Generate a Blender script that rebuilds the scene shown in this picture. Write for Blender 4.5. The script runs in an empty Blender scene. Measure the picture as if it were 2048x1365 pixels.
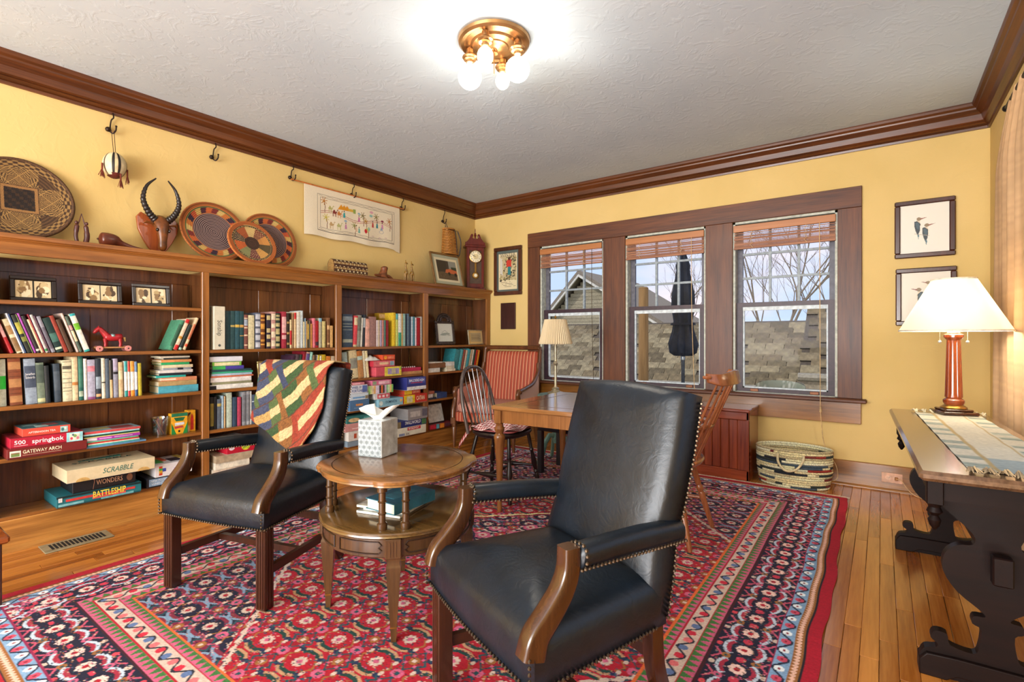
import bpy, math, random
import numpy as np
from mathutils import Vector, Matrix
sc = bpy.context.scene; COL = sc.collection
RG = random.Random(11); NR = np.random.RandomState(5); PI = math.pi
# ---------------------------------------------------------------- camera
FPX, CXP, CYP, YAW = 1011.0, 1024.0, 674.4, math.radians(36.17)     # focal length and principal point in pixels of 2048x1365
CAM = Vector((4.019, -4.730, 1.15))
cam = bpy.data.cameras.new('camera'); cam_o = bpy.data.objects.new('camera', cam); COL.objects.link(cam_o)
cam_o.location = CAM; cam_o.rotation_euler = (PI/2, 0, YAW)
cam.sensor_width = 36; cam.lens = FPX/2048*36; cam.shift_y = -(682.5-CYP)/2048; cam.clip_start = .05; cam.clip_end = 300
sc.camera = cam_o
# ---------------------------------------------------------------- world, exposure, large lights
vs = sc.view_settings; vs.view_transform = 'Standard'; vs.look = 'None'; vs.exposure = 0.26; vs.gamma = 1.0; vs.use_curve_mapping = False
wd = bpy.data.worlds.new('sky'); sc.world = wd; wd.use_nodes = True
wt = wd.node_tree; wn = wt.nodes; wl = wt.links; wn.clear()
_tc = wn.new('ShaderNodeTexCoord'); _mp = wn.new('ShaderNodeMapping'); _mp.inputs['Scale'].default_value = (1.2, 1.2, 5.0)
_nz = wn.new('ShaderNodeTexNoise'); _nz.inputs['Scale'].default_value = 2.2; _nz.inputs['Detail'].default_value = 6
_rp = wn.new('ShaderNodeValToRGB'); _rp.color_ramp.elements[0].position = .42; _rp.color_ramp.elements[0].color = (.52, .66, .92, 1)
_rp.color_ramp.elements[1].position = .68; _rp.color_ramp.elements[1].color = (.90, .80, .88, 1)
_bg = wn.new('ShaderNodeBackground'); _bg.inputs['Strength'].default_value = 1.0; _wo = wn.new('ShaderNodeOutputWorld')
wl.new(_tc.outputs['Generated'], _mp.inputs['Vector']); wl.new(_mp.outputs['Vector'], _nz.inputs['Vector'])
wl.new(_nz.outputs['Fac'], _rp.inputs['Fac']); wl.new(_rp.outputs['Color'], _bg.inputs['Color']); wl.new(_bg.outputs['Background'], _wo.inputs['Surface'])
def area_light(name, loc, target, sx, sy, power, color):
    l = bpy.data.lights.new(name, 'AREA'); l.shape = 'RECTANGLE'; l.size = sx; l.size_y = sy; l.energy = power; l.color = color
    o = bpy.data.objects.new(name, l); COL.objects.link(o); o.location = loc
    o.rotation_euler = (Vector(target)-Vector(loc)).to_track_quat('-Z', 'Y').to_euler(); return o
def sun_light(name, direction, power, color, angle):
    l = bpy.data.lights.new(name, 'SUN'); l.energy = power; l.color = color; l.angle = math.radians(angle)
    o = bpy.data.objects.new(name, l); COL.objects.link(o); o.rotation_euler = Vector(direction).to_track_quat('-Z', 'Y').to_euler(); return o
area_light('added_fill_behind_camera', (2.3, -8.4, 1.45), (2.2, -1.0, 1.35), 4.3, 2.4, 270, (.95, .98, 1.0))  # unseen fill light, added inside the near wall to brighten the room
area_light('added_uplight_behind_camera', (2.9, -7.4, 1.1), (2.9, -3.4, 2.75), 3.0, 1.0, 170, (.97, .98, 1.0))  # added uplight without a fixture, brightens the ceiling for soft bounce
sun_light('sun', (.30, .72, -.55), .9, (1, .95, .88), 3.0)
# ---------------------------------------------------------------- helpers
FW = Vector((-math.sin(YAW), math.cos(YAW), 0)); RT = Vector((math.cos(YAW), math.sin(YAW), 0)); UP = Vector((0, 0, 1))
def at(u, v, ax, val):                       # point of the photograph's pixel (u, v) on the plane ax = val of the room
    d = FW + RT*((u-CXP)/FPX) + UP*((CYP-v)/FPX); i = 'xyz'.index(ax); t = (val-CAM[i])/d[i]; return CAM + d*t
def lin(c):
    if isinstance(c, str):
        c = c.lstrip('#'); c = [int(c[i:i+2], 16)/255 for i in (0, 2, 4)]
    return tuple((x/12.92 if x <= .04045 else ((x+.055)/1.055)**2.4) for x in c[:3])
MATS = {}
def _new(name):
    m = bpy.data.materials.new(name); m.use_nodes = True; nt = m.node_tree; b = nt.nodes['Principled BSDF']; return m, nt, b
def _coords(nt, scale, kind='Object'):
    tc = nt.nodes.new('ShaderNodeTexCoord'); mp = nt.nodes.new('ShaderNodeMapping'); mp.inputs['Scale'].default_value = scale
    nt.links.new(tc.outputs[kind], mp.inputs['Vector']); return mp.outputs['Vector']
def _noise(nt, vec, scale, detail=4, rough=.55):
    n = nt.nodes.new('ShaderNodeTexNoise'); n.inputs['Scale'].default_value = scale; n.inputs['Detail'].default_value = detail
    n.inputs['Roughness'].default_value = rough; nt.links.new(vec, n.inputs['Vector']); return n.outputs['Fac']
def _ramp(nt, fac, stops):
    r = nt.nodes.new('ShaderNodeValToRGB'); e = r.color_ramp.elements
    while len(e) < len(stops): e.new(.5)
    for k, (p, c) in enumerate(stops): e[k].position = p; e[k].color = (*lin(c), 1)
    nt.links.new(fac, r.inputs['Fac']); return r.outputs['Color']
def _bump(nt, b, h, strength, dist):
    bp = nt.nodes.new('ShaderNodeBump'); bp.inputs['Strength'].default_value = strength; bp.inputs['Distance'].default_value = dist
    nt.links.new(h, bp.inputs['Height']); nt.links.new(bp.outputs['Normal'], b.inputs['Normal'])
def mul(c, k):
    c = c.lstrip('#'); return '#%02x%02x%02x' % tuple(max(0, min(255, int(int(c[i:i+2], 16)*k))) for i in (0, 2, 4))
def paint(hexc, rough=.5, metal=0.0, var=.12, nscale=30, bump=0.0):   # plain colour with a little mottling
    key = ('p', hexc, rough, metal, var, nscale, bump)
    if key in MATS: return MATS[key]
    m, nt, b = _new('paint_'+hexc.lstrip('#')); b.inputs['Roughness'].default_value = rough; b.inputs['Metallic'].default_value = metal
    f = _noise(nt, _coords(nt, (1, 1, 1)), nscale, 3)
    nt.links.new(_ramp(nt, f, [(.3, mul(hexc, 1-var)), (.7, mul(hexc, 1+var))]), b.inputs['Base Color'])
    if bump: _bump(nt, b, f, bump, .01)
    MATS[key] = m; return m
def wood(c1, c2, axis='z', rough=.35, coat=.15, scale=1.0, fine=1.0, rand=.0, bump=.06):
    key = ('w', c1, c2, axis, rough, coat, scale, fine, rand)
    if key in MATS: return MATS[key]
    m, nt, b = _new('wood_'+c1.lstrip('#')+'_'+axis); b.inputs['Roughness'].default_value = rough
    b.inputs['Coat Weight'].default_value = coat; b.inputs['Coat Roughness'].default_value = .15
    s = [14*scale]*3; s['xyz'.index(axis)] = 1.1*scale; v = _coords(nt, s)
    s2 = [90*fine]*3; s2['xyz'.index(axis)] = 4*fine; v2 = _coords(nt, s2)
    if rand:
        oi = nt.nodes.new('ShaderNodeObjectInfo'); ad = nt.nodes.new('ShaderNodeVectorMath'); ad.operation = 'SCALE'; cb = nt.nodes.new('ShaderNodeCombineXYZ')
        for k in range(3): nt.links.new(oi.outputs['Random'], cb.inputs[k])
        nt.links.new(cb.outputs[0], ad.inputs[0]); ad.inputs['Scale'].default_value = 37.0
        a2 = nt.nodes.new('ShaderNodeVectorMath'); nt.links.new(v, a2.inputs[0]); nt.links.new(ad.outputs[0], a2.inputs[1]); v = a2.outputs[0]
    f1 = _noise(nt, v, 1.0, 5, .6); f2 = _noise(nt, v2, 1.0, 3)
    mx = nt.nodes.new('ShaderNodeMath'); mx.operation = 'MULTIPLY_ADD'; nt.links.new(f2, mx.inputs[0]); mx.inputs[1].default_value = .45; 
    m2 = nt.nodes.new('ShaderNodeMath'); m2.operation = 'MULTIPLY'; nt.links.new(f1, m2.inputs[0]); m2.inputs[1].default_value = .75; nt.links.new(m2.outputs[0], mx.inputs[2])
    fac = mx.outputs[0]
    if rand:
        a3 = nt.nodes.new('ShaderNodeMath'); a3.operation = 'MULTIPLY_ADD'; nt.links.new(oi.outputs['Random'], a3.inputs[0]); a3.inputs[1].default_value = rand; nt.links.new(fac, a3.inputs[2])
        a4 = nt.nodes.new('ShaderNodeMath'); a4.operation = 'SUBTRACT'; nt.links.new(a3.outputs[0], a4.inputs[0]); a4.inputs[1].default_value = rand/2; fac = a4.outputs[0]
    nt.links.new(_ramp(nt, fac, [(.36, c1), (.80, c2)]), b.inputs['Base Color'])
    if bump: _bump(nt, b, f2, bump, .004)
    MATS[key] = m; return m
def vcol(rough=.8, key='', bump=0.0, bscale=250, sheen=0.0):
    k = ('v', rough, bump, bscale, sheen)
    if k in MATS: return MATS[k]
    m, nt, b = _new('printed_%.2f' % rough); a = nt.nodes.new('ShaderNodeAttribute'); a.attribute_name = 'Col'
    nt.links.new(a.outputs['Color'], b.inputs['Base Color']); b.inputs['Roughness'].default_value = rough; b.inputs['Sheen Weight'].default_value = sheen
    if bump: _bump(nt, b, _noise(nt, _coords(nt, (1, 1, 1)), bscale, 2), bump, .004)
    MATS[k] = m; return m
def stripes(name, axis, freq, stops, rough=.7, wob=0.0):
    if name in MATS: return MATS[name]
    m, nt, b = _new(name); b.inputs['Roughness'].default_value = rough
    sx = nt.nodes.new('ShaderNodeSeparateXYZ'); tc = nt.nodes.new('ShaderNodeTexCoord'); nt.links.new(tc.outputs['Object'], sx.inputs[0])
    q = nt.nodes.new('ShaderNodeMath'); q.operation = 'MULTIPLY'; q.inputs[1].default_value = freq; nt.links.new(sx.outputs['xyz'.index(axis)], q.inputs[0])
    fr = nt.nodes.new('ShaderNodeMath'); fr.operation = 'FRACT'; nt.links.new(q.outputs[0], fr.inputs[0])
    c = _ramp(nt, fr.outputs[0], stops)
    nt.links.new(c, b.inputs['Base Color']); _bump(nt, b, _noise(nt, _coords(nt, (1, 1, 1)), 300, 2), .15, .002)
    MATS[name] = m; return m
def glow(name, color, strength):
    m, nt, b = _new(name); b.inputs['Emission Color'].default_value = (*color, 1); b.inputs['Emission Strength'].default_value = strength; b.inputs['Base Color'].default_value = (*color, 1); return m
def clear_glass(name='window_glass', tint=(1, 1, 1), gl=.0015):
    if name in MATS: return MATS[name]
    m = bpy.data.materials.new(name); m.use_nodes = True; nt = m.node_tree; nt.nodes.clear()
    o = nt.nodes.new('ShaderNodeOutputMaterial'); mx = nt.nodes.new('ShaderNodeMixShader'); t = nt.nodes.new('ShaderNodeBsdfTransparent'); g = nt.nodes.new('ShaderNodeBsdfGlossy')
    t.inputs['Color'].default_value = (*tint, 1); g.inputs['Roughness'].default_value = .03; mx.inputs['Fac'].default_value = gl
    nt.links.new(t.outputs[0], mx.inputs[1]); nt.links.new(g.outputs[0], mx.inputs[2]); nt.links.new(mx.outputs[0], o.inputs['Surface']); MATS[name] = m; return m

WM = {}                                                            # world matrix of every object built
def tag(o, label=None, cat=None, group=None, kind=None):
    if label: o['label'] = label
    if cat: o['category'] = cat
    if group: o['group'] = group
    if kind: o['kind'] = kind
    return o
def thing(name, label, cat, loc=(0, 0, 0), rz=0.0, group=None, kind=None):
    o = bpy.data.objects.new(name, None); COL.objects.link(o); o.location = loc; o.rotation_euler = (0, 0, rz); o.empty_display_size = .05
    WM[o.name] = Matrix.Translation(loc) @ Matrix.Rotation(rz, 4, 'Z'); return tag(o, label, cat, group, kind)
def link_mesh(name, me, parent=None, loc=None):
    o = bpy.data.objects.new(name, me); COL.objects.link(o)
    if parent is not None: o.parent = parent; WM[o.name] = WM[parent.name]
    else: WM[o.name] = Matrix.Translation(loc or (0, 0, 0)); o.location = loc or (0, 0, 0)
    return o
class MB:
    def __init__(s, T=None): s.v = []; s.f = []; s.m = []; s.T = T; s.mi = 0
    def add(s, vs_, fs, m=None):
        n = len(s.v); T = s.T
        s.v += [tuple(T @ Vector(p)) if T is not None else tuple(p) for p in vs_]
        s.f += [tuple(n+i for i in q) for q in fs]; s.m += [s.mi if m is None else m]*len(fs); return s
    def box(s, x0, x1, y0, y1, z0, z1, m=None):
        return s.add([(x0,y0,z0),(x1,y0,z0),(x1,y1,z0),(x0,y1,z0),(x0,y0,z1),(x1,y0,z1),(x1,y1,z1),(x0,y1,z1)],
            [(0,3,2,1),(4,5,6,7),(0,1,5,4),(1,2,6,5),(2,3,7,6),(3,0,4,7)], m)
    def cbox(s, c, sx, sy, sz, m=None): return s.box(c[0]-sx/2, c[0]+sx/2, c[1]-sy/2, c[1]+sy/2, c[2]-sz/2, c[2]+sz/2, m)
    def bbox(s, x0, x1, y0, y1, z0, z1, b, m=None):                # box with chamfered edges
        b = min(b, (x1-x0)*.45, (y1-y0)*.45, (z1-z0)*.45); rings = []
        for z, i in ((z0, b), (z0+b, 0), (z1-b, 0), (z1, b)):
            a0, a1, c0, c1 = x0+i, x1-i, y0+i, y1-i; k = b if i == 0 else b*.4
            rings.append([(a0+k,c0,z),(a1-k,c0,z),(a1,c0+k,z),(a1,c1-k,z),(a1-k,c1,z),(a0+k,c1,z),(a0,c1-k,z),(a0,c0+k,z)])
        return s.rings(rings, True, True, m)
    def rings(s, rings, cap0=True, cap1=True, m=None, closed=True):
        n = len(rings[0]); V = [p for r in rings for p in r]; Fs = []
        for i in range(len(rings)-1):
            for j in range(n if closed else n-1):
                k = (j+1) % n; Fs.append((i*n+j, i*n+k, (i+1)*n+k, (i+1)*n+j))
        if cap0: Fs.append(tuple(range(n-1, -1, -1)))
        if cap1: Fs.append(tuple((len(rings)-1)*n+j for j in range(n)))
        return s.add(V, Fs, m)
    def prism(s, poly, ax, a, b, m=None):                          # poly in the two other axes, in order
        if ax == 'x': f = lambda p, q: (q, p[0], p[1])
        elif ax == 'y': f = lambda p, q: (p[0], q, p[1])
        else: f = lambda p, q: (p[0], p[1], q)
        return s.rings([[f(p, a) for p in poly], [f(p, b) for p in poly]], True, True, m)
    def tube(s, pts, r, n=8, m=None, caps=True, flat=None):
        pts = [Vector(p) for p in pts]; N = len(pts); rr = r if isinstance(r, (list, tuple)) else [r]*N; rings = []; ref = None
        for i in range(N):
            d = (pts[min(i+1, N-1)]-pts[max(i-1, 0)]).normalized()
            if ref is None: ref = Vector((0, 0, 1)) if abs(d.z) < .9 else Vector((1, 0, 0))
            a = d.cross(ref)
            if a.length < 1e-5: a = d.orthogonal()
            a.normalize(); b = a.cross(d).normalized(); ref = b
            fa, fb = flat if flat else (1, 1)
            rings.append([tuple(pts[i]+(a*math.cos(2*PI*k/n)*fa+b*math.sin(2*PI*k/n)*fb)*rr[i]) for k in range(n)])
        return s.rings(rings, caps, caps, m)
    def sweep(s, pts, sec, side, m=None):                          # constant section (side, normal) along a path; side = fixed side vector
        pts = [Vector(p) for p in pts]; N = len(pts); sd = Vector(side).normalized(); rings = []
        for i in range(N):
            d = (pts[min(i+1, N-1)]-pts[max(i-1, 0)]).normalized(); nn = d.cross(sd).normalized()
            q = sec(i/(N-1)) if callable(sec) else sec
            rings.append([tuple(pts[i]+sd*a+nn*b) for a, b in q])
        return s.rings(rings, True, True, m)
    def turned(s, p0, p1, prof, n=12, m=None):                     # prof: (t, radius) along p0-p1
        p0, p1 = Vector(p0), Vector(p1); return s.tube([p0.lerp(p1, t) for t, r in prof], [r for t, r in prof], n, m)
    def lathe(s, prof, c=(0, 0, 0), n=24, m=None, rmod=None, cap=True):
        rings = [[(c[0]+(r*(rmod(2*PI*k/n, i) if rmod else 1))*math.cos(2*PI*k/n), c[1]+(r*(rmod(2*PI*k/n, i) if rmod else 1))*math.sin(2*PI*k/n), c[2]+z) for k in range(n)] for i, (r, z) in enumerate(prof)]
        return s.rings(rings, cap, cap, m)
    def ball(s, c, r, n=10, k=6, m=None, half=False):
        rx, ry, rz = r if isinstance(r, (list, tuple)) else (r, r, r); rings = []
        lo = 0.0 if half else -PI/2+.12
        for i in range(k):
            a = lo+(PI/2-.12-lo)*i/(k-1); rings.append([(c[0]+rx*math.cos(a)*math.cos(2*PI*j/n), c[1]+ry*math.cos(a)*math.sin(2*PI*j/n), c[2]+rz*math.sin(a)) for j in range(n)])
        return s.rings(rings, True, True, m)
    def pad(s, outline, rings, m=None):                            # upholstery: outline (x, y) scaled towards its centre ring by ring
        cx = sum(p[0] for p in outline)/len(outline); cy = sum(p[1] for p in outline)/len(outline)
        return s.rings([[(cx+(p[0]-cx)*k, cy+(p[1]-cy)*k, z) for p in outline] for k, z in rings], True, True, m)
    def build(s, name, mats, parent=None, local=False, smooth=35, loc=None, kind=None, bevel=0):
        mats = mats if isinstance(mats, (list, tuple)) else [mats]; V = np.array(s.v, float)
        if parent is not None:
            if not local:
                Mi = np.array(WM[parent.name].inverted()); V = V @ Mi[:3, :3].T + Mi[:3, 3]
        else:
            if loc is None: lo, hi = V.min(0), V.max(0); loc = ((lo[0]+hi[0])/2, (lo[1]+hi[1])/2, lo[2])
            V = V-np.array(loc)
        me = bpy.data.meshes.new(name); me.from_pydata(V.tolist(), [], s.f)
        for q in mats: me.materials.append(q)
        if len(mats) > 1: me.polygons.foreach_set('material_index', s.m)
        if smooth: me.polygons.foreach_set('use_smooth', [True]*len(s.f)); me.set_sharp_from_angle(angle=math.radians(smooth))
        me.update(); o = link_mesh(name, me, parent, loc)
        if kind: o['kind'] = kind
        if bevel:
            bm_ = o.modifiers.new('edge', 'BEVEL'); bm_.width = bevel; bm_.segments = 2; bm_.limit_method = 'ANGLE'; bm_.angle_limit = math.radians(50)
        return o
def rrect(x0, x1, y0, y1, r, n=4):                                 # rounded rectangle outline, counter-clockwise
    o = []
    for cx, cy, a in ((x1-r, y1-r, 0), (x0+r, y1-r, PI/2), (x0+r, y0+r, PI), (x1-r, y0+r, 1.5*PI)):
        o += [(cx+r*math.cos(a+PI/2*k/n), cy+r*math.sin(a+PI/2*k/n)) for k in range(n+1)]
    return o
def bez(pts, n=12):                                                # Catmull-Rom through the points
    P = [Vector(p) for p in pts]; P = [P[0]*2-P[1]]+P+[P[-1]*2-P[-2]]; out = []
    for i in range(1, len(P)-2):
        for k in range(n):
            t = k/n; a, b, c, d = P[i-1], P[i], P[i+1], P[i+2]
            out.append(.5*((2*b)+(c-a)*t+(2*a-5*b+4*c-d)*t*t+(3*b-a-3*c+d)*t**3))
    out.append(P[-2]); return out
class Cv:                                                          # a small drawing surface, used for woven, knotted and printed patterns
    def __init__(s, w, h, ppu, bg): s.k = ppu; s.W = max(2, int(round(w*ppu))); s.H = max(2, int(round(h*ppu))); s.a = np.zeros((s.H, s.W, 3)); s.a[:] = lin(bg); s.w, s.h = w, h
    def _win(s, x0, y0, x1, y1):
        a, b = max(0, int(x0*s.k)), min(s.W, int(x1*s.k)+2); c, d = max(0, int(y0*s.k)), min(s.H, int(y1*s.k)+2)
        if a >= b or c >= d: return None
        X, Y = np.meshgrid((np.arange(a, b)+.5)/s.k, (np.arange(c, d)+.5)/s.k); return (slice(c, d), slice(a, b)), X, Y
    def rect(s, x0, y0, x1, y1, c): s.a[max(0, int(round(y0*s.k))):max(0, int(round(y1*s.k))), max(0, int(round(x0*s.k))):max(0, int(round(x1*s.k)))] = lin(c); return s
    def poly(s, P, c):
        xs = [p[0] for p in P]; ys = [p[1] for p in P]; w = s._win(min(xs), min(ys), max(xs), max(ys))
        if w is None: return s
        sl, X, Y = w; ins = np.zeros(X.shape, bool)
        for i in range(len(P)):
            (xa, ya), (xb, yb) = P[i], P[i-1]
            if ya == yb: continue
            ins ^= ((ya > Y) != (yb > Y)) & (X < (xb-xa)*(Y-ya)/(yb-ya)+xa)
        s.a[sl][ins] = lin(c); return s
    def ell(s, x, y, rx, ry, c, r0=0.0):
        w = s._win(x-rx, y-ry, x+rx, y+ry)
        if w is None: return s
        sl, X, Y = w; q = ((X-x)/rx)**2+((Y-y)/ry)**2; s.a[sl][(q <= 1) & (q >= r0*r0)] = lin(c); return s
    def line(s, P, wd_, c):
        for (xa, ya), (xb, yb) in zip(P[:-1], P[1:]):
            w = s._win(min(xa, xb)-wd_, min(ya, yb)-wd_, max(xa, xb)+wd_, max(ya, yb)+wd_)
            if w is None: continue
            sl, X, Y = w; dx, dy = xb-xa, yb-ya; L = dx*dx+dy*dy+1e-12; t = np.clip(((X-xa)*dx+(Y-ya)*dy)/L, 0, 1)
            s.a[sl][(X-xa-t*dx)**2+(Y-ya-t*dy)**2 <= (wd_/2)**2] = lin(c)
        return s
    def speck(s, k=.12): s.a *= 1+k*(NR.rand(s.H, s.W, 1)-.5)*2; np.clip(s.a, 0, 1, s.a); return s
def sheet(name, cv, P, mat, parent=None, local=False, mask=None, smooth=True, loc=None):   # cloth or print: one vertex per cell; P maps u, v in 0..1 to points
    H, W = cv.H, cv.W; U, Vv = np.meshgrid(np.linspace(0, 1, W), np.linspace(0, 1, H)); pts = np.stack(P(U, Vv), -1).reshape(-1, 3).astype(float)
    if parent is not None:
        if not local: Mi = np.array(WM[parent.name].inverted()); pts = pts @ Mi[:3, :3].T+Mi[:3, 3]
    else:
        if loc is None: lo, hi = pts.min(0), pts.max(0); loc = ((lo[0]+hi[0])/2, (lo[1]+hi[1])/2, lo[2])
        pts = pts-np.array(loc)
    i = np.arange((H-1)*(W-1)); r, c = i//(W-1), i % (W-1); q = np.stack([r*W+c, r*W+c+1, (r+1)*W+c+1, (r+1)*W+c], -1)
    if mask is not None: q = q[mask[r, c]]
    me = bpy.data.meshes.new(name); nf = len(q)
    me.vertices.add(H*W); me.vertices.foreach_set('co', pts.ravel()); me.loops.add(nf*4); me.loops.foreach_set('vertex_index', q.ravel().astype(np.int32))
    me.polygons.add(nf); me.polygons.foreach_set('loop_start', np.arange(0, nf*4, 4, dtype=np.int32))
    at_ = me.color_attributes.new('Col', 'FLOAT_COLOR', 'POINT'); at_.data.foreach_set('color', np.concatenate([cv.a.reshape(-1, 3), np.ones((H*W, 1))], 1).astype(np.float32).ravel())
    me.materials.append(mat); me.polygons.foreach_set('use_smooth', [smooth]*nf); me.update(calc_edges=True); me.validate(); return link_mesh(name, me, parent, tuple(loc) if loc is not None else None)
def flatP(o, eu, ev):                                              # map u, v to the parallelogram o + u*eu + v*ev
    o, eu, ev = np.array(o), np.array(eu), np.array(ev); return lambda U, V: tuple(o[k]+U*eu[k]+V*ev[k] for k in range(3))
FX = Matrix(((0, 0, 1), (1, 0, 0), (0, 1, 0)))                     # lettering on a face turned to +x: reads along +y
FSP = Matrix(((0, 0, 1), (0, 1, 0), (-1, 0, 0)))                   # down a spine turned to +x
def letters(txt, size, mat, o, parent, rot=FX, width=None, shear=0.0, name='lettering', bold=0.0, align='LEFT', local=False):
    cu = bpy.data.curves.new(name, 'FONT'); cu.body = txt; cu.size = size; cu.resolution_u = 2; cu.shear = shear; cu.offset = bold*.35; cu.align_x = align; cu.align_y = 'CENTER'
    to = bpy.data.objects.new(name, cu); me = bpy.data.meshes.new_from_object(to); me.name = name; bpy.data.objects.remove(to)
    n = len(me.vertices); co = np.zeros(n*3); me.vertices.foreach_get('co', co); co = co.reshape(-1, 3)
    if width and n: co[:, 0] *= width/max(1e-6, co[:, 0].max()-(0 if align == 'LEFT' else co[:, 0].min()))
    Rm = np.array(rot); co = co @ Rm.T+np.array(o)
    if parent is not None and not local: Mi = np.array(WM[parent.name].inverted()); co = co @ Mi[:3, :3].T+Mi[:3, 3]
    me.vertices.foreach_set('co', co.ravel()); me.materials.clear(); me.materials.append(mat); me.update(); return link_mesh(name, me, parent)
def dup(root, loc, rz, label=None, group=None):
    r = root.copy(); COL.objects.link(r); r.location = loc; r.rotation_euler = (0, 0, rz); WM[r.name] = Matrix.Translation(loc) @ Matrix.Rotation(rz, 4, 'Z')
    if label: r['label'] = label
    if group: r['group'] = group
    for ch in list(root.children):
        c = ch.copy(); COL.objects.link(c); c.parent = r; WM[c.name] = WM[r.name]
        for g in ch.children:
            d = g.copy(); COL.objects.link(d); d.parent = c; WM[d.name] = WM[r.name]
    return r
ORD = 'first second third fourth fifth sixth seventh eighth ninth tenth eleventh twelfth thirteenth fourteenth fifteenth sixteenth seventeenth eighteenth nineteenth twentieth twenty-first twenty-second twenty-third twenty-fourth twenty-fifth twenty-sixth twenty-seventh twenty-eighth twenty-ninth thirtieth thirty-first thirty-second'.split()
WHITE = paint('#f2efe6', .6); BLACK = paint('#15151a', .5); CREAM = paint('#e9ddbd', .7); BRASS = paint('#a8813e', .3, .9)
# ---------------------------------------------------------------- the room shell
XR, YN, ZC = 4.62, -8.6, 2.75
OAK = '#341808', '#6a3814'
oak_x = wood(*OAK, axis='x', coat=.15, rough=.4); oak_y = wood(*OAK, axis='y', coat=.15, rough=.4)
def plaster(name, c1, c2, sc1, bump, rough=.85):
    m, nt, b = _new(name); b.inputs['Roughness'].default_value = rough; v = _coords(nt, (1, 1, 1))
    nt.links.new(_ramp(nt, _noise(nt, v, 1.3, 3), [(.35, c1), (.7, c2)]), b.inputs['Base Color'])
    n = nt.nodes.new('ShaderNodeTexNoise'); n.inputs['Scale'].default_value = sc1; n.inputs['Detail'].default_value = 5; n.inputs['Distortion'].default_value = 2.2; nt.links.new(v, n.inputs['Vector'])
    r = _ramp(nt, n.outputs['Fac'], [(.52, '#000000'), (.66, '#ffffff')]); _bump(nt, b, r, bump, .01); return m
M_WALL = plaster('yellow_plaster', '#d1b36f', '#dbbd7c', 7, .07)
M_CEIL = plaster('white_trowelled_plaster', '#bccad5', '#c6d3dc', 9, .11)
def struct(o, label): return tag(o, label, None, None, 'structure')
ceil_o = struct(MB().box(-.15, XR+.15, YN, .15, ZC, ZC+.12).build('ceiling', M_CEIL), 'white trowelled plaster ceiling over the whole room')
struct(MB().box(-.15, 0, YN, .15, -.1, ZC).build('wall_left', M_WALL), 'yellow plaster wall behind the long bookcase')
wr = MB().box(XR, XR+.15, YN, -3.75, -.1, ZC).box(XR, XR+.15, -.95, .15, -.1, ZC).box(XR, XR+.15, -3.75, -.95, 2.2, ZC).box(XR, XR+.15, -3.75, -.95, -.1, .6)
struct(wr.build('wall_right', M_WALL), 'yellow plaster wall behind the curtain and trestle desk')
struct(MB().box(-.15, XR+.15, YN-.15, YN, -.1, ZC).build('wall_near', M_WALL), 'yellow plaster wall at the near end of the room')
WX = [(.954, 1.725), (1.964, 2.737), (2.966, 3.74)]; WZ0, WZ1 = .665, 2.152
wb = MB(); xs = [-.15]+[q for w in WX for q in w]+[XR+.15]
for i in range(0, len(xs), 2): wb.box(xs[i], xs[i+1], 0, .17, -.1, ZC)
for a, b in WX: wb.box(a, b, 0, .17, -.1, WZ0).box(a, b, 0, .17, WZ1, ZC)
struct(wb.build('wall_back', M_WALL, smooth=0), 'yellow plaster wall with the row of three windows')
# crown moulding: profile (distance from wall, height below ceiling)
CRP = [(0, .165), (.014, .165), (.018, .150), (.012, .142), (.022, .138), (.034, .128), (.026, .120), (.040, .112), (.052, .075), (.075, .050), (.080, .046), (.083, .036), (.098, .024), (.104, .010), (.104, 0), (0, 0)]
def crown(name, kind, label):
    m = MB()
    if kind == 'left': m.rings([[(d, y+(-d if y > -1 else 0), ZC-h) for d, h in CRP] for y in (YN, 0)], m=0); mt = oak_y
    elif kind == 'back': m.rings([[(x+(d if x < 1 else -d), -d, ZC-h) for d, h in CRP] for x in (0, XR)], m=0); mt = oak_x
    else: m.rings([[(XR-d, y+(-d if y > -1 else 0), ZC-h) for d, h in CRP] for y in (YN, 0)], m=0); mt = oak_y
    return struct(m.build(name, mt, smooth=20), label)
crown('trim_1', 'left', 'dark oak crown moulding above the bookcase wall')
crown('trim_2', 'back', 'dark oak crown moulding above the windows')
crown('trim_3', 'right', 'dark oak crown moulding above the curtain')
BASE_W = wood('#573409', '#a0692a', axis='x', coat=.3, rough=.3)
bb = MB().bbox(.28, XR, -.022, 0, 0, .19, .004); bb.rings([[(x, -.022-.018*math.cos(a), .018*math.sin(a)) for a in [PI/2*k/4 for k in range(5)]]+[(x, -.022, 0)] for x in (.28, XR)])
struct(bb.build('baseboard_back', BASE_W), 'oak baseboard with quarter round below the windows')
struct(MB().bbox(XR-.02, XR, YN, -.03, 0, .19, .004).build('baseboard_right', wood('#573409', '#a0692a', axis='y', coat=.3, rough=.3)), 'oak baseboard under the curtain')
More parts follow.
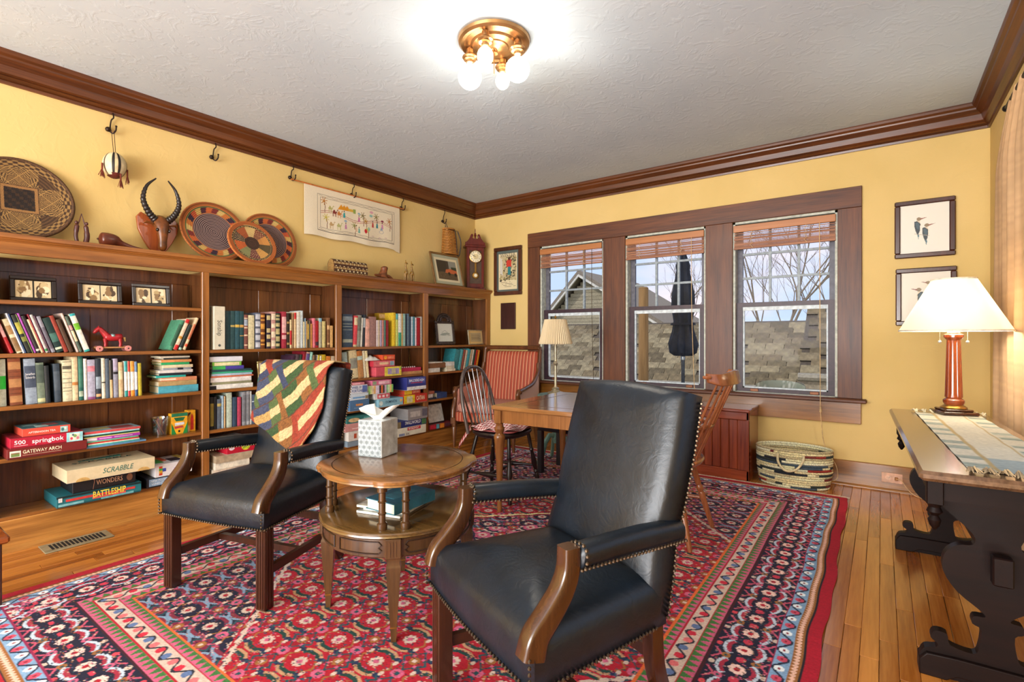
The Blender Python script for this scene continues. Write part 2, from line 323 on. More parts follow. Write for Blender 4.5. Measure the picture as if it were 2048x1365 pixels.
# ---- floor: strip boards, each one its own piece where it can be seen
FLW = wood('#8c4810', '#cc8236', axis='y', coat=.55, rough=.22, scale=.8, rand=.35, bump=.03)
floor = struct(MB().box(-.05, XR+.05, YN, .05, -.10, -.012).build('floor', paint('#c79a62', .5)), 'glossy honey oak strip floor')
PW = .057; PLEN = (.55, .8, 1.05, 1.35); PM = []
for L in PLEN:
    m = MB().bbox(-PW/2+.0006, PW/2-.0006, .0007, L-.0007, -.012, 0, .0012); o = m.build('plank', FLW, floor, local=True); PM.append(o.data); bpy.data.objects.remove(o)
def board_rows(xa, xb, ya, yb):
    x = xa+PW/2
    while x < xb:
        y = ya-RG.random()*.5
        while y < yb:
            k = RG.randrange(4); yield x, y, k; y += PLEN[k]
        x += PW
fl_i = np.array(WM['floor'].inverted())
for xa, xb in ((.25, .25+PW*12), (.25+PW*61, XR)):
    for x, y, k in board_rows(xa, xb-.001, -4.6 if xa > 1 else -4.75, -.02):
        o = bpy.data.objects.new('plank', PM[k]); COL.objects.link(o); o.parent = floor; o.location = Matrix(fl_i.tolist()) @ Vector((x, y, 0)); WM[o.name] = WM['floor']
st = MB()
for xa, xb, ya, yb in ((.25+PW*12, .25+PW*61, -4.6, -.02), (.25, XR-.03, YN, -5.2)):
    for x, y, k in board_rows(xa, xb-.001, ya, yb): st.box(x-PW/2+.0006, x+PW/2-.0006, y+.0007, y+PLEN[k]-.0007, -.012, -.0004)
tag(st.build('floorboards', wood('#8a4a14', '#c9823a', axis='y', coat=.55, rough=.22, scale=.8, bump=.03), floor, smooth=0), kind='stuff')
# ---- triple window
cas = struct(thing('trim_4', 'quarter-sawn oak casing around the triple window', None, (2.345, 0, .478)), 'quarter-sawn oak casing around the triple window')
QX = wood('#34170a', '#6e3c1b', axis='x', scale=1.6, coat=.04, rough=.48); QZ = wood('#34170a', '#6e3c1b', axis='z', scale=1.6, coat=.04, rough=.48)
MB().bbox(.795, 3.898, -.024, 0, WZ1, 2.312, .003).build('head_board', QX, cas)
for a, b in ((.795, .954), (1.725, 1.964), (2.737, 2.966), (3.74, 3.898)): MB().bbox(a, b, -.022, 0, WZ0+.008, WZ1, .003).build('casing_board', QZ, cas)
MB().bbox(.775, 3.93, -.075, .03, .642, .673, .008).build('stool', QX, cas)
MB().bbox(.80, 3.893, -.022, 0, .478, .642, .003).build('apron', BASE_W, cas)
SASH = paint('#35202a', .45, var=.2); GREY = paint('#8f9aa0', .5); SCRN = paint('#c9d3d6', .5); JAMB = paint('#b9bcae', .6)
for n, (a, b) in enumerate(WX):
    w = struct(thing('window_%d' % (n+1), None, None, ((a+b)/2, .06, WZ0)), ('nearest the corner clock', 'in the middle', 'nearest the bird prints')[n].join(('double-hung window with six-light upper sash, ', '')))
    jb = MB().box(a, a+.018, -.0, .17, WZ0, WZ1).box(b-.018, b, 0, .17, WZ0, WZ1).box(a, b, 0, .17, WZ1-.018, WZ1).box(a, b, 0, .17, WZ0-.0, WZ0+.012); jb.build('jamb', JAMB, w, smooth=0)
    zm = 1.43
    lo = MB().box(a+.018, a+.068, .045, .08, WZ0+.012, zm+.02).box(b-.068, b-.018, .045, .08, WZ0+.012, zm+.02).box(a+.068, b-.068, .045, .08, WZ0+.012, WZ0+.042).box(a+.068, b-.068, .045, .08, zm-.018, zm+.02)
    ls = lo.build('lower_sash', SASH, w, smooth=0)
    MB().box(a+.068, a+.08, .06, .085, WZ0+.042, zm-.018).box(b-.08, b-.068, .06, .085, WZ0+.042, zm-.018).box(a+.068, b-.068, .06, .085, WZ0+.042, WZ0+.052).box(a+.068, b-.068, .055, .085, zm-.05, zm-.018).build('screen_frame', SCRN, ls, smooth=0)
    MB().box(a+.068, b-.068, .066, .069, WZ0+.042, zm-.018).build('pane', clear_glass(), ls, smooth=0)
    for sx in (.14, -.14):
        lf = MB().bbox((a+b)/2+sx*1.6-.032, (a+b)/2+sx*1.6+.032, .036, .046, WZ0+.014, WZ0+.038, .003); lf.build('sash_lift', paint('#7a4a2c', .4, .4), ls)
    up = MB().box(a+.018, a+.062, .085, .115, zm-.018, WZ1-.018).box(b-.062, b-.018, .085, .115, zm-.018, WZ1-.018).box(a+.062, b-.062, .085, .115, WZ1-.07, WZ1-.018).box(a+.062, b-.062, .085, .115, zm-.018, zm+.022)
    us = up.build('upper_sash', paint('#5d5c66', .5), w, smooth=0)
    gx = [a+.062+(b-a-.124)*k/3 for k in range(4)]; gz = [zm+.022, 1.665, 1.875, WZ1-.07]
    for k in (1, 2): MB().box(gx[k]-.010, gx[k]+.010, .088, .112, gz[0], gz[3]).build('muntin', GREY, us, smooth=0)
    for k in (1, 2): MB().box(gx[0], gx[3], .089, .111, gz[k]-.010, gz[k]+.010).build('muntin', GREY, us, smooth=0)
    for i in range(3):
        for j in range(3): MB().box(gx[i], gx[i+1], .099, .101, gz[j], gz[j+1]).build('pane', clear_glass(), us, smooth=0)
w4_ = struct(thing('window_4', None, None, (XR+.05, -2.35, .6)), 'side window behind the tan curtain')
MB().box(XR-.02, XR+.1, -3.75, -3.69, .6, 2.2).box(XR-.02, XR+.1, -1.01, -.95, .6, 2.2).box(XR-.02, XR+.1, -3.69, -1.01, .6, .66).box(XR-.02, XR+.1, -3.69, -1.01, 2.14, 2.2).box(XR+.02, XR+.06, -2.38, -2.32, .66, 2.14).build('frame', QZ, w4_, smooth=0)
for a_, b_ in ((-3.69, -2.38), (-2.32, -1.01)): MB().box(XR+.038, XR+.042, a_, b_, .66, 2.14).build('pane', clear_glass(), w4_, smooth=0)
# ---- woven bamboo blinds
BAM = wood('#6b3a22', '#b07a58', axis='x', fine=.5, coat=0, rough=.6); VAL = wood('#94562a', '#b87a46', axis='x', coat=.1, rough=.45)
CORD = paint('#c9a97a', .8)
for n, (a, b) in enumerate(WX):
    t = thing('window_blind', ('rolled-up bamboo blind in the window beside the corner clock', 'rolled-up bamboo blind in the middle window over the patio umbrella', 'rolled-up bamboo blind with long pull cord above the striped basket')[n], 'blind', ((a+b)/2, -.005, 1.91), group='bamboo blinds in the three windows')
    MB().bbox(a+.008, b-.012, -.03, -.016, 2.058, 2.118, .003).build('valance', VAL, t)
    sl = MB(); z = 1.915
    while z < 2.05: 
        y = -.012+RG.uniform(-.002, .002); sl.box(a+.012, b-.014, y-.0025, y+.0025, z, z+RG.choice((.004, .006, .007))); z += RG.choice((.0068, .0075, .0085)) if z < 2.02 else .012
    for q in range(5): sl.box(a+.012, b-.014, -.03+q*.006, -.026+q*.006, 1.91, 1.922)
    tag(sl.build('slats', BAM, t, smooth=0), kind='stuff')
    for q in (.2, .72):
        x = a+(b-a)*q; MB().tube([(x+.012*math.sin(k*2.1), -.034, 2.06-.145*k/10) for k in range(11)], .0022, 5).build('lacing', CORD, t)
    xc = b-.12
    if n == 2:
        p = bez([(xc, -.036, 2.06), (xc+.004, -.04, 1.2), (xc+.01, -.09, .66), (xc+.012, -.095, .56), (xc+.035, -.06, .3), (xc+.11, -.075, .16), (xc+.125, -.08, .07), (xc+.10, -.09, .035), (xc+.05, -.10, .045)], 8)
        cd = MB().tube(p, .003, 6).build('pull_cord', CORD, t); MB().tube([(xc+.011, -.092, .60), (xc+.012, -.095, .56)], [.006, .009], 8).build('tassel', CORD, cd)
    else:
        cd = MB().tube(bez([(xc, -.036, 2.06), (xc+.003, -.036, 1.4), (xc+.03, -.055, .74), (xc+.034, -.05, .69)], 8), .0028, 5).build('pull_cord', CORD if n else paint('#4a3c28', .8), t)
# ---- outlet and plug
ot = thing('wall_outlet', 'pink wall outlet plate with a plug in the oak baseboard', 'outlet', (4.081, -.024, .063))
MB().bbox(4.019, 4.144, -.029, -.022, .063, .136, .002).build('plate', paint('#d9a98a', .4), ot)
for x in (4.058, 4.106):
    so = MB().lathe([(.017, 0), (.017, .003)], (0, 0, 0), 14); so.v = [(x+p[0], -.029-p[2], .10+p[1]) for p in so.v]; s_ = so.build('socket', paint('#e2bba0', .4), ot)
    if x < 4.08: MB().box(x-.007, x-.005, -.0325, -.0318, .098, .108).box(x+.005, x+.007, -.0325, -.0318, .098, .108).build('slot', BLACK, s_)
pl = thing('plug_cord', 'tan plug and thin cord running from the outlet behind the desk', 'cord', (4.106, -.05, .09))
MB().bbox(4.096, 4.118, -.055, -.0325, .088, .112, .004).build('plug', paint('#a06a3a', .5), pl)
MB().tube(bez([(4.107, -.055, .10), (4.135, -.075, .10), (4.17, -.09, .05), (4.23, -.11, .006), (4.42, -.30, .006)], 8), .003, 6).build('cable', paint('#caa070', .6), pl)
# ---- floor register
rg = thing('floor_register', 'beige metal floor register with dark slots beside the bookcase', 'register', (.385, -3.88, 0))
MB().bbox(.30, .455, -4.03, -3.73, .0005, .006, .002).build('frame', paint('#9c9478', .4, .3), rg)
for k in range(14):
    y = -3.995+.0172*k; MB().box(.33, .425, y, y+.011, .006, .0066).build('slot', paint('#0d0b09', .9), rg, smooth=0)
# ---------------------------------------------------------------- the knotted rug
RX0, RX1, RY0, RY1 = .875, 3.845, -4.42, -.425; RW, RL = RX1-RX0, RY1-RY0; KN = 250.0      # 4 mm knots
RED, NAVY, PINK, IVORY, GRN, TEAL, OCH, LBL, ROSE = '#a80624', '#10102c', '#c4587a', '#cbb4a6', '#3a6f34', '#14464f', '#98602e', '#7890b2', '#741234'
def flower(c, x, y, r, pc, cc, n=8):
    for k in range(n):
        a = 2*PI*k/n; c.ell(x+r*.62*math.cos(a), y+r*.62*math.sin(a), r*.30, r*.30, pc)
    c.ell(x, y, r*.34, r*.34, cc)
def leafc(c, x, y, r, a0, col, rim):                              # curled leaf around a rosette
    P = [(x+r*math.cos(a0+t), y+r*math.sin(a0+t)) for t in np.linspace(-.75, .75, 9)]; Q = [(x+r*(.72+.1*abs(t))*math.cos(a0+t), y+r*(.72+.1*abs(t))*math.sin(a0+t)) for t in np.linspace(.85, -.85, 9)]
    P2 = [(x+(r+.012)*math.cos(a0+t), y+(r+.012)*math.sin(a0+t)) for t in np.linspace(-.85, .85, 9)]; c.poly(P2+Q, rim); c.poly(P+Q, col)
def herati(w, h, bg, leaf, rim, dia, alt):                         # one repeat of the all-over field
    c = Cv(w*2, h*2, KN, bg)
    for i in range(-1, 4):
        for j in range(-1, 7):
            x, y = i*w+(w/2 if j % 2 else 0), j*h*.5*2/2
            if j % 2 == 0:
                flower(c, x, y, .030, IVORY, RED if bg != RED else PINK)
                for a0 in (PI/2, -PI/2): leafc(c, x, y, .066, a0, leaf, rim)
                for sx in (-1, 1):
                    c.ell(x+sx*w*.5, y, .026, .022, PINK); c.ell(x+sx*w*.5, y, .010, .009, TEAL)
                    c.line([(x+sx*.05, y+.03), (x+sx*.075, y), (x+sx*.05, y-.03)], .007, OCH)
                    for sy in (-1, 1): c.ell(x+sx*w*.27, y+sy*h*.30, .018, .012, alt); c.ell(x+sx*w*.30, y+sy*h*.2, .009, .011, IVORY); c.line([(x+sx*w*.27, y+sy*h*.30), (x+sx*w*.36, y+sy*h*.42)], .006, TEAL)
            else:
                d = .052; P = [(x-d, y), (x, y-d*1.05), (x+d, y), (x, y+d*1.05), (x-d, y)]
                c.poly(P[:-1], dia); c.line(P, .008, TEAL); c.ell(x, y, .020, .020, OCH); c.ell(x, y, .009, .009, IVORY)
                for k in range(4): c.ell(x+.030*math.cos(k*PI/2+.78), y+.030*math.sin(k*PI/2+.78), .007, .007, PINK)
    n, m = int(round(h*KN*2/2)), int(round(w*KN)); return c.a[:int(h*2*KN/1), :int(w*2*KN)]
def tile_to(t, H, W, oy=0, ox=0): return np.roll(np.tile(t, (H//t.shape[0]+2, W//t.shape[1]+2, 1)), (oy, ox), (0, 1))[:H, :W]
rug_cv = Cv(RW, RL, KN, RED); H_, W_ = rug_cv.H, rug_cv.W
Xr, Yr = np.meshgrid((np.arange(W_)+.5)/KN, (np.arange(H_)+.5)/KN); A = rug_cv.a
A[:] = tile_to(herati(.216, .16, RED, '#123a34', '#b88c68', '#960820', '#1c2448'), H_, W_, int(.05*KN), int((RW/2 % .216)*KN))
navy_field = tile_to(herati(.20, .15, NAVY, '#7a2038', '#7a94ae', ROSE, '#a83a56'), H_, W_); pink_field = tile_to(herati(.16, .13, PINK, NAVY, IVORY, RED, NAVY), H_, W_)
DX, DY = np.minimum(Xr, RW-Xr), np.minimum(Yr, RL-Yr); D = np.minimum(DX, DY); FI = .505
ALONG = np.where(DX < DY, Yr, Xr)
tri = lambda p: np.abs(((ALONG/p) % 1)-.5)*2
diag = (DX-FI)+(DY-FI); zz = .012*(tri(.04)-.5)
A[diag < .80] = navy_field[diag < .80]
A[np.abs(diag-.80-zz*1.4) < .013] = lin(IVORY); A[np.abs(diag-.80+.028) < .006] = lin(RED)
md = np.abs(Xr-RW/2)/.60+np.abs(Yr-RL/2)/.56; mz = .03*(tri(.09)-.5)
A[md < 1] = navy_field[md < 1]; A[np.abs(md-1-mz) < .022] = lin('#efe0a0'); A[np.abs(md-.945-mz) < .012] = lin(RED)
A[md < .55+mz] = pink_field[md < .55+mz]; A[np.abs(md-.55-mz) < .016] = lin(NAVY); A[md < .2] = navy_field[md < .2]
def band(a, b, c): A[(D >= a) & (D < b)] = lin(c)
bord = Cv(RW, RL, KN, NAVY)                                       # main border repeat drawn along all four sides
def along_side(side, s, d):
    return (s, d) if side == 0 else (s, RL-d) if side == 1 else (d, s) if side == 2 else (RW-d, s)
for side, Ls in ((0, RW), (1, RW), (2, RL), (3, RL)):
    n = int((Ls-.3)/.125)
    for k in range(n+1):
        s = .15+(Ls-.3)*k/n; P = lambda ds, d: along_side(side, s+ds, d)
        x, y = P(0, .235); ang = PI/2 if side < 2 else 0
        flower(bord, x, y, .032, '#e8c4b8', RED)
        for a0 in (ang, ang+PI): leafc(bord, x, y, .060, a0, '#a0233c', '#b9c7d6')
        for sg in (-1, 1):
            x, y = P(.0625, .235+sg*.050); bord.ell(x, y, .016, .016, PINK if (k+sg) % 2 else OCH); bord.ell(x, y, .006, .006, TEAL)
            bord.line([P(.030, .235+sg*.09), P(.0625, .235+sg*.065), P(.095, .235+sg*.09)], .008, '#c2506a')
            x, y = P(0, .235+sg*.085); bord.ell(x, y, .012, .012, IVORY if k % 2 else '#d2404e')
        x, y = P(.0625, .235); bord.ell(x, y, .017, .009 if side < 2 else .017, '#c03048')
    n = int((Ls-.2)/.075)
    for k in range(n+1):
        s = .1+(Ls-.2)*k/n; x, y = along_side(side, s, .117); 
        bord.ell(x, y, .03, .03, '#12223c') if 0 else None
m_ = (D >= .145) & (D < .335); A[m_] = bord.a[m_]
band(.335, .345, '#3a0a18')
tz = tri(.035); 
def zig(a, b, c1, c2): 
    q = (D >= a) & (D < b); A[q] = np.where(((D-a)/(b-a) < tz)[..., None], np.array(lin(c1)), np.array(lin(c2)))[q]
zig(.345, .385, PINK, GRN); band(.385, .391, RED)
band(.391, .455, IVORY)
wv = .423+.020*np.sin(ALONG*2*PI/.11); q = (D >= .391) & (D < .455) & (np.abs(D-wv) < .006); A[q] = lin('#1c2030')
ph = (ALONG/.055) % 1; q = (D >= .395) & (D < .452) & (((ph-.5)/.30)**2+((D-.423)/.017)**2 < 1); kk = (ALONG/.055).astype(int) % 3
A[q] = np.where((kk == 0)[..., None], np.array(lin('#c3243c')), np.where((kk == 1)[..., None], np.array(lin('#5a6f9a')), np.array(lin('#d86a6e'))))[q]
band(.455, .461, RED); zig(.461, .495, PINK, GRN); band(.495, .505, '#d8622c')
band(0, .052, '#aa0826'); band(.052, .058, '#1a1420'); band(.058, .092, OCH)
q = (D >= .058) & (D < .092) & (((ALONG/.02) % 1-.5)**2*4+((D-.075)/.011)**2 < .8); A[q] = lin('#e7b9a4')
band(.092, .145, '#7ea0c2'); ph = (ALONG/.062) % 1; q = (D >= .092) & (D < .145) & (np.abs(D-(.118+.018*np.sin(ALONG*2*PI/.124))) < .006); A[q] = lin('#16203a')
q = (D >= .095) & (D < .142) & (((ph-.5)/.28)**2+((D-.118)/.017)**2 < 1); kk = (ALONG/.062).astype(int) % 2
A[q] = np.where((kk == 0)[..., None], np.array(lin('#e6ecef')), np.array(lin('#c2455e')))[q]
q = (D >= .095) & (D < .142) & (((ph-.5)/.10)**2+((D-.118)/.006)**2 < 1); A[q] = lin('#8a1a30'); band(.142, .148, '#8a1a46')
fl_ = NR.rand(H_, W_); pal = np.array([lin(c) for c in (NAVY, PINK, '#c9a08a', TEAL, '#6a1026', '#8a5a34', '#3a4a6a')]); pk = NR.randint(0, 7, (H_, W_)); inn = (D > .15) & ((D < .33) | (D > .51)); q = inn & (fl_ < .055); A[q] = pal[pk[q]]; q2 = np.roll(q, 1, 1) & inn; A[q2] = np.roll(A, 1, 1)[q2]
rug_cv.speck(.16); ab = .92+.16*NR.rand(H_, 1, 1); A *= ab; np.clip(A, 0, 1, A)
rug = thing('rug', 'red and navy hand-knotted medallion rug under the chairs', 'rug', ((RX0+RX1)/2, (RY0+RY1)/2, 0))
pz = NR.rand(H_, W_)*.0016
def rugP(U, V):
    edge = .005*np.sin(V*23)*np.clip((U-.8)*5, 0, 1)+.004*np.sin(V*61)*np.clip((U-.9)*10, 0, 1)
    sk = (.5-V)*.05*np.clip((U-.3), 0, 1)
    return RX0+U*RW+edge+sk, RY0+V*RL, .0048+pz*.7+.004*np.clip(np.sin(V*40+1)*np.clip((U-.93)*14, 0, 1), 0, 1)
sheet('pile', rug_cv, rugP, vcol(.95), rug)
MB().box(RX0+.004, RX1-.02, RY0+.004, RY1-.004, .0004, .0044).build('backing', paint('#7a1020', .9), rug, smooth=0)
fr = MB()
for k in range(420):
    x = RX0+.01+(RW-.02)*k/419; y = RY1; a = RG.uniform(-.006, .006); fr.box(x-.002, x+.002, y-.002, y+.022+RG.uniform(0, .008), .002, .006)
tag(fr.build('fringe', paint('#e2d6bc', .9), rug, smooth=0), kind='stuff')
# ---------------------------------------------------------------- outside the windows
grd = tag(MB().box(-14, 24, .4, 60, -2.4, -2.2).build('ground', paint('#6f7a52', .95, nscale=3)), 'yard beyond the windows', None, None, 'structure')
SH1 = paint('#7c6e59', .9, var=.14, nscale=9)
def shingle_roof(name, label, x0, x1, ey, ez, ry, rz_, wsh, hsh, parts, seed, wallbox=None, back=True):
    r = random.Random(seed); t = thing(name, label, 'roof', ((x0+x1)/2, (ey+ry)/2, ez)); L = math.hypot(ry-ey, rz_-ez); a = math.atan2(rz_-ez, ry-ey)
    T = Matrix.Translation((0, ey, ez)) @ Matrix.Rotation(a, 4, 'X')
    MB(T).box(x0, x1, 0, L, -.10, -.022).build('deck', paint('#5b5043', .9), t, smooth=0)
    if back: MB().prism([(ey+.25, -2.2), (2*ry-ey-.25, -2.2), (2*ry-ey-.25, ez-.05), (ry, rz_-.12), (ey+.25, ez-.05)], 'x', x0+.15, x1-.15).build('house_wall', paint('#b5a98f', .9), t, smooth=0)
    meshes = []
    for q in range(6):
        c = ('#85765a', '#74664b', '#8f8163', '#685b43', '#7d6d50', '#978868')[q]; m = MB().box(-wsh/2+.005, wsh/2-.005, 0, hsh*1.25, 0, .022); m.m[2] = 1; o = m.build('shingle', [paint(c, .92, var=.18, nscale=14), paint('#2a231b', .95)], t, local=True, smooth=0); meshes.append(o.data); bpy.data.objects.remove(o)  # dark butt edge, its colour also paints the shadow line of each row
    spots = []; rows = int(L/hsh)
    for i in range(rows):
        x = x0+wsh*(1.0 if i % 2 else .55)+r.uniform(-.05, .05)
        while x < x1-wsh*.5: spots.append((x, i*hsh, r.randrange(6))); x += wsh
    R4 = Matrix.Rotation(a+.035, 4, 'X'); base = WM[t.name].inverted()
    def seen(p):
        w = T @ Vector((p[0], p[1], 0)); d = w-CAM; k = -CAM.y/d.y; xx = CAM.x+d.x*k; zz = CAM.z+d.z*k
        return any(a_+.07 < xx < b_-.07 for a_, b_ in WX) and WZ0 < zz < 1.95
    vis = [p for p in spots if seen(p)]; vis.sort(key=lambda p: p[1]); one = set(vis[:parts])
    rest = MB()
    for p in spots:
        if p in one:
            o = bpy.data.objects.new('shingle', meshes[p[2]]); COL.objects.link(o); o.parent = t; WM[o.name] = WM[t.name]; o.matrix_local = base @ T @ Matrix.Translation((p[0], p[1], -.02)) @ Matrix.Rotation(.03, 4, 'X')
        elif seen(p) or r.random() < .35:
            rest.T = T; rest.box(p[0]-wsh/2+.005, p[0]+wsh/2-.005, p[1], p[1]+hsh*1.2, -.02, .003+r.uniform(0, .006), p[2]); rest.m[-4] = 6  # front face gets the same painted shadow-line colour
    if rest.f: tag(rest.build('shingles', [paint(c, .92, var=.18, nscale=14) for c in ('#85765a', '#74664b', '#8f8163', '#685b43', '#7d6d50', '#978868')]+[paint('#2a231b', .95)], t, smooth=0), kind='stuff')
    MB().tube([(x0, ey-.06, ez-.05), (x1, ey-.06, ez-.05)], .06, 8).build('gutter', paint('#9a917c', .5), t)
    MB().box(x0, x1, ey-.02, ey+.02, ez-.22, ez-.06).build('fascia', paint('#a89a80', .7), t, smooth=0)
    return t
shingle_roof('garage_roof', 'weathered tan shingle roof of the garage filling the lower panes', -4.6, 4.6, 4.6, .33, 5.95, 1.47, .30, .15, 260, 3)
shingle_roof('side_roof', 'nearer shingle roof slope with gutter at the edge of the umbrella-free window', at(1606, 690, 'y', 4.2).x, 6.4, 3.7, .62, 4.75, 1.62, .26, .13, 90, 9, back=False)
# cream gable house behind the first window
gh = thing('gable_house', 'cream clapboard gable house beyond the garage roof', 'house', (-4.6, 13, -2.2))
SID = paint('#b3a688', .85); GX0, GX1, GY = -6.6, -2.0, 12.0; gz0, gzt = 1.55, 3.35; gxm = -4.9
MB().prism([(GX0, -2.2), (GX1, -2.2), (GX1, gz0), (gxm, gzt-.15), (GX0, gz0)], 'y', GY+.04, GY+5).build('wall', SID, gh, smooth=0)
z = .9; k = 0
while z < gzt-.25:
    xl = GX0 if z < gz0 else GX0+(gxm-GX0)*(z-gz0)/(gzt-.15-gz0); xr = GX1 if z < gz0 else GX1+(gxm-GX1)*(z-gz0)/(gzt-.15-gz0)
    MB().box(xl, xr, GY-.012, GY+.03, z+.0, z+.125).build('clapboard', paint('#b7aa8c' if k % 2 else '#aea183', .85), gh, smooth=0); z += .135; k += 1
for xa, xb in ((GX0-.3, gxm), (GX1+.3, gxm)):
    s = (gzt-gz0)/abs(gxm-GX0) if xa < gxm else (gzt-gz0)/abs(gxm-GX1)
    za = gzt-abs(xa-gxm)*s
    MB().prism([(xa, za), (xb, gzt), (xb, gzt+.16), (xa, za+.16)], 'y', GY-.45, GY-.38).build('rake_board', paint('#e6decd', .7), gh, smooth=0)
    MB().prism([(xa, za+.10), (xb, gzt+.10), (xb, gzt+.24), (xa, za+.24)], 'y', GY-.46, GY+5.2).build('roof_slope', paint('#8f8270', .9), gh, smooth=0)
# utility pole
up_ = thing('utility_pole', 'weathered wooden pole standing before the garage roof', 'pole', (2.02-.28, 2.9, -2.2))
pc = at(1287, 700, 'y', 2.9); MB().tube([(pc.x, 2.9, -2.2), (pc.x, 2.9, at(1287, 577, 'y', 2.9).z)], [.085, .075], 12).build('shaft', wood('#7a5a34', '#b08a58', axis='z', coat=0, rough=.9), up_)
MB().lathe([(.079, 0), (.06, .02)], (pc.x, 2.9, at(1287, 577, 'y', 2.9).z), 12).build('top_cut', paint('#8b7048', .9), up_)
# closed patio umbrella
uc = at(1366, 700, 'y', 1.9); ux, uy = uc.x, 1.9; zt_, zb_ = at(1366, 508, 'y', uy).z, at(1366, 712, 'y', uy).z; Lz = zt_-zb_
pu = thing('patio_umbrella', 'closed dark navy patio umbrella on a pole outside the middle window', 'umbrella', (ux, uy, -2.2))
prof = [(.010, zt_+.06), (.035, zt_), (.085, zt_-.12*Lz), (.078, zt_-.16*Lz), (.082, zt_-.2*Lz), (.13, zt_-.40*Lz), (.135, zt_-.52*Lz), (.105, zt_-.66*Lz), (.12, zt_-.75*Lz), (.165, zt_-.88*Lz), (.15, zt_-.97*Lz), (.10, zb_)]
MB().lathe([(r, z) for r, z in prof][::-1], (ux, uy, 0), 48, rmod=lambda a, i: 1+.16*math.sin(8*a+i*.25)).build('canopy', paint('#1d222d', .75, var=.25, nscale=12), pu)
MB().tube([(ux, uy, -2.2), (ux, uy, zb_+.1)], .022, 10).build('pole', paint('#3b3f45', .4, .5), pu)
MB().lathe([(.16, 0), (.15, .03), (.13, .03), (.14, 0)], (ux, uy, zt_-.70*Lz), 20).build('tie_strap', paint('#14171f', .8), pu)
MB().lathe([(.022, 0), (.03, .01), (.03, .05), (.022, .06)], (ux, uy, zb_-.06), 12).build('crank_hub', paint('#9aa0a4', .3, .7), pu)
# patio chair back with floral cushion
fc = at(1560, 770, 'y', 1.15); pch = thing('patio_chair', 'patio chair with pale floral cushion outside the window by the basket', 'chair', (fc.x, 1.15, -.3))
flo = Cv(.5, .3, 90, '#a5ad9c')
for k in range(60): flower(flo, NR.rand()*.5, NR.rand()*.3, .03+.02*NR.rand(), ('#dadfd2', '#cbd0c2', '#98a392')[k % 3], '#a7ad9a', 5)
pcw = .23
def cush(U, V): 
    s = (U-.5)*2; t = V; ztop = fc.z+.045-.05*np.abs(s)**3; return fc.x+s*pcw, 1.15-.05*np.sqrt(np.clip(1-s**2, 0, 1))*(1-np.abs(2*t-1)**4), -.1+(ztop+.1)*t
sheet('back_cushion', flo, cush, vcol(.9), pch)
MB().prism(rrect(fc.x-pcw, fc.x+pcw, -.3, fc.z+.03, .06), 'y', 1.16, 1.20).build('back_frame', paint('#7d7a6a', .6), pch)
MB().box(fc.x-pcw, fc.x+pcw, .75, 1.16, -.25, -.18).build('seat', paint('#a5ab98', .8), pch)
for sx in (-1, 1):
    for yy in (.8, 1.15): MB().box(fc.x+sx*pcw-.02, fc.x+sx*pcw+.02, yy-.02, yy+.02, -.62, -.22).build('leg', paint('#6a675a', .6), pch)
MB().box(-3, 7, .35, 3.2, -.70, -.62).build('patio_deck', paint('#8a7f6e', .9)); tag(bpy.data.objects['patio_deck'], 'wooden deck outside the windows', None, None, 'structure')
# bare trees
def bare_tree(name, label, x, y, z0, h, seed, spread, depth=6):
    r = random.Random(seed); t = thing(name, label, 'tree', (x, y, z0), group='bare winter trees behind the roofs'); tr = MB(); br = MB()
    def grow(p, d, L, rad, k, mb):
        q = p+d*L; mid = p.lerp(q, .5)+Vector((r.uniform(-1, 1), r.uniform(-.4, .4), r.uniform(-.5, .5)))*L*.06
        mb.tube([p, mid, q], [rad, rad*.85, rad*.68], 5 if k > 1 else 8, caps=False)
        if k >= depth: return
        for _ in range(2 if k else 4):
            nd = (d+Vector((r.uniform(-1, 1), r.uniform(-.5, .5), r.uniform(-.25, .6)))*spread).normalized(); grow(q, nd, L*r.uniform(.66, .86), rad*.62, k+1, br)
        if r.random() < .6: grow(mid, (d+Vector((r.uniform(-1, 1), r.uniform(-.4, .4), .2))*spread*1.2).normalized(), L*.6, rad*.45, k+1, br)
    grow(Vector((x, y, z0)), Vector((0, 0, 1)), h*.40, h*.011, 0, tr)
    tr.build('trunk', paint('#6b5b48', .9), t); br.build('branches', paint('#8b7a64', .9), t)
p_ = at(1545, 640, 'y', 13); bare_tree('bare_tree', 'wide bare winter tree above the roof ridge behind the third window', p_.x, 13, -2.2, 6.6, 5, .62)
p_ = at(1345, 640, 'y', 19); bare_tree('bare_tree', 'small bare tree beside the closed umbrella', p_.x, 19, -2.2, 5.6, 8, .6, 5)
p_ = at(1670, 640, 'y', 17); bare_tree('bare_tree', 'small far bare tree at the edge of the third window', p_.x, 17, -2.2, 6.2, 12, .6, 5)
# ---------------------------------------------------------------- leather armchairs
def leather():
    m, nt, b = _new('navy_leather'); v = _coords(nt, (1, 1, 1)); b.inputs['Roughness'].default_value = .37
    nt.links.new(_ramp(nt, _noise(nt, v, 6, 4), [(.3, '#0a0f15'), (.7, '#141e29')]), b.inputs['Base Color']); b.inputs['Specular IOR Level'].default_value = .45
    w = nt.nodes.new('ShaderNodeTexNoise'); w.inputs['Scale'].default_value = 22; w.inputs['Detail'].default_value = 6; w.inputs['Distortion'].default_value = 1.8; nt.links.new(v, w.inputs['Vector'])
    _bump(nt, b, w.outputs['Fac'], .22, .006); return m
LEA = leather(); MAH = wood('#200d08', '#45220f', axis='z', coat=.35, rough=.28); MAHX = wood('#200d08', '#45220f', axis='x', coat=.35, rough=.28); ARMW = wood('#271208', '#50301a', axis='z', coat=.4, rough=.25)
NAILM = paint('#5e5040', .32, .9)
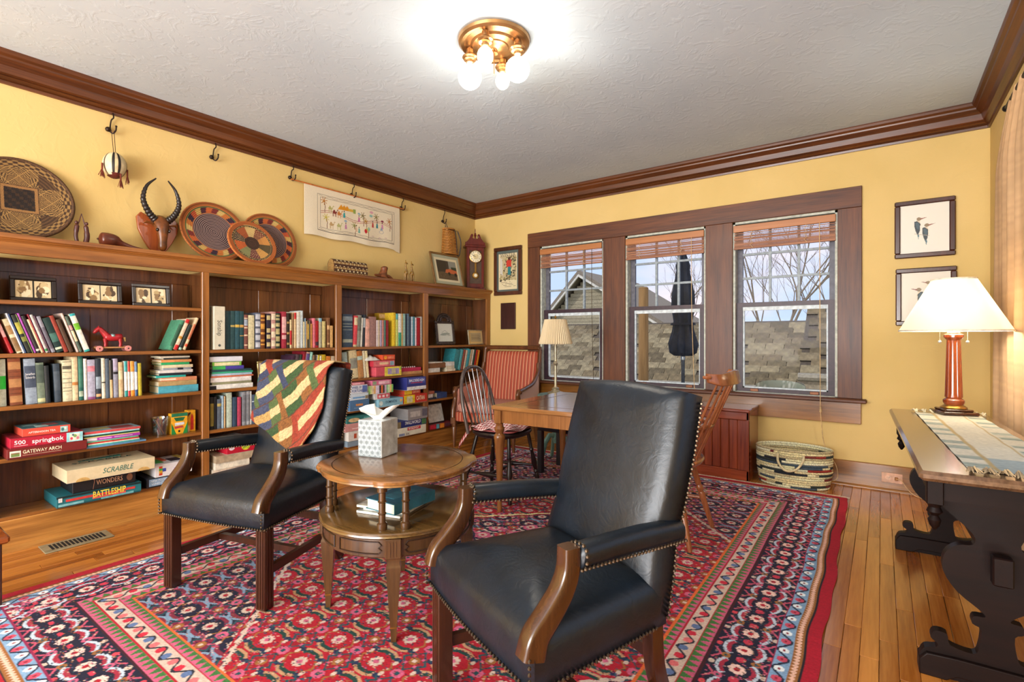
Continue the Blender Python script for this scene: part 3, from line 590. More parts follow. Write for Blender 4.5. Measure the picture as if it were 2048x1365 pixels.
def nails(pts_list, sp=.0135, r=.0052, out=(0, 0, 0)):
    m = MB()
    for pts in pts_list:
        pts = [Vector(p) for p in pts]; seg = [(b-a).length for a, b in zip(pts[:-1], pts[1:])]; tot = sum(seg); n = max(1, int(tot/sp))
        for k in range(n+1):
            s = tot*k/n; i = 0
            while i < len(seg)-1 and s > seg[i]: s -= seg[i]; i += 1
            p = pts[i].lerp(pts[i+1], min(1, s/max(seg[i], 1e-6))); m.ball(p, r, 6, 4)
    return m
def armchair(label, loc, rz):
    t = thing('armchair', label, 'armchair', (*loc, 0), rz, 'navy leather armchairs')
    Wf, Wb, Dp, zs = .606, .515, .475, .335
    def wid(x): return (Wf+(Wb-Wf)*(-x/Dp))/2
    out = []
    for k in range(13): x = 0-.001; out.append((.012*math.cos((k-6)/6*PI/2), -wid(0)+2*wid(0)*k/12))
    out += [(-Dp*k/10, wid(-Dp*k/10)) for k in range(1, 10)]+[(-Dp, wid(-Dp)*(1-2*k/8)) for k in range(9)]+[(-Dp*(1-k/10), -wid(-Dp*(1-k/10))) for k in range(1, 10)]
    sm = MB().pad(out, [(.985, zs), (1.0, zs+.004), (1.003, zs+.05), (1.0, zs+.085), (.975, zs+.108), (.93, zs+.122), (.82, zs+.140), (.62, zs+.158), (.36, zs+.170), (.12, zs+.174)])
    sm.build('seat', LEA, t, local=True, smooth=80)
    # back: padded slab leaning backwards
    ang = math.atan2(.165, .60); T = Matrix.Translation((-Dp+.035, 0, .37)) @ Matrix.Rotation(-ang, 4, 'Y')
    bo = []
    Hb = .625
    for k in range(15): y = (-Wb/2+Wb*k/14)*.955; bo.append((y, Hb+.018*math.cos((y/(Wb/2))*PI/2)))
    side = [(Wb/2*.958, Hb-.02), (Wb/2*.985, Hb*.75), (Wb/2-.004, Hb*.5), (Wb/2-.012, Hb*.34), (Wb/2, Hb*.15), (Wb/2+.004, 0)]
    o2 = [(y, z) for y, z in bo][::-1]+[(-a, b) for a, b in side]+[(a, b) for a, b in side[::-1]]
    bm = MB(T); cy = sum(p[0] for p in o2)/len(o2); cz = sum(p[1] for p in o2)/len(o2)
    rg_ = [(.97, -.045), (1.0, -.04), (1.0, .012), (.985, .028), (.94, .042), (.8, .056), (.55, .066), (.2, .07)]
    bm.rings([[(xx, cy+(p[0]-cy)*k, cz+(p[1]-cz)*(1-(1-k)*.85)) for p in o2] for k, xx in rg_], True, True)
    bk = bm.build('backrest', LEA, t, local=True, smooth=80)
    e = lambda y, z, x=-.047: tuple(T @ Vector((x, y, z)))
    edge = [e(a*1.012, b, -.040) for a, b in side]
    tag(nails([[e((a+.004)*s, b, -.036) for a, b in side] for s in (1, -1)]).build('nailhead_trim', NAILM, bk, local=True), kind='stuff')
    zb = zs+.008; fr_ = [(p[0]+.004, p[1], zb) for p in out[:13]]; rt_ = [(p[0], p[1]+.004, zb) for p in out[12:22]]; lf_ = [(p[0], p[1]-.004, zb) for p in out[31:]]+[fr_[0]]
    cn = [[(.014, s*(Wf/2+.0), zs+.01+.075*k/4) for k in range(5)] for s in (1, -1)]
    tag(nails([fr_, rt_, lf_]+cn).build('nailhead_trim', NAILM, t, local=True), kind='stuff')
    for s in (1, -1):
        y0 = s*(Wf/2-.024); ya = s*(Wf/2-.018)
        path = bez([(-.004, y0, zs+.075), (-.018, y0, .455), (-.055, y0, .495), (-.092, y0, .54), (-.112, y0, .588), (-.114, y0, .642)], 6)
        sec = lambda u: [(a*(1-.08*u), b*(1.15-.35*u)) for a, b in rrect(-.024, .024, -.027, .027, .008, 2)]
        MB().sweep(path, sec, (0, 1, 0)).build('arm_post', ARMW, t, local=True, smooth=50)
        p0, p1 = Vector((-.135, ya, .615)), Vector((-Dp-.058, s*(Wb/2-.012), .586))
        am = MB(); N = 10; rings = []
        d = (p1-p0).normalized(); sd = d.cross(UP).normalized(); nn = sd.cross(d)
        secp = rrect(-.030, .030, -.030, .030, .022, 4)
        for k, (u, g) in enumerate(((0, .86), (.03, 1), (.3, 1.0), (.6, 1.03), (.85, 1.0), (1, .95))):
            c = p0.lerp(p1, u); rings.append([tuple(c+sd*a*g+nn*(b*g+.006*math.sin(u*PI))) for a, b in secp])
        am.rings(rings); ar = am.build('arm_pad', LEA, t, local=True, smooth=70)
        q = [[p0.lerp(p1, k/12)+sd*o*.031-nn*.020 for k in range(13)] for o in (-1, 1)]
        ring = [p0+d*.004+sd*a*1.02+nn*b*1.02 for a, b in secp]
        tag(nails(q+[ring]).build('nailhead_trim', NAILM, ar, local=True), kind='stuff')
        lg = MB(); xa, yl = -.030, s*(Wf/2-.027); lg.bbox(xa-.026, xa+.026, yl-.026, yl+.026, 0, zs, .004)
        for gy in (-.013, 0, .013): lg.box(xa+.026, xa+.0285, yl+gy-.004, yl+gy+.004, .01, zs)
        for gx in (-.013, 0, .013): lg.box(xa+gx-.004, xa+gx+.004, min(yl+s*.026, yl+s*.0285), max(yl+s*.026, yl+s*.0285), .01, zs)
        lg.build('leg', MAH, t, local=True)
        rl = MB().sweep(bez([(-Dp+.03, s*(Wb/2-.024), zs+.06), (-Dp+.02, s*(Wb/2-.024), .22), (-Dp-.03, s*(Wb/2-.024), .08), (-Dp-.07, s*(Wb/2-.024), 0)], 5), rrect(-.021, .021, -.022, .022, .004, 2), (0, 1, 0)); rl.build('leg', MAH, t, local=True)
        yy0, yy1 = s*(Wf/2-.027), s*(Wb/2-.024)
        MB().prism([(-.05, yy0-.011), (-.05, yy0+.011), (-Dp-.0, yy1+.011), (-Dp-.0, yy1-.011)], 'z', .135, .170).build('stretcher', MAHX, t, local=True)
    MB().box(-.27, -.245, -.265, .265, .138, .166).build('stretcher', MAH, t, local=True)
    MB().box(-Dp-.012, -Dp+.008, -.225, .225, .21, .245).build('stretcher', MAH, t, local=True)
    return t
chB = armchair('navy leather armchair with a patchwork quilt over its back', (1.665, -3.73), -1.296)
chA = armchair('bare-backed navy leather armchair in front of the game table', (3.112, -3.671), -1.962)
# quilt draped over the back of one armchair
qc = Cv(1, 1, 110, '#b59a70'); QP = ['#2a3f1e', '#7a2a16', '#34384c', '#6e441c', '#1f413c', '#414f28', '#7f2f1c', '#2a3046']
for i in range(-5, 10):
    for j in range(-5, 9):
        x, y = i*.24+(j % 2)*.12, j*.255; cA = QP[(i*3+j*5) % 8]
        def rt_(P): return [(.5+(a-.5)*.766-(b-.5)*.643, .5+(a-.5)*.643+(b-.5)*.766) for a, b in P]
        qc.poly(rt_([(x, y), (x+.24, y), (x+.24, y+.085), (x, y+.085)]), cA); qc.poly(rt_([(x, y+.085), (x+.24, y+.085), (x+.24, y+.17), (x, y+.17)]), '#ad9268' if (i+j) % 5 else '#987845'); qc.poly(rt_([(x, y+.17), (x+.24, y+.17), (x+.24, y+.255), (x, y+.255)]), cA)
        if (i+j) % 2: qc.poly(rt_([(x+.16, y), (x+.24, y), (x+.24, y+.255), (x+.16, y+.255)]), QP[(i+j*3) % 8])
        qc.line(rt_([(x, y), (x+.24, y)]), .012, '#4a2c1c')
qc.speck(.34)
BA = math.atan2(.165, .60); BT = np.array(WM[chB.name] @ Matrix.Translation((-.475+.035, 0, .37)) @ Matrix.Rotation(-BA, 4, 'Y'))
def quiltP(U, V):
    # U across (0 = chair's right side), V: 0 hanging tip in front .. .78 top edge .. 1 behind
    front = V < .74; s = np.where(front, V/.74, 1.0)
    left = -.255+.02*np.sin(V*9); lowL, lowR = .27, .235                      # height of lower edge on the slab
    yl = -.275+.03*(1-s); yr = .15+.06*s+.02*np.sin(V*7)
    y = yl+(yr-yl)*U
    low = np.interp(U, [0, .3, .62, .80, .90, 1], [.325, .265, .20, .165, .175, .25])
    z = np.where(front, low+(.655-low)*s, .655+.012*np.sin(np.clip((V-.74)/.26, 0, 1)*PI)-np.clip((V-.86)/.14, 0, 1)*.16)
    wv = .006*np.sin(U*15+V*5)*(1-s*.6)+.003*np.sin(V*30+U*8)
    x = np.where(front, .082-.03*np.clip((s-.86)/.14, 0, 1)**2+wv, .052-.115*np.clip((V-.74)/.12, 0, 1))
    x = x+.012*np.clip(1-s*3, 0, 1)
    p = np.stack([x, y, z, np.ones_like(x)], -1) @ BT.T
    return p[..., 0], p[..., 1], p[..., 2]
ql = thing('quilt', 'patchwork quilt of green, rust and cream strips draped over the armchair', 'quilt', (1.5, -3.2, .97))
qo = sheet('patchwork', qc, quiltP, vcol(.95, bump=.5, bscale=90), ql); so_ = qo.modifiers.new('thickness', 'SOLIDIFY'); so_.thickness = .007; so_.offset = 0
fd = MB()
for k in range(5):
    o = .012*k; fd.tube([tuple((BT @ np.array([.10+.004*k, .075+o, .185-.006*k, 1]))[:3]), tuple((BT @ np.array([.105, .085+o*.9, .125+.01*k, 1]))[:3])], [.012, .017], 7)
fd.build('folded_hem', [paint('#b9864a', .9)], ql)
# ---------------------------------------------------------------- round two-tier side table
STX, STY = 2.332, -3.252; TW1 = wood('#4a2e14', '#8c5c2e', axis='x', coat=.6, rough=.18, bump=.02); TWD = wood('#2c1c0f', '#56391e', axis='z', coat=.4, rough=.25); TWR = wood('#382714', '#6e5029', axis='x', coat=.6, rough=.16, bump=.02)
stb = thing('side_table', 'round two-tier walnut side table between the leather armchairs', 'side table', (STX, STY, 0))
def ear(a):
    d = min(abs(((a-PI/4-k*PI/2+PI) % (2*PI))-PI) for k in range(4)); return .320 if d > .26 else .320+.016*(.5+.5*math.cos(PI*min(1, max(0, (d-.13)/.13))))
def disc(rs, z0, z1, edge, n=144):
    R_ = [[(STX+(rs(2*PI*k/n)-i)*math.cos(2*PI*k/n), STY+(rs(2*PI*k/n)-i)*math.sin(2*PI*k/n), z) for k in range(n)] for i, z in edge(z0, z1)]; return MB().rings(R_)
ed = lambda z0, z1: [(.012, z0), (.004, z0+.004), (.006, z0+.010), (0, z0+.014), (0, z1-.006), (.003, z1-.002), (.008, z1)]
tt = disc(ear, .583, .612, ed).build('top', TW1, stb, smooth=30)
MB().rings([[(STX+r*math.cos(2*PI*k/72), STY+r*math.sin(2*PI*k/72), .6125) for k in range(72)] for r in (.272, .276)], False, False).build('inlay_line', paint('#3a2210', .3), tt)
disc(lambda a: .325, .392, .416, ed).build('shelf', TWR, stb, smooth=30)
dr = MB().lathe([(.300, 0), (.306, .006), (.306, .070), (.300, .078)], (STX, STY, .316), 96); dr.build('apron', TWD, stb)
for k in range(4):
    for s in (-1, 1):                                                    # carved panel mouldings round the drum
        a0 = PI/4+k*PI/2+(.13 if s > 0 else -.13); a1 = a0+s*.60
        def ring_pt(a, z, r=.308): return (STX+r*math.cos(a), STY+r*math.sin(a), z)
        pth = [ring_pt(a0+(a1-a0)*q, .378) for q in np.linspace(.08, 1, 9)]+[ring_pt(a0+(a1-a0)*q, .334) for q in np.linspace(1, .08, 9)]+[ring_pt(a0+(a1-a0)*.02, .346), ring_pt(a0+(a1-a0)*.08, .356), ring_pt(a0+(a1-a0)*.02, .366), ring_pt(a0+(a1-a0)*.08, .378)]
        MB().tube(pth, .0028, 5).build('panel_moulding', paint('#2a170a', .4), stb)
    a = PI/4+k*PI/2; ca, sa = math.cos(a), math.sin(a); T = Matrix.Translation((STX+.292*ca, STY+.292*sa, 0)) @ Matrix.Rotation(a, 4, 'Z')
    lg = MB(T); lg.bbox(-.028, .030, -.030, .030, .318, .392, .003)
    for q in (-.016, -.005, .006): lg.box(.030, .0325, q, q+.006, .328, .382)
    sq = lambda h, z: [(-h, -h, z), (h, -h, z), (h, h, z), (-h, h, z)]
    lg.rings([sq(.026, .318), sq(.022, .300), sq(.026, .288), sq(.0265, .28), sq(.012, .055), sq(.0095, 0)][::-1])
    l_ = lg.build('leg', TWD, stb); MB(T).rings([sq(.0127, .052), sq(.0129, .058)]).build('ferrule', BRASS, l_)
    for s in (-1, 1):
        aa = a+s*.155; MB().lathe([(.017, .416), (.019, .420), (.019, .440), (.013, .445), (.013, .474), (.017, .478), (.013, .482), (.013, .518), (.017, .522), (.013, .526), (.013, .556), (.019, .560), (.019, .583)], (STX+.282*math.cos(aa), STY+.282*math.sin(aa), 0), 14).build('column', TWD, stb)
# tissue box on the table
bx = thing('tissue_box', 'silver embossed tissue box on the round table', 'tissue box', (2.10, -3.29, .6125))
c0, c1, c2 = at(763, 921, 'z', .6125), at(725, 917, 'z', .6125), at(797, 906, 'z', .6125)
e1 = (c1-c0).normalized(); e2 = Vector((-e1.y, e1.x, 0)); e2 = e2 if e2.dot(c2-c0) > 0 else -e2; wbx = .125; hbx = .162
bx.location = c0+(e1+e2)*wbx/2; WM[bx.name] = Matrix.Translation(bx.location)
T = Matrix(((e1.x, e2.x, 0, c0.x), (e1.y, e2.y, 0, c0.y), (0, 0, 1, .6127), (0, 0, 0, 1)))
MB(T).bbox(0, wbx, 0, wbx, 0, hbx, .003).build('body', paint('#b9c0c2', .35, .25), bx)
em = Cv(wbx, hbx, 900, '#6a7274')
for i in range(4):
    for j in range(7):
        for q in (.010, .0155): em.ell(wbx*(i+.5)/4+(.5 if j % 2 else 0)*wbx/4, .02+.022*j, q*1.1, q, '#b3bbbb', .86)
em.speck(.15); sheet('embossed_panel', em, lambda U, V: tuple(np.array(c0)[k]+(.004+(wbx-.008)*U)*e1[k]-.0006*e2[k]+(0 if k < 2 else .003+(hbx-.006)*V) for k in range(3)), vcol(.4), bx)
tz_ = MB()
def tiss(U, V): 
    a = 2*PI*U; r = .012+.055*V; fl = 1+.35*np.sin(3*a+1)+.2*np.sin(5*a); cx_, cy_ = bx.location.x, bx.location.y
    return cx_+r*fl*np.cos(a)-.02*V, cy_+r*fl*np.sin(a)+.03*V, .6127+hbx-.004+.055*V+.018*np.sin(2*a+.6)*V-.02*V*V*np.abs(np.sin(a))
sheet('tissue', Cv(.4, .12, 60, '#e9ebe8'), tiss, vcol(.9), bx)
# ---------------------------------------------------------------- game table
GA = math.radians(3.0); gmx = thing('game_table', 'square walnut game table with tapered turned legs', 'table', (2.394, -1.645, 0), GA); gmx.scale = (1, 1.07, 1)
TG = wood('#5c3416', '#9c6a3a', axis='x', coat=.65, rough=.15, bump=.02); TGL = wood('#5e3416', '#9a6432', axis='z', coat=.4, rough=.25); Hh = .455
topg = MB().pad(rrect(-Hh, Hh, -Hh, Hh, .012, 3), [(.985, .668), (1, .674), (1, .692), (.99, .698), (.9, .698)]).build('top', TG, gmx, local=True, smooth=30)
for a, b, c, d in ((-.33, .33, .33, .337), (-.33, .33, -.337, -.33)): MB().box(a, b, c, d, .698, .6986).build('inlay', paint('#4a2a12', .3), topg, local=True); MB().box(c, d, a, b, .698, .6986).build('inlay', paint('#4a2a12', .3), topg, local=True)
for s in (-1, 1):
    MB().box(-.40, .40, s*.415-.011, s*.415+.011, .585, .668).build('apron', TGL, gmx, local=True); MB().box(s*.415-.011, s*.415+.011, -.40, .40, .585, .668).build('apron', TGL, gmx, local=True)
    for r in (-1, 1):
        MB().bbox(s*.415-.026, s*.415+.026, r*.415-.026, r*.415+.026, .58, .668, .003).lathe([(.013, 0), (.016, .03), (.015, .06), (.024, .34), (.034, .47), (.038, .490), (.034, .505), (.024, .515), (.034, .545), (.022, .565), (.026, .58)], (s*.415, r*.415, 0), 18).build('leg', TGL, gmx, local=True)
# ---------------------------------------------------------------- dark Windsor chair with gingham cushion
EB = paint('#1d1414', .28, var=.2); 
def seat_pad(m, rx, ry, z0, th, n=28, sq=.8):
    o = [(rx*math.copysign(abs(math.cos(2*PI*k/n))**sq, math.cos(2*PI*k/n)), ry*math.copysign(abs(math.sin(2*PI*k/n))**sq, math.sin(2*PI*k/n))) for k in range(n)]
    return m.pad(o, [(.86, z0), (.97, z0+th*.4), (1, z0+th*.75), (.97, z0+th), (.8, z0+th*.88), (.4, z0+th*.7)])
LEGP = [(0, .011), (.06, .015), (.22, .018), (.27, .012), (.30, .019), (.33, .012), (.45, .022), (.60, .014), (.66, .012), (.69, .018), (.72, .012), (.9, .014), (1, .012)]
wz = thing('windsor_chair', 'black bow-back Windsor chair with a checked cushion', 'chair', (1.76, -1.76, 0), math.radians(8))
seat_pad(MB(), .205, .215, .425, .04).build('seat', EB, wz, local=True, smooth=60)
for s in (-1, 1):
    MB().turned((.19, s*.235, 0), (.135, s*.15, .43), LEGP).build('leg', EB, wz, local=True); MB().turned((-.22, s*.215, 0), (-.145, s*.12, .43), LEGP).build('leg', EB, wz, local=True)
    MB().turned((.165, s*.20, .175), (-.185, s*.172, .165), [(0, .008), (.25, .010), (.45, .018), (.5, .019), (.55, .018), (.75, .010), (1, .008)]).build('stretcher', EB, wz, local=True)
MB().turned((-.01, -.185, .17), (-.01, .185, .17), [(0, .008), (.3, .011), (.45, .017), (.55, .017), (.7, .011), (1, .008)]).build('stretcher', EB, wz, local=True)
def bowp(a, z0=.45): 
    w = .208*math.copysign(abs(math.cos(a))**.75, math.cos(a)); h = .465*math.sin(a)**.85 if a not in (0, PI) else 0; return (-.165-.22*h, w*(1+.18*math.sin(a)), z0+h)
BOWM = wood('#2a2220', '#5a4c48', axis='z', coat=.5, rough=.2)
MB().tube([bowp(PI*k/36) for k in range(37)], .0135, 10).build('bow', BOWM, wz, local=True, smooth=70)
for k in range(7):
    y = -.125+.25*k/6; yt = y*1.5; a = math.acos(max(-1, min(1, math.copysign((abs(yt)/.232)**(1/.75), yt)))); q = bowp(a)
    MB().turned((-.165, y, .455), (q[0], yt, q[2]), [(0, .0065), (.35, .008), (.75, .0055), (1, .0045)], 8).build('spindle', BOWM, wz, local=True)
gc = Cv(.4, .4, 230, '#ead9d6'); ii, jj = np.meshgrid((np.arange(gc.W)//3) % 2, (np.arange(gc.H)//3) % 2); gc.a[(ii+jj) == 2] = lin('#8f1f26'); gc.a[(ii+jj) == 1] = lin('#d6a09c'); gc.speck(.1)
cu_ = thing('seat_cushion', 'red and white gingham cushion tied on the Windsor chair', 'cushion', (1.76, -1.76, .462), math.radians(8))
def gin(sgn):
    def f(U, V):
        x, y = (U-.5)*2, (V-.5)*2; X = x*np.sqrt(1-y*y*.32)*.20; Y = y*np.sqrt(1-x*x*.32)*.205; e = np.clip(1-np.maximum(np.abs(x), np.abs(y))**4, 0, 1)
        return X+.0, Y, .025+sgn*.022*e+(.012*np.sin(x*9+1)*np.sin(y*8) if sgn > 0 else 0)*e+.01*(1-e)*np.sin(7*x+5*y)
    return f
MB().pad(rrect(-.17, .17, -.17, .17, .05), [(.9, .001), (1, .009), (1, .018)]).build('filling', paint('#b05a5a', .9), cu_, local=True)
sheet('gingham_cover', gc, gin(1), vcol(.95), cu_, local=True)
for s in (-1, 1):
    g2 = Cv(.05, .14, 230, '#ead9d6'); i2, j2 = np.meshgrid((np.arange(g2.W)//3) % 2, (np.arange(g2.H)//3) % 2); g2.a[(i2+j2) == 2] = lin('#8f1f26'); g2.a[(i2+j2) == 1] = lin('#c8837e')
    sheet('tie', g2, lambda U, V, s=s: (-.185-.07*V+.02*U, s*(.16+.05*V*U+.02*V), .023-.13*V+.02*np.sin(U*6)), vcol(.95), cu_, local=True)
# ---------------------------------------------------------------- striped armchair in the corner
FAB = stripes('coral_stripe', 'y', 26, [(0, '#a8452c'), (.40, '#b8573a'), (.46, '#e0b087'), (.54, '#e0b087'), (.60, '#8f3420'), (1, '#a8452c')]); PNK = stripes('pink_stripe', 'y', 26, [(0, '#c98878'), (.45, '#d19a88'), (.5, '#ecd0bd'), (.56, '#b97766'), (1, '#c98878')])
FRM = wood('#3a1c0c', '#7a4a26', axis='z', coat=.4, rough=.3)
sa_ = thing('striped_armchair', 'coral striped armchair with carved wood frame in the corner', 'armchair', (.69, -.43, 0), math.radians(-80))
# local +x = forwards, seat front at x = .36
MB().pad(rrect(-.27, .36, -.34, .34, .06), [(.96, .27), (1, .28), (1, .36), (.97, .37)]).build('seat_rail', FAB, sa_, local=True)
for s in (-1, 1):
    MB().bbox(.30, .36, s*.345-.03, s*.345+.03, .24, .31, .004).lathe([(.011, 0), (.014, .02), (.018, .10), (.028, .20), (.022, .215), (.030, .228), (.024, .24)], (.33, s*.345, 0), 14).build('leg', FRM, sa_, local=True)
    MB().sweep([(-.25, s*.32, .30), (-.28, s*.32, .15), (-.33, s*.32, 0)], rrect(-.02, .02, -.022, .022, .005, 2), (0, 1, 0)).build('leg', FRM, sa_, local=True)
    ap = bez([(.33, s*.36, .30), (.315, s*.365, .40), (.27, s*.37, .50), (.285, s*.37, .575), (.25, s*.375, .605)], 6)
    MB().tube(ap, [.024]*(len(ap)-4)+[.026, .03, .032, .028], 10).build('arm_post', FRM, sa_, local=True, smooth=60)
    ar = bez([(.27, s*.375, .60), (.1, s*.375, .625), (-.1, s*.365, .66), (-.26, s*.35, .76), (-.30, s*.34, .86)], 6)
    MB().tube(ar, .020, 10).build('arm_rail', FRM, sa_, local=True, smooth=60)
    MB().prism([(.28, .36), (.26, .5), (.25, .60), (.1, .615), (-.1, .65), (-.25, .74), (-.27, .36)], 'y', s*.352-.014, s*.352+.014).build('side_panel', PNK, sa_, local=True)
MB().pad(rrect(-.25, .34, -.325, .325, .07), [(.95, .365), (1, .385), (1, .43), (.96, .45), (.7, .462), (.3, .465)]).build('seat_cushion', PNK, sa_, local=True, smooth=70)
Tb = Matrix.Translation((-.24, 0, .40)) @ Matrix.Rotation(-.17, 4, 'Y') @ Matrix(((0, 0, 1, 0), (1, 0, 0, 0), (0, 1, 0, 0), (0, 0, 0, 1)))
MB(Tb).pad(rrect(-.325, .325, -.04, .60, .03), [(.97, -.05), (1, -.04), (1, -.005), (.96, .02), (.8, .032), (.4, .04)]).build('back_upholstery', FAB, sa_, local=True, smooth=70)
for q in (rrect(-.345, .345, -.06, .64, .03),):
    MB(Tb).tube([(a, b, 0) for a, b in q]+[(q[0][0], q[0][1], 0)], .024, 8, flat=(1, 1)).build('back_frame', FRM, sa_, local=True, smooth=60)
tw = MB(Tb)
for k in range(90): a = k/89; tw.ball((-.345+.69*a, .640, .018), .0085, 6, 4)
for s in (-1, 1):
    for k in range(60): tw.ball((s*.345, .0+.63*k/59, .018), .0085, 6, 4)
tag(tw.build('carved_beading', FRM, sa_, local=True), kind='stuff')
# ---------------------------------------------------------------- teal lamp table with buffet lamp
ltc = at(1111, 790, 'z', .62); lx, ly = ltc.x, ltc.y; TL = paint('#5f7f74', .5)
lt = thing('lamp_table', 'small teal painted pedestal table behind the black bench', 'table', (lx, ly, 0))
MB().lathe([(.15, .59), (.165, .60), (.165, .612), (.16, .62), (.10, .62)], (lx, ly, 0), 40).build('top', TL, lt)
MB().lathe([(.018, .17), (.03, .22), (.02, .28), (.028, .36), (.018, .5), (.03, .57), (.06, .59)], (lx, ly, 0), 18).build('pedestal', TL, lt)
for k in range(3):
    a = -1.9+k*2.1; MB().sweep([Vector((lx, ly, 0))+Vector((math.cos(a)*r, math.sin(a)*r, z)) for r, z in ((.015, .24), (.07, .25), (.12, .19), (.15, .10), (.185, .03), (.21, .012))], rrect(-.014, .014, -.022, .022, .008, 2), (-math.sin(a), math.cos(a), 0)).build('leg', TL, lt)
bl = thing('buffet_lamp', 'slim brass buffet lamp with pleated shade before the first window', 'lamp', (lx, ly, .622)); k_ = (at(1111, 633, 'x', lx).z-.622)/.72
LB = paint('#a59a80', .35, .6); zb0 = .622
MB().lathe([(.070, 0), (.075, .006), (.070, .016), (.045, .022), (.030, .04), (.034, .052), (.018, .06), (.012, .075), (.012, .26), (.016, .265), (.022, .28), (.016, .295), (.012, .30), (.011, .47), (.016, .475), (.010, .48)], (lx, ly, zb0), 24).build('base', LB, bl)
sh0, sh1 = at(1113, 690, 'x', lx).z, at(1113, 641, 'x', lx).z
MB().lathe([(.148, sh0), (.150, sh0+.01), (.100, sh1-.008), (.100, sh1), (.097, sh1), (.146, sh0)], (lx, ly, 0), 180, rmod=lambda a, i: 1+.03*math.sin(a*45), cap=False).build('shade', stripes('pleated_ecru', 'z', .01, [(0, '#c9b693'), (1, '#cdbb9a')], .8), bl, smooth=0)
MB().lathe([(.008, sh1-.02), (.004, sh1+.005), (.010, sh1+.018), (.006, sh1+.032), (.003, sh1+.036)], (lx, ly, 0), 12).build('finial', paint('#b98a3c', .3, .8), bl)
MB().tube([(lx-.1, ly, sh1-.012), (lx+.1, ly, sh1-.012)], .002, 5).tube([(lx, ly, zb0+.47), (lx, ly, sh1)], .003, 6).build('harp', LB, bl)
# ---------------------------------------------------------------- black bench
bn = thing('bench', 'black padded bench behind the game table', 'bench', (2.06, -.985, 0))
BLK = paint('#17161c', .35, var=.2)
MB().pad(rrect(1.67, 2.45, -1.165, -.81, .03), [(.97, .355), (1, .362), (1, .41), (.98, .425), (.9, .432), (.5, .436)]).build('seat', BLK, bn, smooth=60)
for x in (1.695, 2.425):
    for y in (-1.14, -.835): MB().bbox(x-.022, x+.022, y-.022, y+.022, 0, .357, .003).build('leg', BLK, bn)
# ---------------------------------------------------------------- light comb-back chair
CW = wood('#743c20', '#aa6840', axis='z', coat=.5, rough=.2); cb = thing('comb_back_chair', 'light brown comb-back spindle chair at the game table', 'chair', (2.965, -1.79, 0), PI)
seat_pad(MB(), .235, .24, .405, .045).build('seat', CW, cb, local=True, smooth=60)
LG2 = [(0, .011), (.05, .014), (.35, .017), (.5, .019), (.53, .014), (.56, .020), (.60, .020), (.63, .014), (.66, .018), (.9, .015), (1, .013)]
for s in (-1, 1):
    MB().turned((-.235, s*.22, 0), (-.13, s*.14, .41), LG2).build('leg', CW, cb, local=True); MB().turned((.22, s*.22, 0), (.13, s*.16, .41), LG2).build('leg', CW, cb, local=True)
    MB().turned((-.19, s*.185, .18), (.18, s*.195, .16), [(0, .008), (.5, .016), (1, .008)]).build('stretcher', CW, cb, local=True)
MB().turned((0, -.19, .17), (0, .19, .17), [(0, .008), (.5, .016), (1, .008)]).build('stretcher', CW, cb, local=True)
armp = bez([(.13, -.29, .625), (-.02, -.29, .64), (-.20, -.20, .645), (-.27, 0, .65), (-.20, .20, .645), (-.02, .29, .64), (.13, .29, .625)], 6)
MB().sweep(armp, rrect(-.011, .011, -.024, .024, .006, 2), (0, 0, 1)).build('arm_bow', CW, cb, local=True, smooth=60)
for k in range(7):
    y = -.15+.30*k/6; x0 = -.20+.10*(y/.16)**2*.4; MB().turned((x0, y, .445), (-.40+.05*(y/.2)**2, y*1.25, .915), [(0, .008), (.45, .0085), (1, .006)], 8).build('spindle', CW, cb, local=True)
for s in (-1, 1):
    for q in range(2): MB().turned((.10-.10*q, s*.20, .445), (.11-.12*q, s*.285, .63), [(0, .009), (.5, .012), (1, .008)], 8).build('spindle', CW, cb, local=True)
crest = bez([(-.33, -.245, .93), (-.385, -.18, .918), (-.41, 0, .925), (-.385, .18, .918), (-.33, .245, .93)], 6)
MB().sweep(crest, lambda u: [(a*(.75+.5*(1-abs(2*u-1))), b) for a, b in rrect(-.032, .032, -.010, .010, .005, 2)], (.22, 0, 1)).build('crest_rail', CW, cb, local=True, smooth=60)
for s in (-1, 1):
    T = Matrix.Translation((-.33, s*.25, .935)); e_ = MB(T).lathe([(.020, -.008), (.024, 0), (.020, .008)], (0, 0, 0), 14); e_.v = [(p[0]-0, p[1], p[2]) for p in e_.v]; e_.build('scroll', CW, cb, local=True)
# ---------------------------------------------------------------- beadboard cabinet under the windows
CH = wood('#571a0c', '#9a4420', axis='z', coat=.45, rough=.25); CHX = wood('#571a0c', '#9a4420', axis='x', coat=.55, rough=.2)
cbn = thing('beadboard_cabinet', 'low cherry beadboard cabinet under the windows', 'cabinet', (2.275, -.21, 0)); X0, X1, Y0, Y1 = 1.40, 3.172, -.393, -.03
MB().box(X0+.02, X1-.02, Y0+.02, Y1, .06, .55).build('body', CH, cbn)
MB().bbox(X0-.015, X1+.006, Y0-.012, Y1, .548, .572, .005).build('top', CHX, cbn)
MB().bbox(X0, X1, Y0, Y0+.022, .0, .085, .004).build('bottom_rail', CHX, cbn); MB().bbox(X0, X1, Y0, Y0+.022, .485, .548, .004).build('top_rail', CHX, cbn)
MB().bbox(X1-.02, X1, Y0+.0, Y1, 0, .548, .003).build('side_panel', CH, cbn); MB().bbox(X0, X0+.02, Y0, Y1, 0, .548, .003).build('side_panel', CH, cbn)
for x in (X0, 1.97, 2.54, X1-.085): MB().bbox(x, x+.085, Y0-.001, Y0+.022, .085, .485, .003).build('stile', CH, cbn)
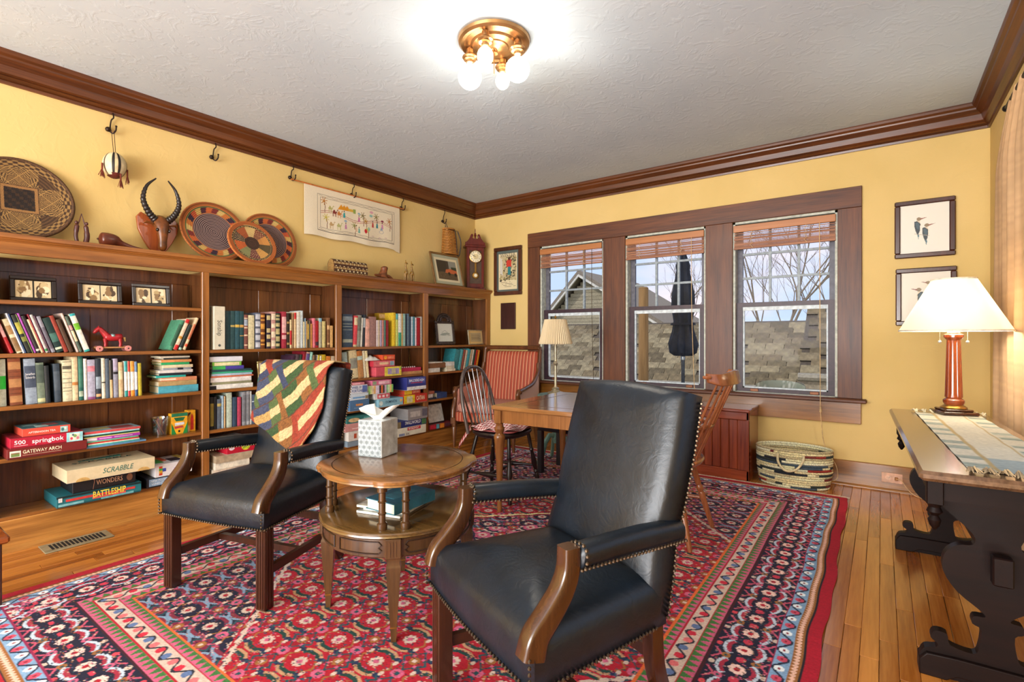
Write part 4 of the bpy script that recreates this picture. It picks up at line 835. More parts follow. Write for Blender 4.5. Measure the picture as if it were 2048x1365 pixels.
for xa, xb in ((X0+.085, 1.97), (2.055, 2.54), (2.625, X1-.085)):
    n = int((xb-xa)/.058); w = (xb-xa)/n
    for k in range(n): MB().bbox(xa+w*k+.0015, xa+w*(k+1)-.0015, Y0+.008, Y0+.021, .085, .485, .004).build('board', CH, cbn)
# ---------------------------------------------------------------- coiled rag basket
bkx, bky = 3.462, -.235; ba = .252; bb_ = .165; bkt = thing('rag_basket', 'oval coiled rag basket with rope handles by the cabinet', 'basket', (bkx, bky, 0))
NC = 17; CC = ['#b9ab86', '#d9cba2', '#8a2a20', '#2c3430', '#cfc093', '#22262e', '#9c8a62', '#d8c9a0', '#6a2a26', '#aa9c78', '#3c4a54', '#e0d4ae']
rr_ = random.Random(4)
for k in range(NC):
    z = .010+.0172*k; g = .93+.07*min(1, k/7)+.0015*k; pts = [(bkx+ba*g*math.cos(2*PI*j/56), bky+bb_*g*math.sin(2*PI*j/56), z) for j in range(57)]
    m = MB(); j = 0
    n = 8; allr = []
    m.tube(pts, .0098, n, caps=False)
    seg = 0; cols = []; cur = rr_.randrange(12) if k % 3 else rr_.choice((1, 4, 7, 11))
    for f in range(56):
        if rr_.random() < .09: cur = rr_.randrange(12) if rr_.random() < .75 else rr_.choice((1, 4, 7, 11))
        cols += [cur]*n
    m.m = cols; m.build('coil', [paint(c, .95, var=.25, nscale=120) for c in CC], bkt, smooth=70)
MB().pad([(bkx+ba*.9*math.cos(2*PI*j/40), bky+bb_*.9*math.sin(2*PI*j/40)) for j in range(40)], [(1, .003), (1, .012), (.5, .012)]).build('bottom', paint('#c7b88e', .9), bkt)
for s in (-1, 1):
    yy = lambda x: bky+s*(bb_*1.06*math.sqrt(max(0, 1-((x-bkx)/(ba*1.06))**2))+.012)
    P = [(bkx-.085, yy(bkx-.085), .265), (bkx-.08, yy(bkx-.08)+s*.006, .20), (bkx-.045, yy(bkx-.04)+s*.012, .15), (bkx, yy(bkx)+s*.014, .14), (bkx+.05, yy(bkx+.04)+s*.012, .165), (bkx+.085, yy(bkx+.08)+s*.006, .225), (bkx+.09, yy(bkx+.09), .265)]
    MB().tube(bez(P, 5), .0085, 8).build('handle', paint('#d6c79c', .95, nscale=150), bkt, smooth=70)
# ---------------------------------------------------------------- trestle desk with runner
DKW = wood('#0a0403', '#1d0d08', axis='y', coat=.05, rough=.5); DKX = wood('#0a0403', '#1d0d08', axis='x', coat=.05, rough=.5); [setattr(m_.node_tree.nodes['Principled BSDF'].inputs['Specular IOR Level'], 'default_value', .15) for m_ in (DKW, DKX)]
DTOP = wood('#3a2414', '#7a5a40', axis='y', coat=.6, rough=.2)
dk = thing('trestle_desk', 'long dark trestle desk with scrolled ends along the curtain', 'desk', (4.30, -1.85, 0)); dx0, dx1, dy0, dy1, dz = 4.085, 4.515, -2.685, -1.0, .73
MB().bbox(dx0, dx1, dy0, dy1, dz-.032, dz, .010).build('top', DTOP, dk)
for xx in (4.135, 4.455): MB().box(xx-.009, xx+.009, dy0+.13, dy1-.13, dz-.115, dz-.032).build('apron', DKW, dk)
for yy in (dy0+.13, dy1-.13): MB().box(4.135, 4.455, yy-.009, yy+.009, dz-.115, dz-.032).build('apron', DKX, dk)
half = [(.19, 0), (.19, .02), (.198, .05), (.185, .085), (.155, .095), (.150, .11), (.168, .125), (.158, .15), (.125, .148), (.118, .115), (.06, .105), (.045, .13), (.04, .19), (.062, .205), (.058, .23), (.03, .235), (.045, .255), (.10, .30), (.135, .36), (.132, .42), (.10, .455), (.06, .465), (.06, .50), (.12, .56), (.165, .60), (.165, .698)]
for yy in (-2.47, -1.25):
    hs = [(.19, 0)]+[(p.x, p.y) for p in bez([Vector((a, b, 0)) for a, b in half[1:-1]], 3)]+[half[-1]]; P = [(4.30+a, b) for a, b in hs]+[(4.30-a, b) for a, b in hs[::-1]]
    MB().prism(P, 'y', yy-.018, yy+.018).build('trestle_end', DKX, dk, smooth=25)
    foot = [(4.30+a, b) for a, b in ((.20, 0), (.20, .05), (.18, .075), (.10, .08), (-.10, .08), (-.18, .075), (-.20, .05), (-.20, 0), (-.13, 0), (-.10, .02), (.10, .02), (.13, 0))]
    MB().prism(foot, 'y', yy-.035, yy+.035).build('foot', DKX, dk, smooth=25, bevel=.003)
scal = []
for k in range(61):
    y = -2.50+1.28*k/60; scal.append((y, .44+.014*math.sin((y+2.5)/.16*2*PI)))
MB().prism(scal+[(-1.22, .385), (-2.50, .385)], 'x', 4.285, 4.315).build('stretcher', DKW, dk, smooth=25)
for yy in (-2.545, -1.175): MB().bbox(4.275, 4.325, yy-.02, yy+.02, .37, .46, .004).build('wedge', DKW, dk)
for x in (4.135, 4.455):
    for y in (dy0+.13, dy1-.13): MB().bbox(x-.022, x+.022, y-.022, y+.022, .60, dz-.032, .003).lathe([(.004, .515), (.014, .53), (.018, .548), (.010, .562), (.022, .575), (.016, .59), (.020, .60)], (x, y, 0), 14).build('drop_finial', DKW, dk)
rc = Cv(1.40, .27, 150, '#cfc9b4'); 
for k in range(int(1.40*150)):
    v_ = (k*7919) % 13
    if (k//9) % 5 in (1, 3): rc.a[:int(.07*150), k] = lin('#8f9a8c' if v_ % 2 else '#b3b8a6'); rc.a[-int(.07*150):, k] = lin('#7f8d86' if v_ % 3 else '#b9bda9')
for y0 in (.075, .19): rc.rect(0, y0, 1.40, y0+.008, '#b39c6a')
rc.rect(0, .085, .22, .19, '#9aa5a2'); rc.speck(.12)
rn = thing('table_runner', 'ivory woven runner with tasselled ends on the desk', 'table runner', (4.33, -1.86, .731))
ro = sheet('cloth', rc, lambda U, V: (4.465-.27*V+.012*np.sin(U*5)*0+.02*(1-U), -2.60+1.47*U, .7335+.0015*np.sin(U*40+V*3)), vcol(.95, bump=.4, bscale=400), rn)
for e, yy in ((-1, -2.60), (1, -1.13)):
    for k in range(9):
        x = 4.20+.28*k/8+(.02 if e < 0 else 0); q = MB()
        r2 = random.Random(k*3+e)
        for j in range(9): a = r2.uniform(-.5, .5); L = r2.uniform(.04, .06); q.tube([(x+r2.uniform(-.004, .004), yy, .735), (x+.02*a, yy+e*L*.5, .742+r2.uniform(0, .008)), (x+.04*a, yy+e*L, .735+r2.uniform(0, .006))], [.0035, .003, .0015], 4)
        q.build('tassel', paint('#a8906c' if e < 0 else '#c9bfa0', .95), rn)
dk.rotation_euler.z = rn.rotation_euler.z = math.radians(2.0); dk.location.x += .0; rn.location.y = -1.86
# column table lamp
lmx, lmy = 4.332, -1.135; lm = thing('table_lamp', 'lit table lamp with white cone shade and fluted wood column', 'lamp', (lmx, lmy, .7355)); zl = .7365
LMW = wood('#5a1c0a', '#a04a20', axis='z', coat=.6, rough=.15); TL_ = Matrix.Translation((lmx, lmy, zl)) @ Matrix.Rotation(math.radians(20), 4, 'Z')
MB(TL_).bbox(-.078, .078, -.078, .078, 0, .018, .004).bbox(-.062, .062, -.062, .062, .018, .030, .004).build('plinth', wood('#2a140c', '#4e2a18', axis='x', coat=.5, rough=.2), lm)
MB().lathe([(.056, .030), (.058, .036), (.044, .046), (.040, .05)], (lmx, lmy, zl), 28).build('brass_collar', BRASS, lm)
MB().lathe([(.040, .05), (.046, .062), (.046, .075), (.034, .085), (.032, .09)], (lmx, lmy, zl), 28).build('column_base', LMW, lm)
MB().lathe([(.029, .395), (.034, .402), (.042, .412), (.042, .425), (.030, .432)], (lmx, lmy, zl), 28).build('capital', LMW, lm)
MB().lathe([(.038, .09), (.037, .11), (.030, .38), (.030, .395)], (lmx, lmy, zl), 96, rmod=lambda a, i: 1 if i in (0, 3) else 1-.07*abs(math.sin(a*8))**.5).build('column', LMW, lm, smooth=20)
MB().lathe([(.020, .43), (.028, .436), (.018, .45), (.012, .46), (.012, .48)], (lmx, lmy, zl), 20).build('socket', paint('#d8cdb8', .3, .5), lm)
def shade_mat():
    m, nt, b = _new('lamp_shade_fabric'); b.inputs['Base Color'].default_value = (*lin('#f4efe0'), 1); b.inputs['Roughness'].default_value = .8
    tr = nt.nodes.new('ShaderNodeBsdfTranslucent'); tr.inputs['Color'].default_value = (*lin('#fbf3e0'), 1); mx = nt.nodes.new('ShaderNodeMixShader'); mx.inputs['Fac'].default_value = .55
    o = nt.nodes['Material Output']; nt.links.new(b.outputs[0], mx.inputs[1]); nt.links.new(tr.outputs[0], mx.inputs[2]); nt.links.new(mx.outputs[0], o.inputs['Surface']); return m
zs0, zs1 = at(1917, 661, 'x', lmx).z, at(1917, 552, 'x', lmx).z
dlm = (Vector((lmx, lmy, 0))-Vector((CAM.x, CAM.y, 0))).dot(FW); rs0 = 117/FPX*dlm/1.334; rs1 = 47/FPX*dlm/1.334
MB().lathe([(rs0, zs0), (rs1, zs1), (rs1-.003, zs1), (rs0-.003, zs0+.001)], (lmx, lmy, 0), 64, cap=False).build('shade', shade_mat(), lm)
for r_, z_ in ((rs0, zs0), (rs1, zs1)): MB().lathe([(r_+.001, z_-.004), (r_+.002, z_+.004), (r_-.004, z_+.004), (r_-.004, z_-.004), (r_+.001, z_-.004)], (lmx, lmy, 0), 64, cap=False).build('shade_trim', paint('#d5cdbb', .7), lm)
for s in (-1, 1):
    px_, py_ = lmx+s*.075*RT.x, lmy+s*.075*RT.y; MB().tube([(px_, py_, zs0+.03), (px_, py_, zs0-.055)], .0012, 5).ball((px_, py_, zs0-.06), .008, 10, 6).build('pull_chain', paint('#d9d4c6', .3, .6), lm)
    bu = MB().lathe([(.008, -.03), (.022, 0), (.028, .03), (.022, .055), (.008, .066)], (lmx+s*.045*RT.x, lmy+s*.045*RT.y, zs0+.045), 16); bu.build('bulb', glow('lamp_bulb_glow_%d' % s, (1, .84, .6), 14), lm)
MB().tube([(lmx, lmy, zl+.47), (lmx, lmy, zs1)], .004, 6).tube([(lmx-rs1, lmy, zs1-.01), (lmx+rs1, lmy, zs1-.01)], .002, 5).build('harp', BRASS, lm)
pl_ = bpy.data.lights.new('table_lamp_light', 'POINT'); pl_.energy = 20; pl_.color = (1, .94, .84); pl_.shadow_soft_size = .05; plo = bpy.data.objects.new('table_lamp_light', pl_); COL.objects.link(plo); plo.location = (lmx, lmy, zs0+.09)
# ---------------------------------------------------------------- curtain on the side wall
ct = thing('curtain', 'tan linen curtain hanging beside the table lamp', 'curtain', (4.588, -1.6, .02))
cc_ = Cv(1.0, 1.0, 150, '#c09c74'); cc_.a *= (.93+.14*NR.rand(150, 1, 1)); cc_.a *= (.95+.1*NR.rand(1, 150, 1))
def curP(U, V):
    y = -.37-1.72*U; ph = U*2*PI*9+.6*np.sin(U*11); gat = np.clip((V-.86)/.14, 0, 1); amp = .018*(1-.3*gat)
    return 4.588+amp*np.sin(ph)+.006*np.sin(ph*2.3+V*3), y-(.14*np.clip((V-.35)/.65, 0, 1)+.36*gat**1.5)*(1-U)-.02*np.sin(V*5), .03+2.43*V-.05*gat*np.abs(np.sin(ph*.5))*.5
cs = sheet('cloth', cc_, curP, vcol(.95, bump=.3, bscale=500), ct); md_ = cs.modifiers.new('t', 'SOLIDIFY'); md_.thickness = .003
MB().tube([(4.588, -.80, 2.44), (4.588, -3.6, 2.44)], .012, 10).ball((4.588, -.785, 2.44), .02, 10, 6).build('rod', paint('#1c1a1a', .4, .6), ct)
# ---------------------------------------------------------------- ceiling light
CLX, CLY = 2.335, -2.59; cl = thing('ceiling_light', 'brass flush ceiling light with four bare bulbs', 'ceiling light', (CLX, CLY, 2.55))
BR = paint('#b08658', .28, .8, nscale=12)
MB().lathe([(.001, -.06), (.03, -.058), (.05, -.05), (.075, -.046), (.080, -.040), (.115, -.036), (.125, -.026), (.150, -.024), (.160, -.032), (.178, -.032), (.190, -.022), (.194, -.008), (.186, -.0005)], (CLX, CLY, 2.75), 64, cap=False).build('canopy', BR, cl, smooth=25)
MB().lathe([(.020, -.075), (.014, -.062), (.022, -.058)], (CLX, CLY, 2.75), 20).tube([(CLX, CLY, 2.68), (CLX, CLY, 2.57)], .0025, 6).ball((CLX, CLY, 2.565), .006, 8, 5).build('pull_chain', BR, cl)
bulbs = [(at(940, 158, 'z', 2.555), .064, 1), (at(970, 108, 'z', 2.60), .042, 0), (at(1037, 142, 'z', 2.555), .064, 1), (at(1005, 160, 'z', 2.60), .040, 0)]
for k, (p, r, big) in enumerate(bulbs):
    d = Vector((p.x-CLX, p.y-CLY, 0)); d = d.normalized()*.136; x, y = CLX+d.x, CLY+d.y
    ar = MB().lathe([(.012, 2.738), (.014, 2.732), (.008, 2.724), (.018, 2.716), (.020, 2.692), (.024, 2.688), (.040, 2.676), (.042, 2.670), (.030, 2.662), (.034, 2.658), (.020, 2.654), (.019, 2.642)][::-1], (x, y, 0), 24).build('socket_arm', BR, cl, smooth=25)
    zc = 2.642-r*1.22; prof = [(.013, 2.644), (.014, 2.63)]+[(r*math.sin(a), zc+r*math.cos(a)) for a in np.linspace(.45 if big else .6, PI-.02, 12)]
    if not big: prof = [(.012, 2.644), (.013, 2.63)]+[(r*math.sin(a)*1.0, zc+r*1.15*math.cos(a)) for a in np.linspace(.6, PI-.02, 12)]
    MB().lathe(prof[::-1], (x, y, 0), 24).build('bulb', glow('bulb_glow_%d' % k, (1, .93, .80) if big else (1, .9, .62), 9 if big else 3.0), cl, smooth=80)
    L = bpy.data.lights.new('ceiling_bulb_light', 'POINT'); L.energy = 5.5 if big else 2.0; L.color = (1, .92, .80); L.shadow_soft_size = .05; lo = bpy.data.objects.new('ceiling_bulb_light', L); COL.objects.link(lo); lo.location = (x, y, zc-r-.06)
# ---------------------------------------------------------------- low wooden stool cut by the picture's edge
cp = at(21, 1072, 'z', .30); ls = thing('low_stool', 'corner of a low wooden stool beside the floor register', 'stool', (cp.x-.2, cp.y-.2, 0))
MB().bbox(cp.x-.34, cp.x, cp.y-.40, cp.y, .268, .30, .008).build('top', wood('#5a2408', '#a0521c', axis='y', coat=.5, rough=.25), ls)
for a in (-.04, -.30):
    for b in (-.04, -.36): MB().bbox(cp.x+a-.018, cp.x+a+.018, cp.y+b-.018, cp.y+b+.018, 0, .268, .003).build('leg', MAH, ls)
# ---------------------------------------------------------------- built-in bookcase
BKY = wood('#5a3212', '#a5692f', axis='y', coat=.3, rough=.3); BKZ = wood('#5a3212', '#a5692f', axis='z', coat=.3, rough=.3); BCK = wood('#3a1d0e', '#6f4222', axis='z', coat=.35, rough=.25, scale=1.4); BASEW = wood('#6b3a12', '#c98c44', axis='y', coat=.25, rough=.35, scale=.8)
XB = .245; PY = [(-4.255, -4.195), (-3.180, -3.133), (-2.123, -2.064), (-1.091, -1.028), (-.075, -.012)]; SZ = [1.060, .777, .497, .185]
bc = thing('bookcase', 'long built-in oak bookcase of four bays along the yellow wall', 'bookcase', (.12, -2.13, 0))
for k, (a, b) in enumerate(PY):
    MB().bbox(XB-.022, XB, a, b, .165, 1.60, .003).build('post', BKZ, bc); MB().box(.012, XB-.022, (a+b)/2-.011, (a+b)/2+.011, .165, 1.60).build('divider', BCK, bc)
MB().bbox(XB-.024, XB+.002, PY[0][0], -.012, 1.597, 1.668, .002).build('frieze', BKY, bc)
cpn = [(0, 1.660), (XB+.006, 1.660), (XB+.010, 1.668), (XB+.016, 1.670), (XB+.020, 1.677), (XB+.030, 1.680), (XB+.032, 1.700), (XB+.029, 1.704), (0, 1.704)]
MB().rings([[(x, y, z) for x, z in cpn] for y in (PY[0][0]-.03, -.001)]).build('cap', BKY, bc, smooth=20)
for k in range(4):
    y0, y1 = PY[k][1]-.018, PY[k+1][0]+.018; ym = (PY[k][1]+PY[k+1][0])/2
    for q, z in enumerate(([1.349] if k == 0 else [])+SZ): MB().bbox(.012, XB-.005, y0, y1, z-.022, z, .002).build('shelf', BKY, bc)
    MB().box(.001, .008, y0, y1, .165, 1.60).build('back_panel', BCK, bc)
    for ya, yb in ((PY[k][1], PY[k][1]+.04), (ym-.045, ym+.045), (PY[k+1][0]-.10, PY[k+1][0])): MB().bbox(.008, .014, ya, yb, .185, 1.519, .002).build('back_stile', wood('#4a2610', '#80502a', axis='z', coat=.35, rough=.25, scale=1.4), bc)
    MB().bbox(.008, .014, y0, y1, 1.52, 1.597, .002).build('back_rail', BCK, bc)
MB().bbox(.20, XB+.004, PY[0][0], -.012, .018, .166, .003).build('plinth', BASEW, bc)
MB().rings([[(x, y, z) for x, z in ((.20, 0), (XB+.030, 0), (XB+.028, .012), (XB+.016, .020), (XB+.004, .026), (.20, .026))] for y in (PY[0][0], -.012)]).build('shoe_moulding', BASEW, bc, smooth=20)
# ---------------------------------------------------------------- books and boxes
PAGE = stripes('page_block', 'z', 400, [(0, '#cfc4a4'), (.5, '#e2d8bc'), (1, '#cfc4a4')]); PAGEY = stripes('page_block_standing', 'y', 400, [(0, '#cfc4a4'), (.5, '#e2d8bc'), (1, '#cfc4a4')])
BOOKS = {}
def book(name, label, group, y, z, t, h, d, col, lean=0.0, xs=.213, bands=(), title=None, rough=.5, tcol='#e9dcb0', tsize=.016, tw=None, ht=()):
    # standing book: spine towards +x, thickness along y; lean > 0 tips its head towards -y
    T = Matrix.Translation((xs, y, z)) @ Matrix.Rotation(lean, 4, 'X')
    o = thing(name, label, 'book', (xs-d/2, y, z), 0, group); c = min(.003, t*.14)
    m = MB(T); N = 5
    sp = [(.0025*math.sin(PI*k/N), t*k/N) for k in range(N+1)]
    poly = [(x-.002, yy) for x, yy in sp]+[(-d, t), (-d, t-c), (-.008, t-c), (-.008, c), (-d, c), (-d, 0)]
    m.prism(poly, 'z', 0, h); m.build('cover', paint(col, rough, var=.10, nscale=60), o, smooth=25)
    MB(T).box(-d+.004, -.008, c, t-c, .003, h-.004).build('pages', PAGEY, o, smooth=0)
    for b in bands:
        z0, z1, bc_ = b; mm = MB(T); mm.rings([[(x-.002+.0005, yy*.98+.01*t, zz*h) for x, yy in sp] for zz in (z0, z1)], False, False, closed=False); mm.build('spine_band', paint(bc_, .5), o, smooth=0)
    if title:
        tm = paint(tcol, .5); Rm = T.to_3x3() @ FSP; s_ = min(tsize, t*.62); L = tw or h*.62
        letters(title, s_, tm, T @ Vector((.0018, t/2, h*.5+L/2)), o, rot=Rm, width=L)
    for s_, zf, wf, hc in ht: letters(s_, .019, paint(hc, .5), T @ Vector((.0018, t*(1-wf)/2, h*zf)), o, rot=T.to_3x3() @ FX, width=t*wf)
    return o
def row(items, shelf, where, group, lean=lambda i, n: 0.0, xs=.213, dep=.165):
    n = len(items)
    for i, it in enumerate(items):
        uL, uR, vT, col, desc = it[:5]; ex = it[5] if len(it) > 5 else {}
        a = math.radians(lean(i, n)); yL, yR = at(uL, 690, 'x', xs).y, at(uR, 690, 'x', xs).y; ztop = at((uL+uR)/2, vT, 'x', xs).z
        t = max(.006, (yR-yL)*math.cos(a)-.0008); h = max(.08, (ztop-shelf)/max(.5, math.cos(a))-(t*abs(math.sin(a)))*.5)
        lab = ex.get('label') or '%s, %s %s' % (desc, ORD[i], where)
        T0 = (yR-t*math.cos(a), shelf+.0006) if a > 0 else (yL, shelf+.0006+t*math.sin(-a))      # the lower corner stays on the shelf
        book('book', lab, group, T0[0], T0[1], t, h, min(dep, .19), col, a, xs, ex.get('bands', ()), ex.get('title'), ex.get('rough', .5), ex.get('tc', '#e9dcb0'), ex.get('ts', .016), ex.get('tw'), ex.get('ht', ()))
def slab(name, label, cat, group, y0, y1, z0, z1, xf, d, col, kind='box', top=None, rough=.45, art=(), split=None):
    # a box or book lying flat: front towards +x; it stays between the posts of its bay
    for k in range(4):
        if PY[k][0] < (y0+y1)/2 < PY[k+1][1]: y0, y1 = max(y0, PY[k][1]+.003), min(y1, PY[k+1][0]-.003)
    o = thing(name, label, cat, (xf-d/2, (y0+y1)/2, z0), 0, group)
    if kind == 'book':
        c = min(.0028, (z1-z0)*.16); MB().box(xf-d, xf-.004, y0, y1, z0, z0+c).box(xf-d, xf-.004, y0, y1, z1-c, z1).bbox(xf-.006, xf, y0, y1, z0, z1, .0015).build('cover', paint(col, rough), o, smooth=0)
        MB().box(xf-d+.004, xf-.006, y0+.004, y1-.004, z0+c, z1-c).build('pages', PAGE, o, smooth=0)
    elif kind == 'magazine':
        MB().box(xf-d, xf, y0, y1, z0, z1).build('issue', paint(col, .3), o, smooth=0)
    else:
        zl_ = z0+(z1-z0)*(split if split is not None else .12)
        MB().bbox(xf-d+.0015, xf-.0015, y0+.0015, y1-.0015, z0, z1-.002, .0008).build('tray', paint(mul(col, .75) if split is None else split and '#e6e6e2', rough, var=.03), o); MB().bbox(xf-d, xf, y0, y1, zl_, z1, .001).build('lid', paint(col, rough, var=.04), o)
    W, H = y1-y0, z1-z0
    for ka, a in enumerate(art):
        q_ = .0004*(ka+1)
        if a[0] == 'r':                                             # coloured panel on the front: u0, v0, u1, v1 in 0..1
            _, u0, v0, u1, v1, c = a; MB().box(xf, xf+q_, y0+W*u0, y0+W*u1, z0+H*v0, z0+H*v1).build('printed_panel', paint(c, rough), o, smooth=0)
        elif a[0] == 'rt':
            _, u0, v0, u1, v1, c = a; MB().box(xf-d*(1-v0), xf-d*(1-v1), y0+W*u0, y0+W*u1, z1, z1+q_).build('printed_panel', paint(c, rough), o, smooth=0)
        elif a[0] == 't':                                           # lettering on the front: text, u, v, height, width, colour
            _, s, u, v, hh, ww, c = a[:7]; letters(s, H*hh*1.38, paint(c, .5), (xf+q_+.0002, y0+W*u, z0+H*v), o, width=W*ww, shear=a[7] if len(a) > 7 else 0, bold=a[8] if len(a) > 8 else 0)
        elif a[0] == 'tt':                                          # lettering on the lid
            _, s, u, v, hh, ww, c = a[:7]; letters(s, d*hh, paint(c, .5), (xf-d*(1-v), y0+W*u, z1+q_+.0002), o, rot=Matrix(((0, -1, 0), (1, 0, 0), (0, 0, 1))), width=W*ww, shear=a[7] if len(a) > 7 else 0)
        elif a[0] == 'e':
            _, u, v, ru, rv, c = a; MB().rings([[(xf+q, y0+W*(u+ru*math.cos(2*PI*k/20)), max(z0+.0005, min(z1-.0005, z0+H*(v+rv*math.sin(2*PI*k/20))))) for k in range(20)] for q in (0, q_)], False, True).build('printed_spot', paint(c, rough), o, smooth=0)
    return o
def pxbox(name, label, cat, group, uL, vT, uR, vB, xf, d, col, z0=None, h=None, **k):
    a, b = at(uL, vB, 'x', xf), at(uR, vB, 'x', xf); zt = at(uL, vT, 'x', xf).z; zb = a.z if z0 is None else z0
    return slab(name, label, cat, group, a.y, b.y, zb, zb+h if h else zt, xf, d, col, **k)
# ---------------------------------------------------------------- what stands in bay one
SA, SB, SC, SD, SE = SZ[0], SZ[1], SZ[2], SZ[3], 1.349
w1 = 'in the slanting row beside the toy horse'; g1 = 'slanting books beside the toy horse'
row([(19.5, 27.5, 636, '#b01420', 'red paperback', dict(bands=[(.45, .80, '#d8a0a0')])), (33, 45, 639, '#cfc3a0', 'cream book with torn brown jacket', dict(bands=[(.05, .45, '#8a6a42'), (.55, .8, '#a07c50')])), (45.5, 50, 628, '#cdd3da', 'thin silver book'), (50.5, 53.5, 629, '#26406e', 'thin navy striped book'),
     (54, 64.5, 631, '#1d231c', 'black book with yellow lettering', dict(bands=[(.5, .8, '#a8a23c'), (.30, .42, '#7d8034')])), (65, 67.5, 630, '#5c6a2e', 'thin olive book'), (68, 73, 628, '#9a3a9a', 'thin magenta book'), (73.5, 81.5, 633, '#23201f', 'charcoal book', dict(bands=[(.05, .1, '#cfc7b4')])),
     (82, 87.5, 640, '#d8b68e', 'small peach book'), (88, 90.5, 630, '#861a2a', 'thin crimson book'), (91, 97.5, 631, '#b9b6b0', 'pale grey book', dict(bands=[(.04, .1, '#2a7a3a')])), (98, 102, 633, '#4a2338', 'thin plum book'), (102.5, 111, 634, '#8b8994', 'grey book with mottled spine', dict(bands=[(.1, .7, '#5f5a66')])),
     (112, 127, 637, '#12302e', 'thick dark green book', dict(bands=[(.08, .14, '#c9cfae'), (.3, .55, '#3f6a60')])), (128, 137, 633, '#8c3324', 'brick red book'), (138, 147, 640, '#4a3222', 'dark brown book'), (153, 158, 628, '#c9b0a4', 'pale pink book'), (158.5, 165, 634, '#4a5a4e', 'sage green book', dict(bands=[(.3, .6, '#d8c8a0'), (.62, .75, '#cf8c8c')])), (168, 180, 629, '#d9d6c8', 'white paperback with green label', dict(bands=[(.58, .75, '#6cae28'), (.94, 1.0, '#2aa0a4'), (0, .05, '#2a9a94')]))],
    SA, w1, g1, lambda i, n: 18)
g2 = 'books tipped against the bay one post'
row([(336.5, 345, 641, '#4a8a6a', 'green book', dict(bands=[(.12, .86, '#2f5a44')])), (347, 355.5, 639, '#d9c3a8', 'cream book with red head and foot', dict(bands=[(0, .16, '#c02020'), (.88, 1, '#c02020'), (.36, .44, '#b8862c')])), (357, 363.6, 650, '#22302e', 'small black-green book', dict(bands=[(0, .09, '#9fc0b0')])), (366, 372, 636, '#d6bd96', 'tan book with red lettering', dict(bands=[(.1, .18, '#cf4a2a'), (.32, .8, '#b86a48')]))],
    SA, 'of four books tipped against the post', g2, lambda i, n: -21)
w3 = 'in the row under the slanting books'; g3 = 'upright row under the slanting books'
BL = lambda *z: [(a, a+.012, '#5a2a14') for a in z]
row([(-3, 13.3, 719, '#a9ab98', 'stone grey book with green band', dict(bands=[(.36, .64, '#1ca02c')])), (20, 46, 717, '#7a4026', 'brown leather book with gilt panels', dict(bands=[(.06, .20, '#a8764a'), (.38, .56, '#a8764a'), (.76, .92, '#a8764a')]+BL(.24, .33, .6, .7))), (52, 75, 718, '#8a97a6', 'steel grey book with dark panel', dict(bands=[(.36, .84, '#3f4a5c')], ht=[('Jonathan', .66, .84, '#e6e8ea'), ('Edwards', .585, .84, '#e6e8ea')])), (75.5, 91.5, 726, '#6f7d6a', 'mottled green book', dict(bands=[(.03, .12, '#b9b88a'), (.5, .95, '#44524a')])),
     (92, 101.5, 732, '#1c2227', 'short black book'), (110, 123, 728, '#33404c', 'dark slate book', dict(bands=[(.3, .8, '#47525c')])), (126, 144.5, 721, '#cfc6a4', 'thick ivory book with ruled spine', dict(bands=[(a, a+.012, '#4a463a') for a in (.24, .32, .44, .54, .70, .95)]+[(.78, .86, '#5d584a')])), (145, 157, 714, '#d3bf98', 'tall sand-coloured book', dict(bands=[(.35, .42, '#b5763c')])), (158, 167.5, 711, '#1e5a50', 'tall narrow green book', dict(bands=[(.28, .92, '#38705e'), (.08, .2, '#9fb09a')])), (168.5, 175.5, 718, '#ddd3cc', 'thin off-white book'),
     (176, 191.5, 720, '#a7a5b8', 'lavender grey book with pink foot', dict(bands=[(0, .06, '#8e4f7c'), (.70, .84, '#c97a86')])), (192.5, 203, 718, '#2a333d', 'black book with small panels', dict(bands=[(.05, .12, '#c99a6a'), (.25, .55, '#8a98a4')])), (204, 211.5, 717, '#d5cfb8', 'thin cream book', dict(bands=[(.38, .41, '#3a352c')])), (212, 220, 718, '#4d5a68', 'slate blue book'), (220.5, 226.5, 721, '#c8aa7c', 'book half black half tan', dict(bands=[(.48, 1, '#26241f')])), (227.5, 237, 718, '#8e8f9e', 'violet grey book', dict(bands=[(.60, .66, '#1a1a22'), (.7, 1, '#a39ab0')])),
     (238, 247, 725, '#cdb083', 'tan book with red edge', dict(bands=[(.5, .75, '#d8c9a0')])), (249.5, 256, 723, '#e4e1d8', 'white book with teal ends', dict(bands=[(0, .17, '#2a8c84'), (.70, 1, '#3a9a9a')])), (256.5, 261.5, 723, '#e4ded2', 'white book with red ends', dict(bands=[(0, .16, '#c0282c'), (.70, 1, '#c2402e')])), (262, 270, 723, '#e6e2d6', 'white book with orange ends', dict(bands=[(0, .17, '#d8862a'), (.70, 1, '#d8923c')])), (270.5, 276, 724, '#dfe0e4', 'white book with blue ends', dict(bands=[(0, .18, '#30507e'), (.70, 1, '#5a7aa0')])), (277, 284, 727, '#b8a832', 'mustard yellow book')],
    SB, w3, g3, lambda i, n: 2.6 if 0 < i < 6 else 1.2)
